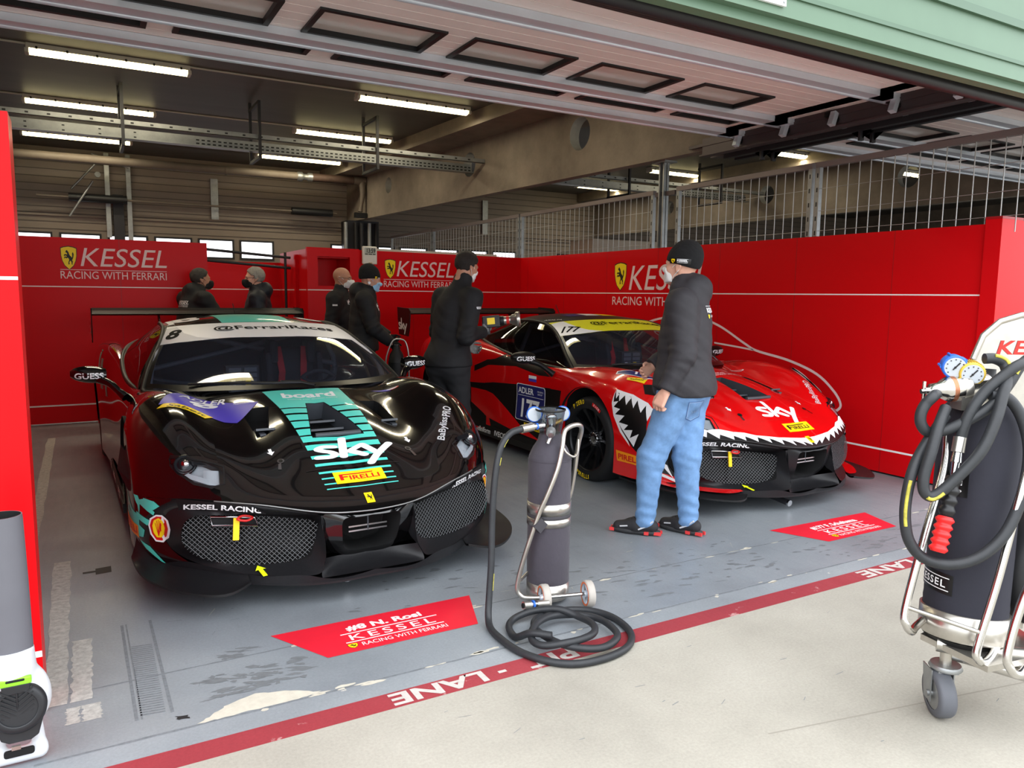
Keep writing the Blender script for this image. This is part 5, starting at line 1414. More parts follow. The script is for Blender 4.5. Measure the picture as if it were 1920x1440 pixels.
    # ---------------- bumper
    bp = MB(); CP = PAINT
    gadd(bp, CORNER, CP if black else M_VMBLK, (1, -1), False); gadd(bp, BAND, M_CARB, (1, -1), True); gadd(bp, LIP, M_CARBB, (1, -1), True); gadd(bp, FUNNEL, M_CBLACK if black else M_CARB, (1, -1)); gadd(bp, TRAYG, M_CARB, (1, -1))
    # join between intakes and funnel, lip faces
    fi = np.array([IN_F[12], IN_F[13], IN_F[14], IN_F[0]]); fa = np.array([(.238,.03,.236), (.22,.105,.28), (.229,.085,.34), (.235,.072,.434)])
    gadd(bp, np.stack([cs(fi, 10), cs(fa, 10)]), M_CARB, (1, -1))
    lt_ = cs(LIP_T, 50); lo_ = cs(SPL_O[:8], 50); gadd(bp, np.stack([lt_, lo_]), M_CARB, (1, -1))
    for sx in (1, -1):
        n = 22; bx = csx(IN_F[7:13], np.linspace(0, 1, n))*np.array([sx, 1, 1]); 
    if black:
        for sx in (-1, 1):
            for P, m_, ly in (([(.893,.268),(.872,.30),(.866,.345),(.872,.385),(.895,.405),(.92,.405),(.945,.382),(.952,.345),(.945,.30),(.925,.268)], M_VWHITE, 1), ([(.897,.276),(.879,.305),(.874,.345),(.879,.380),(.898,.397),(.918,.397),(.938,.378),(.945,.345),(.938,.305),(.921,.276)], M_VRED, 2), ([(.900,.290),(.888,.310),(.884,.345),(.890,.375),(.909,.389),(.928,.375),(.935,.345),(.930,.310),(.918,.290)], M_VYEL, 3)):
                decal(bp, T, 'front', poly2([(sx*a, z) for a, z in P]), m_, ly, .02)
            for k in range(5):
                a = R(-38+19*k); decal(bp, T, 'front', stroke2([(sx*.909, .297), (sx*(.909+.022*math.sin(a)), .300+.080*math.cos(a))], .0012, 0, False), M_VRED, 4, .02)
            for P in ([(.905,.452),(.925,.470),(.965,.470),(.965,.430),(.93,.428)], [(.93,.40),(.925,.418),(.968,.462),(.985,.455),(.985,.44)], [(.945,.37),(.955,.342),(.995,.365),(.995,.395)], [(.967,.315),(.973,.277),(.99,.27),(.995,.34)], [(.985,.254),(.949,.238),(.89,.168),(.905,.172),(.965,.222)]):
                decal(bp, T, 'front', poly2([(sx*a, z) for a, z in P]), M_TEAL, 1, .02)
    else:
        for sx in (-1, 1):
            decal(bp, T, 'front', poly2([(sx*a, z) for a, z in ((.80,.20),(.99,.26),(.99,.16),(.85,.165))]), M_CRED, 1, .03)
            for P in (((.945,.33),(.985,.34),(.92,.255)), ((.99,.30),(1.01,.33),(.955,.235)), ((.90,.30),(.94,.325),(.88,.21))): decal(bp, T, 'front', poly2([(sx*a, z) for a, z in P]), M_VWHITE, 2, .03)
            decal(bp, T, 'front', poly2([(sx*a, z) for a, z in ((.86,.20),(.98,.265),(1.0,.30),(1.0,.255),(.87,.185))]), M_VWHITE, 2, .03)
    bp.obj('front_bumper', root)
    cd = MB(); o = cs(FUN_B, 40); inner = o*np.array([.8, 1, 1])+np.array([0, .16, 0]); gadd(cd, np.stack([o, inner]), M_HOLE, (1, -1)); 
    n = 40; cd.add([Vector(p) for p in inner]+[Vector((-p[0], p[1], p[2])) for p in inner[::-1]], [tuple(range(80))], M_HOLE)
    for zz in (.322, .345): cd.bb((-.10, .10, zz), (.10, .106, zz+.008), M_CHROME)
    cd.bb((-.003, .10, .32), (.003, .106, .42), M_VENT)
    cd.obj('centre_intake', root)
    sp = MB(); P = cs(SPL_O, 60); pl = [(p[0], p[1]) for p in P]+[(-p[0], p[1]) for p in P[::-1]]; 
    z_ = .118; sp.prism(pl, (0,0,z_), (1,0,0), (0,1,0), .014, M_CARB); sp.obj('splitter', root)
    # ---------------- underbody and cabin
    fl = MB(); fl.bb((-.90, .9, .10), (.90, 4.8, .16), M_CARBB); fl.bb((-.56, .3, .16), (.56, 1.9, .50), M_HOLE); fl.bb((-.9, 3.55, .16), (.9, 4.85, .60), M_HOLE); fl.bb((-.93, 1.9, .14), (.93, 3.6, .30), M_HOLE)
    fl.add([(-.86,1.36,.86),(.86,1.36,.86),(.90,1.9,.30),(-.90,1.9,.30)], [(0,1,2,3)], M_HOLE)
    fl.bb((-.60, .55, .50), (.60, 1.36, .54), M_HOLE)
    fl.obj('chassis', root)
    da = MB(); gd = []
    for t in np.linspace(0, 1, 8): gd.append([(x, 1.40+.50*t+.45*(abs(x)/.86)**2*(1-t*.4), .868+.035*math.sin(t*2.2)-.02*t-.03*(abs(x)/.8)**2) for x in np.linspace(-.80, .80, 15)])
    da.grid(gd, mat('dashboard', (52, 54, 60), .6), True, True); da.bb((-.75, 1.95, .55), (.75, 2.05, .86), M_SEAT); da.obj('dashboard', root)
    sw = MB(); sw.tube([(.34+.15*math.cos(a), 2.12-.03*math.sin(a), .80+.13*math.sin(a)) for a in np.linspace(0, 2*PI, 25)[:-1]], .016, M_SEAT, 8, closed=True); sw.bb((.26,2.10,.76),(.42,2.14,.83), M_CARB); sw.obj('steering_wheel', root)
    eb = MB(); XB = -.36; eb.bb((XB, 1.80, .885), (XB+.21, 1.88, 1.01), mat('control box', (44, 46, 50), .5))
    for r_ in range(3):
        for c_ in range(2):
            eb.bb((XB+.015+c_*.10, 1.792, .895+r_*.038), (XB+.095+c_*.10, 1.80, .922+r_*.038), mat('control panel', (92, 96, 102), .4))
    eb.bb((XB+.12,1.788,.90),(XB+.155,1.792,.918), M_VYEL); eb.bb((XB+.03,1.788,.90),(XB+.055,1.792,.918), M_VWHITE); eb.obj('control_box', root)
    for x in (.30,):
        st = bpy.data.objects.new('seat', None); COL.objects.link(st); st.parent = root
        m = MB(); m.box((x, 2.72, .66), (.40, .10, .80), M_SEAT, Matrix.Rotation(-.25, 3, 'X')); m.bb((x-.2, 2.25, .32), (x+.2, 2.72, .44), M_SEAT)
        for e in (-1, 1): m.box((x+e*.20, 2.64, .72), (.05, .20, .60), M_SEAT, Matrix.Rotation(-.25, 3, 'X')); m.box((x+e*.15, 2.74, 1.03), (.07, .18, .18), M_SEAT)
        m.obj('seat_shell', st, bevel=.02)
        m = MB()
        for e in (-1, 1): m.box((x+e*.075, 2.645, .78), (.05, .012, .60), M_BELT, Matrix.Rotation(-.27, 3, 'X') @ Matrix.Rotation(e*.10, 3, 'Y'))
        m.obj('harness', st)
    rc = MB()
    for s in (1, -1):
        rc.tube([(s*.82,1.95,.55),(s*.79,2.05,.97),(s*.66,2.46,1.165),(s*.60,2.95,1.205)], .02, M_CAGE, 8, spline=5); rc.tube([(s*.78,2.95,.3),(s*.72,2.95,.95),(s*.60,2.95,1.205)], .022, M_CAGE, 8)
    rc.cyl((-.6,2.95,1.205),(.6,2.95,1.205),.022,M_CAGE,n=8); rc.cyl((-.72,2.95,.9),(.6,2.95,1.2),.02,M_CAGE,n=8); rc.cyl((.72,2.95,.9),(-.6,2.95,1.2),.02,M_CAGE,n=8); rc.cyl((-.62,2.48,1.175),(.62,2.48,1.175),.02,M_CAGE,n=8)
    rc.obj('roll_cage', root)
    bk = MB(); bk.bb((-.72,3.05,.3),(.72,3.08,1.12), M_SEAT); bk.obj('bulkhead', root)
    # ---------------- glass and roof
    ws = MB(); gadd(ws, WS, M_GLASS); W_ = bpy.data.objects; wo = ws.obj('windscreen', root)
    fm = MB(); Wt = BVHTree.FromPolygons([Vector(p)*1 for s in (1, -1) for p in (WS*np.array([s, 1, 1])).reshape(-1, 3)], [(k*22*26+i*26+j, k*22*26+i*26+j+1, k*22*26+(i+1)*26+j+1, k*22*26+(i+1)*26+j) for k in (0, 1) for i in range(21) for j in range(25)])
    bot = cs(COWL, 20); b2 = bot+np.array([0, .055, .018]); b2[:, 0] *= .965
    for s in (1, -1):
        n = 20; decal(fm, Wt, 'top', poly2([(s*p[0], p[1]+.002) for p in bot]+[(s*p[0], p[1]) for p in b2[::-1]]), M_VBLK, 0, .03)
        ap = cs(APIL, 12); ai = ap*np.array([.945, 1, 1]); decal(fm, Wt, 'top', poly2([(s*(p[0]-.004), p[1]) for p in ap]+[(s*p[0], p[1]+.01) for p in ai[::-1]]), M_VBLK, 0, .03)
        fm.tube([(s*p[0], p[1], p[2]) for p in cs(APIL, 20)], .016, M_CARBB, 8)
    fm.obj('windscreen_frame', root)
    bn = MB(); top2 = [(p[0], p[1]-.004) for p in csx(HEAD, np.linspace(0, .96, 12))]
    lowb = [(0,2.125),(-.15,2.127),(-.31,2.142),(-.45,2.155),(-.55,2.180),(-.64,2.225),(-.705,2.275)]
    sideb = [(-.66,2.42),(-.628,2.55)]
    half = lowb+sideb+[(-p[0], p[1]) for p in top2[::-1]]
    for s in (1, -1): decal(bn, Wt, 'top', poly2([(s*-1*p[0] if s > 0 else p[0], p[1]) for p in half]), M_VWHITE if black else M_BANY, 1, .03)
    if black:
        decal(bn, Wt, 'top', poly2([(-.705,2.275),(-.64,2.225),(-.55,2.18),(-.45,2.155),(-.36,2.148),(-.47,2.22),(-.54,2.34),(-.565,2.53),(-.628,2.545),(-.66,2.42)]), mat('grey vinyl', (205, 206, 210), .4), 2, .03)
        decal(bn, Wt, 'top', aff(utext('8', bold=.04, shear=.1), (-.672,2.315), (-.590,2.270), (-.615,2.470)), M_BINK, 3, .02)
        decal(bn, Wt, 'top', aff(utext('@FerrariRaces', bold=.015), (-.34,2.285), (.525,2.285), (-.34,2.41)), M_BINK, 3, .02)
        decal(bn, Wt, 'top', poly2([(.64,2.225),(.705,2.275),(.775,2.13),(.735,2.06),(.70,2.12)]), M_VWHITE, 1, .03)
    else:
        decal(bn, Wt, 'top', poly2([(-.705,2.275),(-.64,2.225),(-.55,2.18),(-.45,2.155),(-.31,2.144),(-.36,2.17),(-.43,2.22),(-.48,2.30),(-.50,2.44),(-.50,2.53),(-.628,2.545),(-.66,2.42)]), M_VWHITE, 2, .03)
        decal(bn, Wt, 'top', aff(utext('177', bold=.03, shear=.25), (-.675,2.305), (-.525,2.205), (-.600,2.405)), M_BINK, 3, .02)
        decal(bn, Wt, 'top', aff(utext('@FerrariRaces', bold=.01), (-.30,2.29), (.55,2.29), (-.30,2.42)), M_BINK, 3, .02)
    bn.obj('sun_strip', root)
    rf = MB(); gadd(rf, ROOF, M_CBLACK if black else M_VMBLK)
    DR = lambda sh, m, ly=0: decal(rf, T, 'top', sh, m, ly, .05)
    if black:
        DR(rect2(-.255, 2.515, .255, 3.9), M_TEAL, 0)
        for s in (1, -1): DR(aff(utext('8', bold=.04), (s*.47-.10,2.70), (s*.47+.10,2.70), (s*.47-.10,3.0)), M_VWHITE, 1)
        DR(rect2(-.60,2.66,-.56,2.95), M_VWHITE, 1)
    else:
        for k, m_ in enumerate((M_VNAVY, M_VWHITE, M_VYEL)): DR(rect2(-.30+.2*k, 2.72, -.12+.2*k, 2.90), m_, 1)
        DR(aff(utext('AXALTA', bold=.01), (-.60,2.72), (-.47,2.60), (-.57,2.75)), M_VWHITE, 1)
    rf.obj('roof', root)
    an = MB(); an.cyl((0, 3.35, 1.295), (-.01, 3.42, 1.40), .005, M_CARBB, r2=.003, n=6); an.obj('antenna', root)
    wp = MB(); wp.tube([(.02,1.40,.925),(-.18,1.42,.932),(-.42,1.50,.935),(-.62,1.60,.925)], [.012,.010,.009,.008], M_CARBB, 6, spline=4); wp.tube([(.10,1.345,.912),(.02,1.40,.93),(-.10,1.415,.935)], .012, M_CARBB, 6); wp.obj('wiper', root)
    # ---------------- rear deck, tail and wing
    dk = MB(); gadd(dk, BODY[:IU(4)+1, vb:], PAINT if black else PAINT); dk.obj('rear_deck', root)
    tl = MB(); te = BODY[:, -1]; n = len(te); pts = [Vector(p) for p in te]+[Vector((-p[0], p[1], p[2])) for p in te[::-1]]; tl.add(pts, [tuple(range(len(pts)))], M_CARBB); tl.obj('tail_panel', root)
    wg = bpy.data.objects.new('rear_wing', None); COL.objects.link(wg); wg.parent = root
    m = MB(); prof = []
    for t in np.linspace(0, 1, 11): prof.append((5.05+.36*t, 1.268+.055*t-.02*math.sin(PI*t)+.022*math.sin(PI*min(1, t*1.3))**.7))
    prof2 = [(5.05+.36*t, 1.262+.055*t-.035*math.sin(PI*t)) for t in np.linspace(0, 1, 11)]
    G = [[(x, a[0], a[1]) for a in prof] for x in np.linspace(-1.03, 1.03, 9)]; m.grid(G, M_WING, True); G2 = [[(x, a[0], a[1]) for a in prof2] for x in np.linspace(-1.03, 1.03, 9)]; m.grid(G2, M_WING, True, True); m.obj('wing_plane', wg)
    for s in (1, -1):
        ep = [(5.035,1.29),(5.08,1.325),(5.46,1.335),(5.44,1.18),(5.40,1.00),(5.11,.985),(5.06,1.10)]
        m = MB(); m.prism([(a, z) for a, z in ep], (s*1.03, 0, 0), (0,1,0), (0,0,1), .010*s, M_CBLACK if black else M_VMBLK)
        sh = aff(sky_mark(), (5.40,1.01) if s < 0 else (5.10,1.01), (5.12,1.0) if s < 0 else (5.42,1.01), (5.42,1.21) if s < 0 else (5.09,1.21)); m.add([(s*1.0425, p[0], p[1]) for p in sh[0]], sh[1], M_VWHITE); m.obj('endplate', wg)
        m = MB(); m.prism([(4.72,.90),(4.84,.90),(5.25,1.27),(5.12,1.27)], (s*.42, 0, 0), (0,1,0), (0,0,1), .012*s, M_CARBB); m.obj('wing_support', wg)
    # jack stub under the nose
    jk = MB(); a_ = (.0-.08, .9, .12); 
    jk.cyl((-.08 if black else -.20, .9, .13), (-.08 if black else -.20, .20 if black else .06, .055), .022, M_DSTEEL, n=10); jk.cyl((-.08 if black else -.20, .205 if black else .065, .055), (-.08 if black else -.20, .19 if black else .05, .053), .023, M_CHROME, n=12); jk.obj('jack_arm', root)
    return root
CAR8 = build_car('black')
CAR177 = build_car('red')
# ================================================================ figures: smooth implicit surfaces meshed with surface nets
def V3(*a): return np.array(a, float)
def rc(a, b, r1, r2): return ('c', np.array(a, float), np.array(b, float), r1, r2)
def el(c, r, rot=None): return ('e', np.array(c, float), np.array(r, float), rot)
def ev(p, P):
    if p[0] == 'c':
        a, b, r1, r2 = p[1:]; ab = b-a; t = np.clip(((P-a)@ab)/max(1e-9, ab@ab), 0, 1)
        return np.linalg.norm(P-a-t[:, None]*ab, axis=1)-(r1+(r2-r1)*t)
    c, r, rot = p[1:]; q = P-c
    if rot is not None: q = q@rot
    k0 = np.linalg.norm(q/r, axis=1); k1 = np.linalg.norm(q/r**2, axis=1)
    return k0*(k0-1)/np.maximum(k1, 1e-9)
def smin(a, b, k):
    h = np.clip(.5+.5*(b-a)/k, 0, 1); return b*(1-h)+a*h-k*h*(1-h)
def smax(a, b, k): return -smin(-a, -b, k)
def union(items):
    """items: list of (prim, k); returns a distance function"""
    def f(P):
        d = None
        for p, k in items:
            e = p(P) if callable(p) else ev(p, P)
            d = e if d is None else smin(d, e, k)
        return d
    return f
def nets(f, lo, hi, h):
    lo = np.array(lo, float); hi = np.array(hi, float); n = np.ceil((hi-lo)/h).astype(int)+1; c = 4
    nc = np.ceil(n/c).astype(int)+1
    g = np.stack(np.meshgrid(*[np.arange(k) for k in nc], indexing='ij'), -1).reshape(-1, 3)
    dc = f(lo+g*h*c).reshape(nc)
    full = np.repeat(np.repeat(np.repeat(dc, c, 0), c, 1), c, 2)[:n[0], :n[1], :n[2]].astype(np.float32).copy()
    # evaluate finely where the coarse value is close to the surface (cell corner based, dilated)
    m = np.abs(dc) < h*c*2.2
    mf = np.repeat(np.repeat(np.repeat(m, c, 0), c, 1), c, 2)[:n[0], :n[1], :n[2]]
    idx = np.argwhere(mf)
    vals = np.empty(len(idx))
    for s in range(0, len(idx), 200000): vals[s:s+200000] = f(lo+idx[s:s+200000]*h)
    full[tuple(idx.T)] = vals
    S = full < 0
    # cells with sign change
    a = S[:-1, :-1, :-1].astype(np.int8); tot = np.zeros(a.shape, np.int8)
    for dx in (0, 1):
        for dy in (0, 1):
            for dz in (0, 1): tot += S[dx:n[0]-1+dx, dy:n[1]-1+dy, dz:n[2]-1+dz]
    act = np.argwhere((tot > 0) & (tot < 8))
    vid = -np.ones(a.shape, int); vid[tuple(act.T)] = np.arange(len(act))
    acc = np.zeros((len(act), 3)); cnt = np.zeros(len(act))
    cor = [(i, j, k) for i in (0, 1) for j in (0, 1) for k in (0, 1)]
    for p in cor:
        for ax in range(3):
            if p[ax]: continue
            q = list(p); q[ax] = 1
            d0 = full[tuple((act+p).T)]; d1 = full[tuple((act+q).T)]; sc = (d0 < 0) != (d1 < 0)
            t = np.where(sc, d0/np.where(sc, d0-d1, 1), 0)
            pt = np.array(p, float)+t[:, None]*np.eye(3)[ax]
            acc += pt*sc[:, None]; cnt += sc
    V = lo+(act+acc/np.maximum(cnt, 1)[:, None])*h
    F = []
    for ax in range(3):
        u, w = [(1, 2), (2, 0), (0, 1)][ax]
        sl0 = [slice(None)]*3; sl1 = [slice(None)]*3; sl0[ax] = slice(0, -1); sl1[ax] = slice(1, None)
        ch = S[tuple(sl0)] != S[tuple(sl1)]; e = np.argwhere(ch)
        e = e[(e[:, u] > 0) & (e[:, w] > 0) & (e[:, u] < n[u]-1) & (e[:, w] < n[w]-1)]
        if not len(e): continue
        q = []
        for du, dw in ((1, 1), (0, 1), (0, 0), (1, 0)):
            s = e.copy(); s[:, u] -= du; s[:, w] -= dw; q.append(vid[tuple(s.T)])
        q = np.stack(q, 1); inside = S[tuple(e.T)]
        q[~inside] = q[~inside][:, ::-1]; F.append(q[(q >= 0).all(1)])
    return V, np.concatenate(F) if F else np.zeros((0, 4), int)
def sdf_obj(name, f, lo, hi, h, m, parent, label=None, colour=None, mats=None):
    V, F = nets(f, lo, hi, h)
    me = bpy.data.meshes.new(name); me.from_pydata(V.tolist(), [], F.tolist())
    for k in (mats or [m]): me.materials.append(k)
    if colour is not None and len(F): me.polygons.foreach_set('material_index', np.asarray(colour(V[F].mean(1)), dtype=np.int32))
    me.polygons.foreach_set('use_smooth', [True]*len(F)); me.update()
    o = bpy.data.objects.new(name, me); COL.objects.link(o); o.parent = parent
    if label: o['label'] = label
    return o
def unit3(v): v = np.array(v, float); return v/np.linalg.norm(v)

def hand_prims(w, d, nrm, th, side_len=1., curl=(30, 40, 25), k=.006, thumb_in=.35):
    """palm and five fingers: w wrist, d finger direction, nrm palm side, th thumb side"""
    d = unit3(d); th = unit3(th-d*(np.dot(th, d))); nrm = unit3(np.cross(d, th))*(1 if np.dot(np.cross(d, th), nrm) > 0 else -1)
    L = []; s = side_len
    for t in (-.030, -.010, .010, .029): L.append((rc(w+th*t*.6*s+d*.012*s, w+th*t*s+d*.088*s, .0155*s, .0125*s), .012))
    for t, ln, r in ((.031, .074, .0092), (.011, .083, .0096), (-.010, .077, .0092), (-.030, .060, .0082)):
        p = w+th*t*s+d*.092*s; a = 0; ls = (ln*.46, ln*.31, ln*.25); r = r*s
        for j, (l_, c_) in enumerate(zip(ls, curl)):
            a += R(c_+(4 if t < 0 else 0)); q = p+(d*math.cos(a)+nrm*math.sin(a))*l_*s
            L.append((rc(p, q, r*(1-.07*j), r*(1-.07*(j+1))), .004 if j == 0 else .003)); p = q
    p = w+th*.026*s+d*.022*s; q = p+(th*.55+d*.75+nrm*thumb_in)/np.linalg.norm([.55, .75, thumb_in])*.046*s
    L.append((rc(p, q, .0150*s, .0118*s), .010)); dv = unit3(th*.15+d*.95+nrm*(thumb_in*1.3)); q2 = q+dv*.034*s; L.append((rc(q, q2, .0112*s, .0100*s), .004)); q3 = q2+unit3(d*.9+nrm*(thumb_in*1.8)-th*.1)*.027*s; L.append((rc(q2, q3, .0100*s, .0080*s), .003))
    return L
def head_prims(T):
    """T maps head-local (x right, y forward, z up) to the figure"""
    c, M = T; g = lambda x, y, z: c+M@V3(x, y, z); E = lambda x, y, z, r: el(g(x, y, z), r, M)
    L = [(E(0,-.012,.034,(.077,.097,.090)), .02), (E(0,.028,-.028,(.064,.070,.085)), .03), (E(0,.034,-.078,(.051,.052,.044)), .03),
         (rc(g(-.034,.083,.020), g(.034,.083,.020), .013, .013), .018), (rc(g(0,.090,.012), g(0,.112,-.026), .008, .0135), .012), (E(.013,.100,-.032,(.009,.010,.008)), .008), (E(-.013,.100,-.032,(.009,.010,.008)), .008),
         (E(.040,.062,-.024,(.024,.024,.022)), .02), (E(-.040,.062,-.024,(.024,.024,.022)), .02), (rc(g(-.017,.094,-.058), g(.017,.094,-.058), .007, .007), .008), (rc(g(-.016,.093,-.069), g(.016,.093,-.069), .0075, .0075), .007), (E(0,.080,-.100,(.022,.020,.018)), .018)]
    for s in (1, -1):
        L.append((E(s*.077,-.012,-.004,(.009,.021,.032)), .008)); L.append((rc(g(s*.080,-.026,.018), g(s*.082,-.030,-.004), .007, .007), .006)); L.append((E(s*.076,-.006,-.030,(.008,.011,.011)), .006))
    L.append((rc(g(0,-.022,-.05), g(0,-.045,-.20), .056, .062), .03))
    return L
SKIN = lambda n, c: mat('skin '+n, c, .55, noise=.07, nscale=60)
def noise3(P, f, a, seed=0.):
    return a*(np.sin(P[:, 0]*f+1.3+seed)*np.sin(P[:, 1]*f*1.13+.7+seed)*np.sin(P[:, 2]*f*.93+2.1)+.5*np.sin(P[:, 0]*f*2.3+P[:, 2]*f*1.9+seed)*np.sin(P[:, 1]*f*2.1-P[:, 2]*f*2.7))

def person(label, loc, rz, J, skin, jacket, trousers, shoes, g=1., head=(0, 0, 0), headgear=None, mask=None, hair=None, glasses=None, glove=None, vox=.008, hood=False, hands=True, extras=None, curlL=(30,40,25), curlR=(30,40,25), handL=None, handR=None, hem=.90, lower=True, ear=None, collar_light=None):
    root = thing('person', label, 'person', (loc[0], loc[1], 0), R(rz))
    j = dict(pelvis=(0,0,.95), chest=(0,.0,1.28), neck=(0,-.01,1.50), head=(0,.02,1.66), Ls=(-.18,0,1.44), Rs=(.18,0,1.44), Le=(-.24,-.03,1.14), Re=(.24,-.03,1.14), Lw=(-.22,.10,.92), Rw=(.22,.10,.92), Lh=(-.09,0,.90), Rh=(.09,0,.90), Lk=(-.10,.02,.50), Rk=(.10,.02,.50), La=(-.10,-.02,.09), Ra=(.10,-.02,.09), Lf=(0,1), Rf=(0,1))
    j.update(J); j = {k: np.array(v, float) for k, v in j.items()}
    ya, pi_, ro = [R(a) for a in head]
    Mh = np.array(Matrix.Rotation(ya, 3, 'Z') @ Matrix.Rotation(pi_, 3, 'X') @ Matrix.Rotation(ro, 3, 'Y'))
    T = (j['head'], Mh); hg = lambda x, y, z: j['head']+Mh@V3(x, y, z)
    tl = j['pelvis']; ch = j['chest']; nk = j['neck']
    torso = lambda e: [(el(ch, V3(.165*g+e, .115*g+e, .20)), .06), (el((tl+ch)/2, V3(.145*g+e, .115*g+e, .20)), .08), (el(tl+V3(0,-.005,.0), V3(.165*g+e, .125*g+e, .145)), .08), (rc(j['Ls']*.92+nk*.08-V3(0,0,.02), j['Rs']*.92+nk*.08-V3(0,0,.02), .062*g+e, .062*g+e), .07), (rc(ch+V3(0,-.01,.1), nk+V3(0,0,-.03), .09*g+e, .070+e), .06)]
    arm = lambda s, e, end=1.: [(rc(j[s+'s'], j[s+'e'], .056*g+e, .046*g+e), .045), (rc(j[s+'e'], j[s+'e']+(j[s+'w']-j[s+'e'])*end, .045*g+e, .030*g+e*.9), .03)]
    leg = lambda s, e, end=1.: [(rc(j[s+'h']-V3(0,0,.02), j[s+'k'], .088*g+e, .061*g+e), .06), (rc(j[s+'k'], j[s+'k']+(j[s+'a']-j[s+'k'])*end, .060*g+e, .048+e), .04)]
    hd = {}
    for s, sg, ov, cu in (('L', -1, handL, curlL), ('R', 1, handR, curlR)):
        d = j[s+'w']-j[s+'e']; dd, nn, tt = ov if ov else (unit3(d)+V3(0,.1,-.2), V3(-sg, 0, 0), V3(0, 1, 0))
        hd[s] = hand_prims(j[s+'w'], np.array(dd, float), np.array(nn, float), np.array(tt, float), 1.0, cu)
    items = torso(-.02)+head_prims(T)
    for s in 'LR':
        items += arm(s, -.008)
        if lower: items += leg(s, -.01); items.append((rc(j[s+'a'], j[s+'a']+V3(*(unit3(j[s+'f'])*.13), -.05), .036, .028), .03))
        if hands:
            hand = union(hd[s]); items.append(((lambda hf: (lambda P: hf(P)))(hand), .012))
    # sockets
    fb = union(items); so = [el(hg(s*.032,.101,.001), (.017,.014,.011), Mh) for s in (1, -1)]
    body = lambda P: smax(smax(fb(P), -ev(so[0], P), .01), -ev(so[1], P), .01)
    pts = np.array([v for k, v in j.items() if len(v) == 3]); lo = pts.min(0)-V3(.24,.22,.10); hi = pts.max(0)+V3(.24,.26,.17); lo[2] = max(lo[2], -.002) if lower else .6
    gl = None
    if glove is not None:
        hw = [union(hd[s]) for s in 'LR']; gl = lambda C: (np.minimum(hw[0](C), hw[1](C)) < .004).astype(int)
    bo = sdf_obj('body', body, lo, hi, vox, skin, root, None, gl, [skin, glove] if glove is not None else None)
    # eyes
    for s in (1, -1):
        m = MB(); m.sph(hg(s*.032,.0795,.001), .0118, mat('eye white', (226, 222, 216), .3), 12); m.sph(hg(s*.032,.0858,.000), .0066, mat('eye iris', (44, 34, 28), .2), 10); m.obj('eye', root)
    # jacket
    jf = union([(el(tl+V3(0,-.012,-.02), V3(.172*g+.022, .140*g+.022, .19)), .06)]+torso(.022)+arm('L', .022)+arm('R', .022)+([(el(hg(0,-.115,-.14), V3(.125,.088,.098), Mh), .05), (rc(hg(-.07,-.03,-.14), hg(.07,-.03,-.14), .05, .05), .04)] if hood else []))
    colr = rc(nk+V3(0,.0,-.05), nk+(j['head']-nk)*.42, .088, .078); coli = rc(nk+V3(0,.0,-.04), nk+(j['head']-nk)*.8, .066, .064)
    hemv = hem
    cuts = [(j[s+'w'], unit3(j[s+'w']-j[s+'e'])) for s in 'LR']
    def jac(P):
        d = smin(jf(P), ev(colr, P), .03)+noise3(P, 15, .006)+noise3(P, 33, .0012, 1.)
        for s in 'LR':   # creases round elbows
            q = P-j[s+'e']; r_ = np.linalg.norm(q, axis=1); d = d+.0035*np.sin(q@unit3(j[s+'w']-j[s+'s'])*120)*np.exp(-(r_/.11)**2)
        d = smax(d, hemv-P[:, 2], .012)
        d = smax(d, -ev(coli, P), .01)
        for w_, dv in cuts:
            t = (P-w_)@dv; near = np.linalg.norm(P-w_, axis=1) < .16
            d = np.where(near, smax(d, t+.005, .008), d)
        return d
    jl = lo.copy(); jl[2] = hem-.04
    jc = sdf_obj('jacket', jac, jl, hi, vox, jacket, root)
    if lower:
        tf = union([(el(tl+V3(0,-.005,-.01), V3(.165*g+.014, .125*g+.014, .14)), .06), (el(tl+V3(-.075,-.055,-.05), V3(.085*g,.075*g,.09)), .05), (el(tl+V3(.075,-.055,-.05), V3(.085*g,.075*g,.09)), .05)]+leg('L', .014)+leg('R', .014))
        def tro(P):
            d = tf(P)+noise3(P, 14, .006, 2.)
            for s in 'LR':
                for kk, am, fr in ((j[s+'k'], .0035, 105), (j[s+'a']+V3(0,0,.05), .006, 88), (j[s+'h']-V3(0,0,.12), .002, 70)):
                    q = P-kk; d = d+am*np.sin(q[:, 2]*fr+q[:, 0]*38+1.6*np.sin(q[:, 0]*31+q[:, 1]*23))*np.exp(-(np.linalg.norm(q, axis=1)/.10)**2)
            return smax(smax(d, .052-P[:, 2], .006), P[:, 2]-(hem+.03), .01)
        l2 = lo.copy(); l2[2] = .03; h2 = hi.copy(); h2[2] = hem+.14
        sdf_obj('trousers', tro, l2, h2, vox, trousers, root)
        for s in 'LR':
            a = j[s+'a']; f2 = unit3(np.r_[j[s+'f'], 0.]); r2 = V3(f2[1], -f2[0], 0); P0 = V3(a[0], a[1], 0)
            up = union([(rc(P0-f2*.045+V3(0,0,.055), P0+f2*.05+V3(0,0,.050), .043, .047), .02), (rc(P0+f2*.05+V3(0,0,.048), P0+f2*.165+V3(0,0,.036), .047, .036), .03), (rc(P0+V3(0,0,.07), P0+f2*-.01+V3(0,0,.10), .044, .042), .02), (rc(P0+f2*.03+V3(0,0,.075), P0+f2*.09+V3(0,0,.06), .036, .034), .02)])
            sh = lambda P: smax(up(P), .022-P[:, 2], .004)
            b = np.array([P0-f2*.11-V3(.06,.06,0), P0+f2*.22+V3(.06,.06,.16), P0-f2*.11+V3(.06,.06,0), P0+f2*.22-V3(.06,.06,0)])
            l_, h_ = b.min(0)-.02, b.max(0)+.02; l_[2] = 0; h_[2] = .16
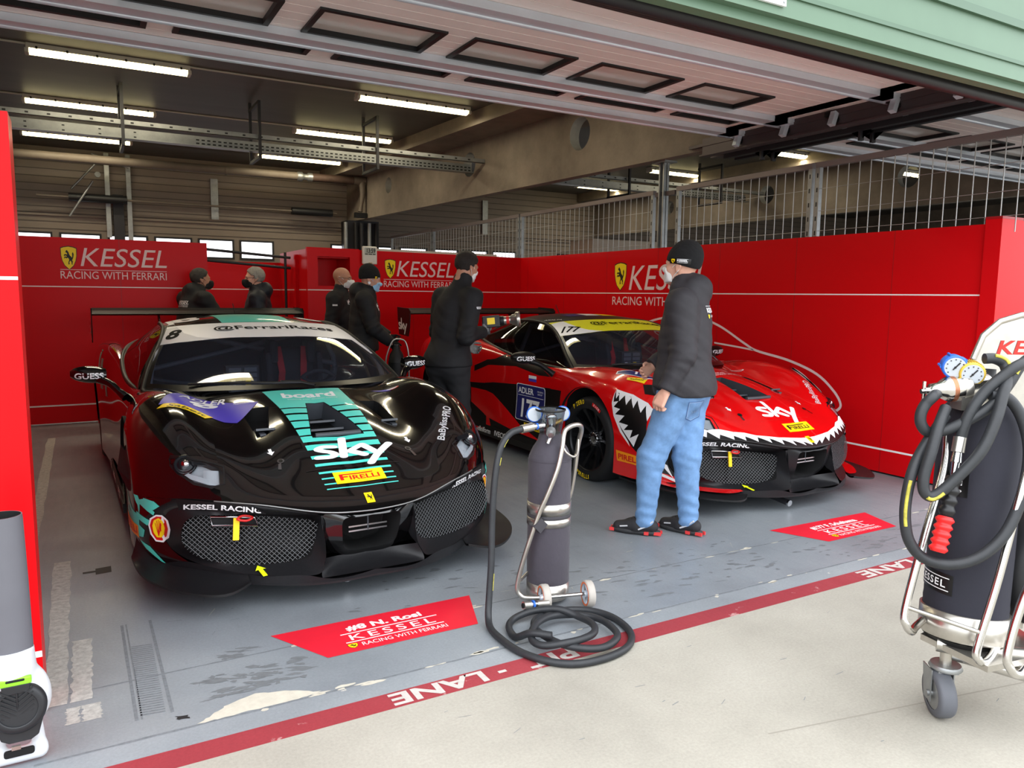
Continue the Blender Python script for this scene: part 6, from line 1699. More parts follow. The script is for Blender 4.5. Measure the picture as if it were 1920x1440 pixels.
            so_ = sdf_obj('shoe', sh, l_, h_, min(vox, .006), shoes[0], root)
            m = MB(); out = []
            for t in np.linspace(0, 2*PI, 28)[:-1]:
                y = math.cos(t); wv = .046*abs(math.sin(t))**.8*(1 if y > 0 else .88); out.append((math.copysign(wv, math.sin(t)), .053+y*.152))
            base = [P0+r2*x+f2*y for x, y in out]; z0, z1 = .0, .030; n = len(base)
            m.add([tuple(p[:2])+(z0+.006*(1 if i % 2 else 1),) for i, p in enumerate(base)]+[tuple((P0+(p-P0)*1.03)[:2])+(z1,) for p in base], [(i, (i+1) % n, n+(i+1) % n, n+i) for i in range(n)]+[tuple(range(n))[::-1], tuple(range(n, 2*n))], shoes[1], True)
            m.obj('sole', so_)
            if len(shoes) > 2:
                m = MB()
                for y, wd in ((-.085, .05), (-.02, .028), (.205, .03)):
                    for sd in (1, -1):
                        c0 = P0+f2*y+r2*sd*(.040 if y > -.05 and y < .1 else .022); m.box(c0+V3(0,0,.018), (.012, wd, .02), shoes[2], Matrix.Rotation(math.atan2(-f2[0], f2[1]), 3, 'Z'))
                m.obj('red_accent', so_)
                m = MB()
                for q in range(5): c0 = P0+f2*(.06+.018*q)+V3(0,0,.108-.010*q); m.cyl(c0-r2*.025, c0+r2*.025, .0035, mat('lace', (30,30,32), .7), n=6)
                m.obj('laces', so_)
                m = MB(); m.tube([P0+f2*(-.06)+r2*-.040+V3(0,0,.10), P0+f2*(-.01)+r2*-.047+V3(0,0,.06), P0+f2*.03+r2*-.049+V3(0,0,.04)], .006, mat('shoe grey stripe', (200,200,204), .5), 6); m.tube([P0+f2*.10+r2*-.044+V3(0,0,.055), P0+f2*.15+r2*-.036+V3(0,0,.045)], .005, MATS['shoe grey stripe'], 6); m.obj('stripe', so_)
    # headgear, hair
    cr = el(hg(0,-.012,.034), V3(.077,.097,.090), Mh)
    if headgear is not None:
        top = el(hg(0,-.030,.075), V3(.080,.098,.090), Mh); brim = el(hg(0,-.014,.038), V3(.089,.111,.093), Mh); nz = Mh@V3(0,-.22,1); nz = nz/np.linalg.norm(nz); o0 = hg(0,.0,.012); o1 = hg(0,0,.060)
        def bf(P):
            d = smin(ev(cr, P)-.013, ev(top, P)-.004, .03)+noise3(P, 45, .0015); t = (P-o0)@nz
            cuff = smax(ev(brim, P)-.003, (P-o1)@nz, .006); d = smin(d, cuff, .006); d = d-.0012*np.sin(((P-j['head'])@(Mh@V3(1,0,0)))*500)
            return smax(d, -t, .005)
        b = sdf_obj('beanie', bf, j['head']-.18, j['head']+.24, min(vox, .006), headgear, root)
    if hair is not None:
        hm, lo_, amp, style = hair
        nh = Mh@V3(0,-.80,.60); oh = hg(0,.050,.045); 
        def hf(P):
            d = ev(cr, P)-.015+noise3(P, 75, amp); q = (P-j['head'])@Mh
            d = smax(d, -((P-oh)@nh), .012); d = smax(d, lo_-q[:, 2], .01)
            side = smax(np.abs(q[:, 0])*0+q[:, 1]-.02-.6*np.maximum(0, q[:, 2]-.0), .005*np.ones(len(P)), .01)
            d = np.where(q[:, 2] < .03, smax(d, q[:, 1]-.012, .01), d)
            if style == 'crop': d = d+.004
            return d
        sdf_obj('hair', hf, j['head']-.17, j['head']+.17, min(vox, .006), hm, root)
    if mask is not None:
        mm, kind = mask; hp = union(head_prims(T)[:12])
        out = .030 if kind == 'beak' else .012
        def mf(P):
            q = (P-j['head'])@Mh; d = hp(P)-.007
            if kind == 'beak': d = smin(d, ev(el(hg(0,.105,-.052), V3(.040,.040,.046), Mh), P), .03)
            bx = np.maximum(np.maximum(np.abs(q[:, 0])-.062-.0*q[:, 2], np.abs(q[:, 2]+.058)-.050+.35*np.maximum(0, np.abs(q[:, 0])-.02)*.6), .030-q[:, 1])
            d = d+(.0012*np.sin(q[:, 2]*330) if kind == 'pleat' else 0)
            return smax(d, bx, .006)
        sdf_obj('face_mask', mf, j['head']-V3(.2,.2,.2), j['head']+.2, min(vox, .005), mm, root)
        m = MB()
        for s in (1, -1):
            m.tube([hg(s*.060,.045,-.022), hg(s*.074,.018,.002), hg(s*.086,-.018,.022)], .0022, mm, 5); m.tube([hg(s*.058,.040,-.095), hg(s*.070,.010,-.055), hg(s*.086,-.022,-.024)], .0022, mm, 5)
        m.obj('mask_strap', root)
    if glasses is not None:
        m = MB()
        for s in (1, -1):
            m.tube([hg(s*(.033+.024*math.cos(a)), .104-.018*abs(math.cos(a)), .002+.019*math.sin(a)) for a in np.linspace(0, 2*PI, 17)[:-1]], .0022, glasses, 5, closed=True); m.tube([hg(s*.057,.090,.006), hg(s*.078,.03,.008), hg(s*.086,-.02,.010)], .0025, glasses, 5)
        m.cyl(hg(-.01,.106,.004), hg(.01,.106,.004), .002, glasses, n=5); m.obj('glasses', root)
    if ear is not None: m = MB(); m.cyl(hg(.080,-.008,-.033), hg(.094,-.006,-.033), .014, ear, n=16); m.obj('ear_plug', root)
    if extras: extras(root, j, hg, Mh, jac, tro if lower else body)
    return root
def stick(root, name, f, o, u, w, layers, d, off=.003, step=.012, cm=None):
    """flat graphic pressed onto an implicit surface along direction d"""
    m = MB(); o = np.array(o, float); u = unit3(u); w = unit3(w); d = unit3(d)
    for k, (sh, mm) in enumerate(layers):
        V, F = chop2(sh, step); P = np.array([o+u*x+w*y-d*.12 for x, y in V])
        for _ in range(40):
            q = f(P); P = P+d*np.clip(q, 0, .02)[:, None]*.8
        P = P-d*(off+.0008*k); A = [Vector(p) for p in P]
        m.add(A, [q_ if (A[q_[1]]-A[q_[0]]).cross(A[q_[2]]-A[q_[0]]).dot(Vector(d)) < 0 else q_[::-1] for q_ in F], mm, True)
    return m.obj(name, root)

M_JKT = mat('black softshell', (21, 21, 24), .75, noise=.12, nscale=30, bump=.15, bscale=300)
M_JKT2 = mat('charcoal jacket', (44, 42, 46), .72, noise=.12, nscale=25, bump=.2, bscale=260)
M_NAVY = mat('navy jacket', (24, 28, 38), .6, noise=.12, nscale=20)
M_JEANS = mat('blue denim', (104, 140, 182), .85, noise=.22, nscale=16, bump=.3, bscale=420)
M_TRSR = mat('black work trousers', (32, 32, 35), .85, noise=.12, nscale=20)
M_SHOE = mat('black trainer', (34, 33, 36), .7, noise=.2, nscale=60); M_SOLE = mat('dark sole', (48, 48, 50), .7); M_SRED = mat('red sole accent', (214, 58, 58), .5)
M_BEAN = mat('black knit', (17, 17, 19), .9, bump=.6, bscale=350)
M_MBLUE = mat('pale blue mask', (158, 206, 238), .8); M_MWHITE = mat('white mask', (226, 226, 224), .8); M_MBLK = mat('black mask', (20, 20, 22), .8)
M_HDARK = mat('dark hair', (34, 27, 23), .6, noise=.4, nscale=120, bump=.8, bscale=220); M_HGREY = mat('grey hair', (150, 146, 138), .7, noise=.3, nscale=120, bump=.7, bscale=220); M_HSALT = mat('short dark greying hair', (58, 54, 50), .7, noise=.4, nscale=140, bump=.6, bscale=240)
M_GLOVE = mat('grey black glove', (120, 120, 118), .7, noise=.5, nscale=45)
SK1 = SKIN('fair', (206, 156, 134)); SK2 = SKIN('tan', (178, 128, 104)); SK3 = SKIN('light', (200, 150, 126))
W_ = M_VWHITE

# ---- the man in jeans
def ex1(root, j, hg, Mh, jac, body):
    ly = [(tr2(text2('KESSEL', .115, .030, bold=.03), 0, .030), W_), (rect2(-.058, .054, .058, .0565), W_), (tr2(poly2(shield_pts(.018, .026)), -.05, -.008), M_VYEL), (tr2(text2('RACING WITH', .080, .014), .010, -.006), W_)]
    stick(root, 'back_lettering', jac, j['chest']+V3(.01,-.26,.10), (1,0,0), (0,0,1), ly, (0,1,0))
    lb = [(rect2(-.062,-.016,.062,.016), M_VBLK), (tr2(text2('KESSEL', .064, .013, bold=.03), .010, .004), W_), (rect2(-.024,.0125,.044,.0138), W_), (tr2(text2('RACING WITH FERRARI', .062, .006), .010, -.008), W_), (tr2(poly2(shield_pts(.020, .026)), -.045, 0), M_VYEL), (tr2(poly2(HORSE), -.052, -.009, sx=.014, sy=.018), M_VBLK)]
    fx = lambda P: ev(el(hg(0,-.014,.038), V3(.089,.111,.093), Mh), P)-.006
    stick(root, 'beanie_patch', fx, hg(-.13,-.055,.030), Mh@V3(.52,-.85,0), Mh@V3(0,0,1), [(tr2(s, 0, 0), m) for s, m in lb], Mh@V3(.85,.5,0), .004)
    m = MB(); m.tube([j['chest']+V3(-.155,.055,-.20), j['chest']+V3(-.150,.07,-.06)], .004, M_CARBB, 6); m.obj('pocket_zip', root)
    pk = [(-.060,.055),(.060,.055),(.057,-.055),(0,-.080),(-.057,-.055),(-.060,.055)]; M_ST = mat('denim seam', (66, 96, 142), .85); M_TH = mat('denim stitch', (150, 172, 200), .85)
    stick(root, 'back_pocket', body, j['pelvis']+V3(-.135,-.14,-.135), (.62,-.78,0), (0,0,1), [(stroke2(pk, .0028, 0, False), M_ST), (stroke2([(x*.93, y*.93) for x, y in pk], .0012, 0, False), M_TH), (stroke2([(-.03,0),(-.012,-.022),(0,-.008),(.012,-.024),(.03,-.002)], .0012, 0, False), M_TH)], (.78,.62,0), .002)
person('standing man in blue jeans, charcoal jacket and black knit hat beside the red car', (3.17, 3.59), 30,
    dict(pelvis=(.072,-.062,.95), chest=(.11,-.055,1.29), neck=(.145,-.035,1.53), head=(.155,.0,1.690), Ls=(-.05,-.075,1.465), Rs=(.30,-.03,1.465), Le=(-.118,-.118,1.160), Re=(.37,.03,1.19), Lw=(-.190,-.040,.935), Rw=(.18,.185,1.04),
         Lh=(-.02,-.055,.90), Rh=(.15,-.075,.90), Lk=(-.075,.075,.505), Rk=(.085,-.10,.505), La=(-.083,.105,.09), Ra=(.083,-.125,.09), Lf=(-.17,1), Rf=(.19,1)),
    SK1, M_JKT2, M_JEANS, (M_SHOE, M_SOLE, M_SRED), 1.16, (-8, 4, 0), M_BEAN, (M_MWHITE, 'plain'), None, None, None, .0062, True, True, ex1, (48, 55, 35), (25, 30, 20), (V3(-.35,.42,-1.), V3(.6,.3,0), V3(.2,1,0)), (V3(-.85,.3,-.35), V3(0,-1,0), V3(0,.2,1)), .895)

# ---- the mechanic with the wheel gun
def ex2(root, j, hg, Mh, jac, body):
    stick(root, 'sleeve_label', jac, j['Rs']*.72+j['Re']*.28+V3(.12,0,0), (0,1,0), (0,0,1), [(rect2(-.028,-.009,.028,.009), W_), (text2('GUESS', .046, .010, bold=.03), M_VBLK)], (-1,0,0))
    stick(root, 'chest_label', jac, j['chest']+V3(.22,.08,.05), (0,1,0), (0,0,1), [(rect2(-.016,-.018,.016,.018), W_), (tr2(text2('KESSEL', .026, .008, bold=.03), 0, .005), M_VBLK)], (-1,0,0))
person('mechanic in black jacket holding a wheel gun beside the red car door', (2.72, 5.85), -62,
    dict(pelvis=(0,-.04,.93), chest=(.0,.045,1.30), neck=(.02,.115,1.56), head=(.03,.185,1.735), Ls=(-.17,.10,1.48), Rs=(.19,.05,1.48), Le=(-.22,.10,1.17), Re=(.235,-.10,1.16), Lw=(-.03,.27,1.04), Rw=(.235,.145,1.185),
         Lh=(-.09,-.03,.90), Rh=(.09,-.03,.90), Lk=(-.11,.03,.50), Rk=(.11,.0,.50), La=(-.12,-.02,.09), Ra=(.12,-.04,.09)),
    SK2, M_JKT, M_TRSR, (M_SHOE, M_SOLE), 1.08, (-12, -16, 0), None, (M_MWHITE, 'plain'), (M_HDARK, -.085, .004, ''), None, M_GLOVE, .0068, False, True, ex2, (40, 50, 30), (62, 60, 35), (V3(.35,.8,-.25), V3(.2,0,-1), V3(0,.4,1)), (V3(.15,.75,.55), V3(-1,.2,0), V3(0,-.4,1)), .90)
# ---- people at the back of the garage
def ex3(root, j, hg, Mh, jac, body):
    stick(root, 'chest_emblem', jac, j['chest']+V3(.13,.16,.10), (.8,-.6,0), (0,0,1), [(tr2(poly2(HORSE), -.026, -.03, sx=.052, sy=.06), W_), (tr2(circ2m(0, -.036, .014), 0, 0), W_)], (-.6,-.8,0))
    fx = lambda P: ev(el(hg(0,-.014,.038), V3(.089,.111,.093), Mh), P)-.006
    stick(root, 'beanie_patch', fx, hg(.10,.10,.030), Mh@V3(-.72,.70,0)*-1*-1, Mh@V3(0,0,1), [(tr2(poly2(shield_pts(.022, .030)), -.02, 0), M_VYEL), (tr2(poly2(HORSE), -.027, -.010, sx=.014, sy=.02), M_VBLK), (tr2(text2('KESSEL', .034, .010, bold=.02), .020, .004), W_)], Mh@V3(-.7,-.7,0), .004)
def circ2m(x, y, r): return poly2(circ2(x, y, r, 12))
person('man in black knit hat and pale blue face mask behind the black car', (2.57, 7.72), -102,
    dict(pelvis=(0,-.02,.93), chest=(0,.03,1.27), neck=(0,.045,1.48), head=(0,.085,1.640), Le=(-.25,.10,1.16), Lw=(-.16,.30,1.04), Re=(.26,.08,1.14), Rw=(.24,.26,.99)),
    SK3, M_JKT, M_TRSR, (M_SHOE, M_SOLE), 1.12, (-6, -10, 0), M_BEAN, (M_MBLUE, 'pleat'), None, None, M_BEAN, .0085, True, True, ex3, (55, 60, 40), (55, 60, 40), ear=M_VWHITE)
def ex4(root, j, hg, Mh, jac, body):
    stick(root, 'chest_emblem', jac, j['chest']+V3(.06,.2,.12), (1,0,0), (0,0,1), [(tr2(poly2(HORSE), -.024, -.03, sx=.048, sy=.06), W_)], (0,-1,0))
    stick(root, 'sleeve_label', jac, j['Rs']*.75+j['Re']*.25+V3(.10,.06,0), (-.5,.8,0), (0,0,1), [(rect2(-.028,-.009,.028,.009), W_)], (-1,-.4,0))
person('bald man with glasses and white mask behind the man in the knit hat', (2.60, 8.60), -128,
    dict(head=(0,.03,1.665), neck=(0,0,1.49)), SK2, M_JKT, M_TRSR, (M_SHOE, M_SOLE), 1.08, (6, -3, 0), None, (M_MWHITE, 'beak'), None, mat('glasses frame', (70, 56, 46), .4), None, .0085, False, True, ex4)
def ex5(root, j, hg, Mh, jac, body):
    stick(root, 'back_lettering', jac, j['chest']+V3(.02,-.24,.10), (1,0,0), (0,0,1), [(tr2(text2('KESSEL', .16, .040, bold=.01, shear=.2), 0, .025), W_), (rect2(-.08,-.006,.08,-.003), W_), (tr2(text2('RACING WITH FERRARI', .16, .016), 0, -.02), W_)], (0,1,0))
person('man in black hoodie and black mask leaning behind the rear wing', (1.10, 9.33), -66,
    dict(pelvis=(0,-.06,.92), chest=(0,.02,1.25), neck=(0,.06,1.47), head=(0,.12,1.635), Ls=(-.20,.04,1.42), Rs=(.20,.04,1.42), Le=(-.27,.20,1.16), Re=(.27,.20,1.16), Lw=(-.05,.32,1.16), Rw=(.06,.30,1.14)),
    SK2, M_JKT, M_TRSR, (M_SHOE, M_SOLE), 1.15, (-14, 0, 0), None, (M_MBLK, 'beak'), (M_HSALT, -.085, .003, 'crop'), None, None, .0085, True, True, ex5, handL=(V3(1,.1,0), V3(0,-1,0), V3(0,0,1)), handR=(V3(-1,.1,0), V3(0,-1,0), V3(0,0,1)))
def ex6(root, j, hg, Mh, jac, body):
    stick(root, 'round_badge', jac, j['Ls']*.4+j['Le']*.6+V3(-.12,.03,.0), (0,-1,0), (0,0,1), [(poly2(circ2(0,0,.028,20)), W_), (poly2(circ2(0,0,.024,20)), M_NAVY), (tr2(text2('A', .026, .028, bold=.03), 0, 0), W_)], (1,0,0))
    f2 = union([(el(hg(0,-.085,-.135), V3(.125,.085,.055), Mh), .05)]); sdf_obj('hood_lining', f2, j['head']-.32, j['head']+.15, .01, mat('pale grey lining', (150, 154, 156), .8), root)
person('grey-haired man in navy jacket with glasses and a black mask', (1.82, 9.30), 78,
    dict(head=(0,.03,1.660), neck=(0,0,1.49)), SK1, M_NAVY, M_TRSR, (M_SHOE, M_SOLE), 1.12, (6, -2, 0), None, (M_MBLK, 'beak'), (M_HGREY, -.08, .003, ''), mat('dark glasses frame', (24, 24, 26), .4), None, .0085, True, True, ex6)
# ================================================================ air bottle trolleys, hose, blower, wheel gun
M_SLV = mat('charcoal bottle sleeve', (62, 58, 66), .85, noise=.08, nscale=14, bump=.25, bscale=30, sheen=.1)
M_SLV2 = mat('dark navy bottle sleeve', (34, 34, 44), .8, noise=.08, nscale=10, bump=.15, bscale=18)
M_STEEL = mat('brushed stainless', (188, 184, 176), .28, .9, noise=.12, nscale=20)
M_POL = mat('polished tube', (206, 204, 200), .16, 1.)
M_HOSE = mat('black rubber hose', (38, 40, 43), .5, noise=.2, nscale=30)
M_HYEL = mat('worn yellow hose stripe', (170, 162, 62), .6, noise=.5, nscale=55)
M_ORNG = mat('orange polyurethane', (208, 104, 56), .5)
M_GREYT = mat('grey wheel tread', (168, 162, 154), .6)
M_CLEAR = glass_mat('smoky clear cup', (222, 226, 228))
M_BRASS = mat('brass fitting', (190, 148, 72), .3, .9)
M_GBLUE = mat('blue gauge shell', (40, 96, 186), .4); M_GGOLD = mat('gold gauge shell', (206, 172, 66), .35, .4); M_DIAL = mat('dial white', (170, 176, 182), .4)
M_BLKST = mat('black strap', (58, 56, 60), .8)
# ---- trolley in the middle
C0 = Vector((1.955, 3.06, 0))
t = thing('bottle_trolley', 'charcoal sleeved air bottle on a two-wheeled steel trolley between the cars', 'bottle trolley', C0)
m = MB(); m.lathe([(.098,.018),(.106,.03),(.106,.10),(.100,.10)], (0,0,0), (0,0,1), M_STEEL, 36); m.obj('base_ring', t)
m = MB(); pr = [(.101,.085),(.105,.095),(.106,.3),(.104,.45),(.105,.6),(.106,.70),(.102,.725),(.085,.765),(.062,.80),(.052,.835),(.046,.84)]; m.lathe(pr, (0,0,0), (0,0,1), M_SLV, 40); m.lathe([(.1065,.708),(.1075,.712),(.1065,.716)], (0,0,0), (0,0,1), M_SLV, 40, True, False); m.obj('bottle_sleeve', t)
for z0, z1 in ((.448,.504), (.390,.428)): m = MB(); m.lathe([(.106,z0),(.1085,z0),(.1085,z1),(.106,z1)], (0,0,0), (0,0,1), M_STEEL, 40, True, False); m.obj('steel_band', t)
m = MB(); m.lathe([(.106,.428),(.1072,.430),(.1072,.447),(.106,.448)], (0,0,0), (0,0,1), M_BLKST, 40, True, False); m.box((-.10,-.075,.41), (.05,.03,.055), M_BLKST, Matrix.Rotation(.8, 3, 'Y')); m.obj('strap', t)
m = MB(); m.lathe([(.050,.828),(.053,.835),(.072,.950),(.0735,.953),(.0715,.953),(.052,.84)], (0,0,0), (0,0,1), M_CLEAR, 32); m.lathe([(.0705,.945),(.074,.948),(.074,.956),(.0705,.956)], (0,0,0), (0,0,1), M_CARBB, 32, True, False); m.obj('guard_cup', t)
m = MB(); m.cyl((0,0,.83),(0,0,.88),.020,M_BRASS,n=14); m.cyl((0,0,.88),(0,0,.92),.026,M_CHROME,n=14); m.lathe([(.010,.90),(.030,.908),(.030,.925),(.012,.93)],(0,0,0),(0,0,1),M_CHROME,16); m.cyl((-.005,-.02,.875),(-.05,-.085,.842),.014,M_CHROME,n=12); m.cyl((-.03,-.055,.86),(-.045,-.075,.848),.022,M_GALV,n=12); m.cyl((-.03,-.06,.845),(-.06,-.07,.80),.010,M_CHROME,n=10); m.cyl((.02,0,.88),(.075,.02,.89),.012,M_BRASS,n=10); m.obj('valve', t)
for gx, gy, gz in ((-.062,.05,.925),(.100,.05,.918)):
    g = bpy.data.objects.new('pressure_gauge', None); COL.objects.link(g); g.parent = t
    dv = Vector((-.45,-.88,.10)).normalized(); o = Vector((gx, gy, gz))
    m = MB(); m.lathe([(.036,-.012),(.0385,-.006),(.0385,.012),(.034,.014)], o, dv, M_GBLUE, 28); m.obj('gauge_case', g)
    m = MB(); m.lathe([(.0335,.0145),(.001,.015)], o, dv, M_DIAL, 28, False, False); m.obj('gauge_dial', g)
fr = [(-.085,-.105,.058),(-.14,-.075,.056),(-.178,-.045,.062),(-.192,-.03,.11),(-.165,-.045,.25),(-.108,-.078,.46),(-.075,-.102,.56),(-.036,-.122,.68),(-.006,-.115,.78),(.012,-.10,.84),(.03,-.095,.868),(.075,-.095,.884),(.12,-.08,.876),(.148,-.05,.84),(.15,-.02,.76),(.146,.0,.62),(.135,.02,.50),(.11,.03,.47)]
m = MB(); m.tube(fr, .0115, M_STEEL, 10, spline=5); m.cyl((-.185,-.03,.13),(-.09,.03,.145),.008,M_STEEL,n=8); m.tube([(.008,-.09,.80),(.02,-.11,.76),(.06,-.115,.735),(.10,-.09,.75),(.13,-.05,.80)], .006, M_STEEL, 8, spline=5); m.obj('handle_frame', t)
wl = (Vector((-.092,-.118,.064)), Vector((.122,-.176,.064)))
m = MB(); m.cyl(wl[0], wl[1], .009, M_POL, n=10); m.cyl(wl[0]+Vector((.02,0,0)), (-.06,-.06,.04), .01, M_STEEL, n=8); m.obj('axle', t)
for k, w_ in enumerate(wl):
    ax = (wl[1]-wl[0]).normalized()*(1 if k else -1); wo = bpy.data.objects.new('trolley_wheel', None); COL.objects.link(wo); wo.parent = t
    m = MB(); m.lathe([(.050,-.018),(.062,-.018),(.064,-.010),(.064,.010),(.062,.018),(.050,.018)], w_, ax, M_GREYT, 32, True, False); m.lathe([(.048,.0185),(.057,.0195),(.057,.0175)], w_, ax, M_ORNG, 32, False, False); m.lathe([(.048,-.0185),(.057,-.0195),(.057,-.0175)], w_, ax, M_ORNG, 32, False, False); m.obj('tread', wo)
    m = MB(); m.lathe([(.050,-.016),(.050,.016)], w_, ax, M_ALU, 32, True, False); m.lathe([(.016,-.02),(.016,.022),(.010,.024)], w_, ax, M_ALU, 16)
    u = ax.orthogonal().normalized(); v = ax.cross(u)
    for q in range(6): a = 2*PI*q/6; d_ = u*math.cos(a)+v*math.sin(a); m.cyl(w_+d_*.012, w_+d_*.050, .006, M_ALU, n=6)
    m.lathe([(.05,-.003),(.015,-.003),(.015,.003),(.05,.003)], w_, ax, mat('wheel web', (120,120,118), .5, .3), 24, False, False); m.obj('hub', wo)
# ---- hose of the middle trolley, coiled on the floor
t = thing('air_hose', 'black air hose arching from the bottle and coiled on the pit lane line', 'hose', (1.75, 2.65, 0))
zf = .0165
path = [(1.835,3.035,.878),(1.78,3.03,.874),(1.715,3.03,.858),(1.66,3.02,.80),(1.63,3.01,.70),(1.612,3.0,.58),(1.600,2.99,.44),(1.588,2.97,.28),(1.568,2.95,.13),(1.548,2.92,.045),(1.528,2.86,zf),(1.517,2.75,zf),(1.528,2.61,zf),(1.584,2.484,zf),(1.674,2.405,zf),(1.805,2.385,zf),(1.932,2.411,zf),(2.02,2.475,zf),(2.07,2.568,zf),(2.082,2.697,zf),(2.037,2.80,zf),(1.957,2.856,zf),(1.845,2.853,zf+.01),(1.738,2.808,zf+.02),(1.677,2.727,zf+.026),(1.668,2.618,zf+.028),(1.699,2.51,zf+.028),(1.775,2.44,zf+.026),(1.853,2.43,zf+.024),(1.945,2.48,zf+.022),(1.985,2.56,zf+.02),(1.99,2.665,zf+.02),(1.945,2.74,zf+.02),(1.86,2.775,zf+.026),(1.76,2.76,zf+.04),(1.66,2.70,zf+.045),(1.60,2.62,zf+.03),(1.615,2.55,zf+.03),(1.69,2.50,zf+.045),(1.78,2.49,zf+.05),(1.86,2.53,zf+.045),(1.905,2.61,zf+.04),(1.90,2.71,zf+.035),(1.84,2.79,zf+.052),(1.75,2.86,zf+.035),(1.66,2.875,zf+.012),(1.60,2.82,zf+.005),(1.578,2.72,zf+.005),(1.60,2.63,zf+.055),(1.66,2.56,zf+.06)]
m = MB(); m.tube([Vector(p)-Vector((1.75,2.65,0)) for p in path], .0158, M_HOSE, 12, spline=6); m.obj('hose', t)
m = MB(); c_ = lambda x, y, z: Vector((x-1.75, y-2.65, z)); m.cyl(c_(1.84,3.035,.879), c_(1.775,3.03,.873), .020, M_STEEL, n=16); m.cyl(c_(1.90,3.03,.882), c_(1.84,3.035,.879), .014, M_CHROME, n=12); m.cyl(c_(1.865,3.033,.88), c_(1.857,3.033,.88), .0165, M_GBLUE, n=12); m.obj('fitting', t)
m = MB(); a, b_ = c_(1.712,2.885,.075), c_(1.845,2.885,.060); m.cyl(a, a+(b_-a)*.3, .019, M_STEEL, n=16); m.cyl(a+(b_-a)*.3, a+(b_-a)*.55, .015, M_CHROME, n=14); m.cyl(a+(b_-a)*.55, b_, .018, M_STEEL, n=16); m.cyl(a+(b_-a)*.36, a+(b_-a)*.42, .021, M_GBLUE, n=14); m.cyl(a-(b_-a)*.03, a, .012, M_HOLE, n=12); m.obj('coupling', t)
yp = crom([Vector(p)-Vector((1.75,2.65,0)) for p in path], 6)
for a0, b0 in ((15, 19), (21, 24), (44, 48)):
    m = MB(); m.tube([p+np.array([.011,-.0105,0]) for p in yp[a0:b0]], .0026, M_HYEL, 6); m.obj('yellow_print', t)

# ---- big refuelling style trolley on the right
B0 = Vector((2.735, 1.475, 0)); L = lambda x, y, z: Vector((x-B0.x, y-B0.y, z))
t = thing('bottle_trolley', 'dark sleeved air bottle on a wheeled steel rig at the right edge, draped with hose', 'bottle trolley', B0)
ax_b = L(2.735,1.475,.30); ax_t = L(2.815,1.512,1.12); axd = (ax_t-ax_b).normalized()
m = MB(); m.lathe([(.142,-.005),(.146,0),(.146,.088),(.138,.09)], ax_b, axd, M_STEEL, 40); m.lathe([(.12,-.03),(.135,-.01)], ax_b, axd, M_CARBB, 32); m.obj('base_ring', t)
m = MB(); m.lathe([(.134,.075),(.1375,.085),(.136,.10),(.137,.115),(.1355,.13),(.137,.3),(.136,.45),(.1365,.455),(.136,.6),(.137,.74),(.135,.78),(.122,.82),(.11,.835),(.102,.85)], ax_b, axd, M_SLV2, 44); m.obj('bottle_sleeve', t)
tr_ = BVHTree.FromPolygons([ax_b+axd*z_+(axd.orthogonal().normalized()*math.cos(a)+axd.cross(axd.orthogonal().normalized())*math.sin(a))*.1375 for z_ in (.05,.8) for a in np.linspace(0, 2*PI, 65)[:-1]], [(i, (i+1) % 64, 64+(i+1) % 64, 64+i) for i in range(64)])
def patch(mb, cen, u, layers):
    u = Vector(u).normalized(); w_ = axd; n_ = u.cross(w_).normalized()
    for k, (sh, mm) in enumerate(layers):
        V_, F_ = chop2(sh, .012); P_ = []
        for x, y in V_:
            o_ = Vector(cen)+u*x+w_*y+n_*.3; h_ = tr_.ray_cast(o_, -n_); P_.append(h_[0]+h_[1]*(.001+.0005*k)*(1 if h_[1].dot(n_) > 0 else -1) if h_[0] is not None else None)
        F2 = [f_ for f_ in F_ if all(P_[i] is not None for i in f_)]; idx = sorted({i for f_ in F2 for i in f_}); mp = {i: q for q, i in enumerate(idx)}
        if F2: mb.add([P_[i] for i in idx], [[mp[i] for i in f_] for f_ in F2], mm, True)
uv = (-.137,-.988,0); uk = (-.48,-.874,0)
m = MB(); patch(m, L(2.752,1.482,.492), uk, [(rect2(-.085,-.036,.085,.036), M_VBLK), (rect2(-.075,.020,.075,.023), W_), (rect2(-.075,-.024,.075,-.021), W_), (text2('KESSEL', .13, .026, bold=.015, spacing=1.2), W_)]); m.obj('name_patch', t)
m = MB(); patch(m, L(2.788,1.498,.845), uv, [(rect2(-.060,-.042,.060,.042), M_VBLK), (tr2(text2('paoli', .085, .040, bold=.03), 0, .008), W_), (tr2(text2('PIT STOP', .085, .013, bold=.02), 0, -.025), W_)]); m.obj('maker_patch', t)
m = MB(); m.lathe([(.05,.84),(.05,.90),(.03,.91),(.03,.96)], ax_b, axd, M_CARBB, 20); m.obj('bottle_neck', t)
# frame tubes
def tube_part(nm, pts, r=.0135, mm=M_POL): m = MB(); m.tube([L(*p) for p in pts], r, mm, 12, spline=6); return m.obj(nm, t)
tube_part('guard_tube', [(2.690,1.56,1.02),(2.650,1.54,.899),(2.534,1.52,.687),(2.451,1.52,.43),(2.448,1.51,.372),(2.48,1.51,.342),(2.53,1.53,.338),(2.60,1.545,.345)])
tube_part('guard_tube', [(2.79,1.315,1.02),(2.731,1.315,.90),(2.642,1.322,.578),(2.568,1.332,.345),(2.568,1.325,.300),(2.60,1.322,.286),(2.67,1.335,.292),(2.76,1.36,.325),(2.80,1.375,.36),(2.80,1.39,.40)])
tube_part('guard_tube', [(2.62,1.17,.72),(2.557,1.20,.566),(2.503,1.207,.392),(2.508,1.195,.338),(2.54,1.185,.318),(2.60,1.19,.33),(2.66,1.20,.36)])
m = MB(); m.cyl(L(2.449,1.518,.437), L(2.573,1.334,.392), .0075, M_STEEL, n=10); m.obj('cross_bar', t)
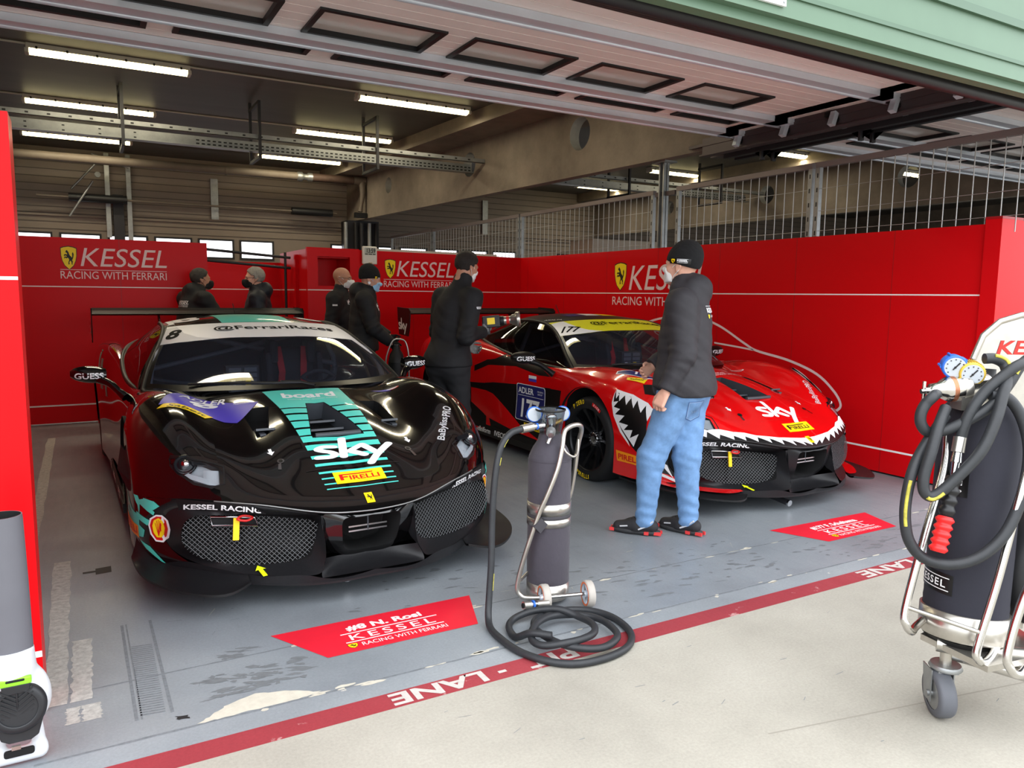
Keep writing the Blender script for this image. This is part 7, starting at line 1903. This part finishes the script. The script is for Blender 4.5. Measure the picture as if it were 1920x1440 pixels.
m = MB(); m.box(L(2.735,1.322,.865), (.04,.012,.11), M_STEEL, Matrix.Rotation(.28, 3, 'Y') @ Matrix.Rotation(.5, 3, 'Z')); m.obj('clip_plate', t)
m = MB(); m.tube([L(2.69,1.49,.225),L(2.75,1.30,.225),L(2.85,.98,.225)], .024, M_POL, 14); m.tube([L(2.62,1.50,.275),L(2.70,1.38,.27),L(2.90,1.20,.27)], .03, M_STEEL, 12); m.prism([(-.16,-.12),(.02,-.15),(.20,-.10),(.30,.08),(.1,.16),(-.12,.14)], L(2.74,1.42,.262), (1,0,0), (0,1,0), .022, M_STEEL); m.obj('chassis', t)
cs_ = bpy.data.objects.new('caster', None); COL.objects.link(cs_); cs_.parent = t
cc = L(2.640,1.487,.086); aw = Vector((.80,-.58,.05)).normalized()
m = MB(); m.cyl(L(2.672,1.49,.30), L(2.668,1.49,.185), .020, M_STEEL, n=16); m.lathe([(.052,-.006),(.056,0),(.050,.012)], L(2.668,1.488,.178), (0,0,1), M_GALV, 28)
side = aw*.036; up_ = Vector((0,0,1))
for sg in (1, -1): m.prism([(-.030,-.028),(.022,-.028),(.045,.09),(-.030,.09)], cc+side*sg+Vector((.012,.012,0)), aw.cross(up_).normalized()*-1, up_, .004*sg, M_GALV)
m.cyl(cc-aw*.045, cc+aw*.045, .011, M_GALV, n=12); m.box(L(2.662,1.488,.170), (.07,.07,.008), M_GALV, Matrix.Rotation(-.63, 3, 'Z')); m.obj('caster_fork', cs_)
m = MB(); m.lathe([(.058,-.028),(.080,-.028),(.0855,-.018),(.086,0),(.0855,.018),(.080,.028),(.058,.028)], cc, aw, mat('grey caster tyre', (88, 90, 96), .6), 36, True, False); m.obj('caster_tyre', cs_)
m = MB(); m.lathe([(.058,-.026),(.056,-.012),(.03,-.01),(.022,-.024),(.001,-.024)], cc, aw, M_GALV, 28); m.lathe([(.001,.024),(.022,.024),(.03,.010),(.056,.012),(.058,.026)], cc, aw, M_GALV, 28); m.obj('caster_hub', cs_)
# regulator with two gauges
rg = bpy.data.objects.new('regulator', None); COL.objects.link(rg); rg.parent = t
ra, rb = L(2.60,1.553,1.186), L(2.76,1.46,1.205); rd = (rb-ra).normalized()
m = MB(); m.lathe([(.012,-.045),(.014,-.03),(.024,-.028),(.026,0),(.034,.012),(.044,.03),(.046,.07),(.046,.10),(.041,.105),(.041,.17),(.030,.18)], ra, rd, M_POL, 28); m.lathe([(.0465,.072),(.0475,.075),(.0475,.098),(.0465,.10)], ra, rd, M_STEEL, 28, True, False); m.lathe([(.0405,.028),(.0465,.04),(.0465,.05)], ra, rd, mat('copper ring', (168, 112, 84), .3, .8), 28, True, False); m.obj('regulator_body', rg)
m = MB(); m.cyl(ra-rd*.05-Vector((0,0,.035)), ra-rd*.05+Vector((0,0,.035)), .006, M_POL, n=10); m.cyl(ra-rd*.06, ra-rd*.02, .009, M_POL, n=10); m.obj('tee_handle', rg)
m = MB(); m.box(ra+rd*.13-Vector((0,0,.055)), (.13,.07,.05), M_STEEL, Matrix.Rotation(math.atan2(rd.y, rd.x), 3, 'Z')); m.obj('bracket', rg)
def gauge(o, dv, shell, r, ribs, nm):
    g = bpy.data.objects.new('pressure_gauge', None); COL.objects.link(g); g.parent = t; dv = Vector(dv).normalized()
    m = MB(); m.lathe([(r*.85,-.055),(r*.95,-.05),(r,-.02),(r*1.04,.004),(r*.98,.010),(r*.86,.010)], o, dv, shell, 32)
    u = dv.orthogonal().normalized(); v = dv.cross(u)
    for q in range(ribs): a = 2*PI*q/ribs; d_ = u*math.cos(a)+v*math.sin(a); m.cyl(o+d_*r*1.0-dv*.05, o+d_*r*1.03+dv*.002, .0028 if ribs > 10 else .005, shell, n=6)
    m.obj('gauge_case', g)
    m = MB(); m.lathe([(r*.86,.0105),(.0005,.011)], o, dv, M_DIAL, 28, False, False)
    rt = dv.cross(Vector((0,0,1))).normalized()*-1; upv = rt.cross(dv)*-1
    if upv.z < 0: upv = -upv
    for q in range(9): a = R(-130+32.5*q); d_ = rt*math.sin(a)+upv*math.cos(a); m.box(o+dv*.0115+d_*r*.68, (.003,.003,.003), M_INK)
    m.cyl(o+dv*.0125-(rt*.5+upv*.6)*r*.35, o+dv*.0125+(rt*.5+upv*.6)*r*.7, .0022, M_INK, n=6); m.sph(o+dv*.012, .004, M_INK, 8); m.obj('gauge_dial', g)
gauge(L(2.640,1.525,1.268), (-.72,-.65,-.1), M_GBLUE, .040, 5, 'blue'); gauge(L(2.672,1.482,1.246), (-.72,-.66,-.12), M_GGOLD, .040, 34, 'gold')
# hanging hose with fittings
hz = bpy.data.objects.new('hanging_hose', None); COL.objects.link(hz); hz.parent = t
loops = [[(2.60,1.555,1.175),(2.53,1.528,1.168),(2.508,1.538,1.143),(2.492,1.542,1.111),(2.491,1.539,1.078),(2.507,1.526,1.05),(2.535,1.509,1.047),(2.582,1.478,1.067),(2.63,1.44,1.104),(2.685,1.41,1.15),(2.742,1.395,1.219),(2.79,1.39,1.275),(2.85,1.385,1.305),(2.92,1.37,1.31)],
 [(2.92,1.38,1.30),(2.85,1.375,1.30),(2.766,1.385,1.28),(2.718,1.405,1.243),(2.674,1.425,1.202),(2.636,1.44,1.153),(2.610,1.450,1.104),(2.598,1.455,1.064),(2.592,1.458,1.031)],
 [(2.70,1.46,1.30),(2.73,1.44,1.30),(2.755,1.42,1.28),(2.74,1.40,1.235),(2.690,1.385,1.184),(2.640,1.375,1.10),(2.588,1.385,1.00),(2.533,1.42,.915),(2.475,1.458,.847),(2.444,1.477,.852),(2.442,1.485,.905),(2.467,1.482,.986),(2.51,1.490,1.067),(2.58,1.51,1.13)],
 [(2.584,1.51,1.104),(2.50,1.525,1.0),(2.441,1.523,.925),(2.417,1.524,.834),(2.409,1.518,.753),(2.418,1.503,.681),(2.455,1.475,.627),(2.512,1.42,.61),(2.58,1.365,.638),(2.645,1.33,.702),(2.70,1.318,.784),(2.74,1.315,.893),(2.765,1.325,1.001),(2.757,1.35,1.10),(2.728,1.385,1.168),(2.68,1.42,1.18)]]
m = MB()
for lp in loops: m.tube([L(*p) for p in lp], .0185, M_HOSE, 12, spline=6)
m.obj('hose', hz)
for lp, a0, b0, off in ((0, 62, 76, (-.004,-.012,.012)), (3, 14, 26, (-.014,-.010,-.004)), (3, 66, 76, (-.004,-.016,.004)), (2, 4, 14, (-.006,-.014,.010)), (2, 46, 54, (-.012,-.012,-.006))):
    m = MB(); yp = crom([L(*p) for p in loops[lp]], 6); m.tube([p+np.array(off) for p in yp[a0:b0]], .0062, M_HYEL, 6); m.obj('yellow_print', hz)
bl = [(2.590,1.458,1.035),(2.578,1.456,.985),(2.566,1.452,.95),(2.552,1.447,.905)]
m = MB(); m.tube([L(*p) for p in bl[:2]], .0205, M_STEEL, 16); m.tube([L(*p) for p in bl[1:3]], [.014,.017], M_CHROME, 14); m.tube([L(*p) for p in bl[2:]], [.013,.011], M_CHROME, 12); m.obj('hose_end', hz)
def bellows(a, b, mm, r, k, nm): 
    a, b = L(*a), L(*b); ln = (b-a).length; P = []
    for i in range(k): P += [(r*.72, ln*i/k), (r, ln*(i+.5)/k)]
    P.append((r*.72, ln)); m = MB(); Q = [tuple(q) for q in crom([(p[0], p[1], 0) for p in P], 3)]; m.lathe([(q[0], q[1]) for q in Q], a, b-a, mm, 22); m.obj(nm, hz)
bellows((2.552,1.447,.905), (2.512,1.441,.775), mat('black bellows', (22, 22, 24), .4), .027, 4, 'black_bellows'); bellows((2.511,1.441,.772), (2.475,1.438,.655), mat('red bellows', (216, 34, 34), .4), .030, 5, 'red_bellows')
# name plate with cut letters and spare wheel
pf = [(-.055,-.34),(.40,-.34),(.40,.10),(.30,.115),(.12,.11),(.04,.085),(-.02,.03),(-.052,-.06)]
pu = Vector((.87,-.49,0)); po = L(3.02,1.625,1.335)
m = MB(); m.prism(pf, po, pu, Vector((0,0,1)), -.008, M_STEEL); nn = pu.cross(Vector((0,0,1))).normalized()
sh = tr2(text2('KESSEL', .30, .055, bold=.02, shear=.2, align='L'), .035, -.042); m.flat(sh[0], sh[1], po+nn*.001, pu, (0,0,1), mat('red letter', (214, 36, 26), .4), .001)
m.tube([po+pu*a+Vector((0,0,z_)) for a, z_ in pf[2:]], .012, M_STEEL, 8); m.obj('name_plate', t)
for x_, y_ in ((2.90,1.50),(2.96,1.40),(3.02,1.30)): 
    m = MB(); m.cyl(L(x_,y_,.30), L(x_+.05,y_+.02,1.15), .014, M_STEEL, n=10); m.obj('upright', t)
w2 = L(3.06,1.33,.53); a2 = Vector((-.35,-.93,.05)).normalized()
wo = bpy.data.objects.new('spare_wheel', None); COL.objects.link(wo); wo.parent = t
m = MB(); m.lathe([(.155,-.07),(.215,-.075),(.235,-.05),(.238,0),(.235,.05),(.215,.075),(.155,.07)], w2, a2, M_TYRE, 44, True, False); m.obj('tyre', wo)
m = MB(); m.lathe([(.155,.07),(.145,.06),(.135,.0),(.04,.02),(.001,.03)], w2, a2, M_RIM, 32, True, False); m.obj('rim', wo)

# ---- leaf blower standing on its end at the left post
t = thing('leaf_blower', 'white leaf blower with grey tube standing upright by the left red post', 'blower', (-.235, 2.72, 0))
W2 = mat('white plastic', (198, 200, 203), .4); G2 = mat('grey blower tube', (92, 92, 98), .5, noise=.06, nscale=8); B2 = mat('black plastic', (30, 31, 34), .45)
m = MB(); prof = []
for z_, rx, ry in ((.375,.064,.050),(.40,.064,.050),(.6,.062,.050),(.80,.058,.052),(.815,.057,.052)): prof.append([(-.010+rx*math.cos(a), ry*math.sin(a), z_) for a in np.linspace(0, 2*PI, 33)])
m.grid(prof, G2, True, False); prof2 = [[(p[0]*.93, p[1]*.92, p[2]) for p in row] for row in prof[::-1]]; m.grid(prof2, M_HOLE, True); m.grid([prof[-1], prof2[0]], G2, False); m.obj('blower_tube', t)
bf = union([(el((0,.0,.215), (.088,.060,.098)), .03), (rc((-.008,0,.33), (-.008,0,.385), .066, .063), .04), (el((.045,.012,.225), (.046,.045,.085)), .02), (rc((-.045,.02,.14),(-.06,.02,.05), .022,.018), .02), (rc((.040,.02,.14),(.052,.02,.05), .022,.018), .02), (rc((-.06,.01,.03),(.052,.01,.03), .024,.024), .02)])
o = sdf_obj('fan_housing', lambda P: smax(smax(bf(P), -P[:, 2]+.004, .004), P[:, 2]-.39, .006), (-.2,-.12,-.01), (.16,.12,.42), .005, W2, t)
gc = Vector((.006,-.052,.214)); gd = Vector((-.02,-1,.10)).normalized()
m = MB(); m.lathe([(.078,-.012),(.078,.004),(.070,.014),(.054,.016),(.053,.010)], gc, gd, B2, 40); m.prism([(-.070,-.03),(.070,-.03),(.050,-.100),(.030,-.112),(-.030,-.112),(-.050,-.100)], gc+Vector((0,.012,0)), (1,0,0), (0,.1,1), -.012, B2); m.obj('intake_cover', t, bevel=.003)
m = MB(); m.lathe([(.053,.006),(.001,.006)], gc, gd, M_HOLE, 32, False, False)
for q in range(7):
    for sg in (1, -1): z_ = -.036+.014*q; m.box(gc+gd*.010+Vector((sg*.023, 0, z_)), (.05,.004,.0045), B2, Matrix.Rotation(-sg*.62, 3, 'Y'))
m.cyl(gc+gd*.006+Vector((0,0,-.052)), gc+gd*.010+Vector((0,0,.052)), .003, B2, n=6); m.obj('grille', t)
m = MB(); m.box((.004,-.056,.303), (.085,.016,.022), mat('lime green latch', (130, 214, 40), .4)); m.box((.004,-.064,.308), (.05,.006,.008), M_HOLE); m.obj('latch', t, bevel=.003)
m = MB(); m.box((.004,-.052,.278), (.075,.02,.03), B2); m.obj('battery_cap', t, bevel=.003)
m = MB(); m.prism(rrect(-.042,-.012,.040,.012,.008), (0,-.0165,.052), (1,0,0), (0,0,1), .006, M_HOLE); m.obj('grip_slot', t)
m = MB(); m.box((-.004,-.066,.094), (.024,.008,.012), M_STEEL); m.obj('badge', t)

# ---- wheel gun in the mechanic's hand
t = thing('wheel_gun', 'black cordless wheel gun with red band and steel socket held by the mechanic', 'wheel gun', (3.02, 5.73, 1.27))
ga = Vector((.872,-.475,.10)).normalized(); gs = Vector((0,0,1)).cross(ga).normalized(); gu = ga.cross(gs)
rm = Matrix((ga, gs, gu)).transposed()
m = MB(); m.box(ga*.02, (.15,.085,.10), B2, rm); m.box(ga*-.02-gu*.065, (.05,.04,.09), B2, rm); m.lathe([(.036,.09),(.040,.095),(.040,.13)], (0,0,0), ga, B2, 24); m.obj('gun_body', t, bevel=.008)
m = MB(); m.box(ga*.02-gs*.044+gu*.006, (.065,.004,.055), M_VYEL, rm); m.obj('label', t)
m = MB(); m.lathe([(.034,.13),(.034,.15)], (0,0,0), ga, M_STEEL, 24); m.lathe([(.0345,.15),(.0345,.175)], (0,0,0), ga, mat('red band', (206, 40, 34), .4), 24, True, False); m.lathe([(.034,.175),(.034,.19),(.046,.20),(.048,.22),(.060,.23),(.066,.24),(.066,.265),(.058,.27),(.05,.265),(.001,.262)], (0,0,0), ga, M_STEEL, 32); m.obj('socket', t)
# ---- hand cart behind the black car
t = thing('hand_cart', 'black cart with thin bent steel handle behind the black car', 'cart', (2.79, 7.32, 0))
m = MB(); m.tube([(-.10,.05,.70),(-.09,.04,.86),(-.03,.02,1.02),(.05,.0,1.035),(.10,-.01,1.0),(.125,-.02,.88),(.13,-.02,.70),(.13,-.02,.2)], .009, M_STEEL, 8, spline=5); m.obj('handle', t)
m = MB(); m.cyl((.01,.02,.10), (.01,.02,.80), .085, M_RUB, n=20); m.lathe([(.085,.80),(.07,.88),(.04,.93),(.03,.98)], (.01,.02,0), (0,0,1), M_RUB, 20); m.obj('bottle', t)
m = MB(); m.bb((-.12,-.08,.07), (.15,.14,.10), M_DSTEEL); m.obj('tray', t)
for x_ in (-.10, .13): m = MB(); m.cyl((x_-.015,.05,.06), (x_+.015,.05,.06), .06, M_RUB, n=20); m.obj('wheel', t)
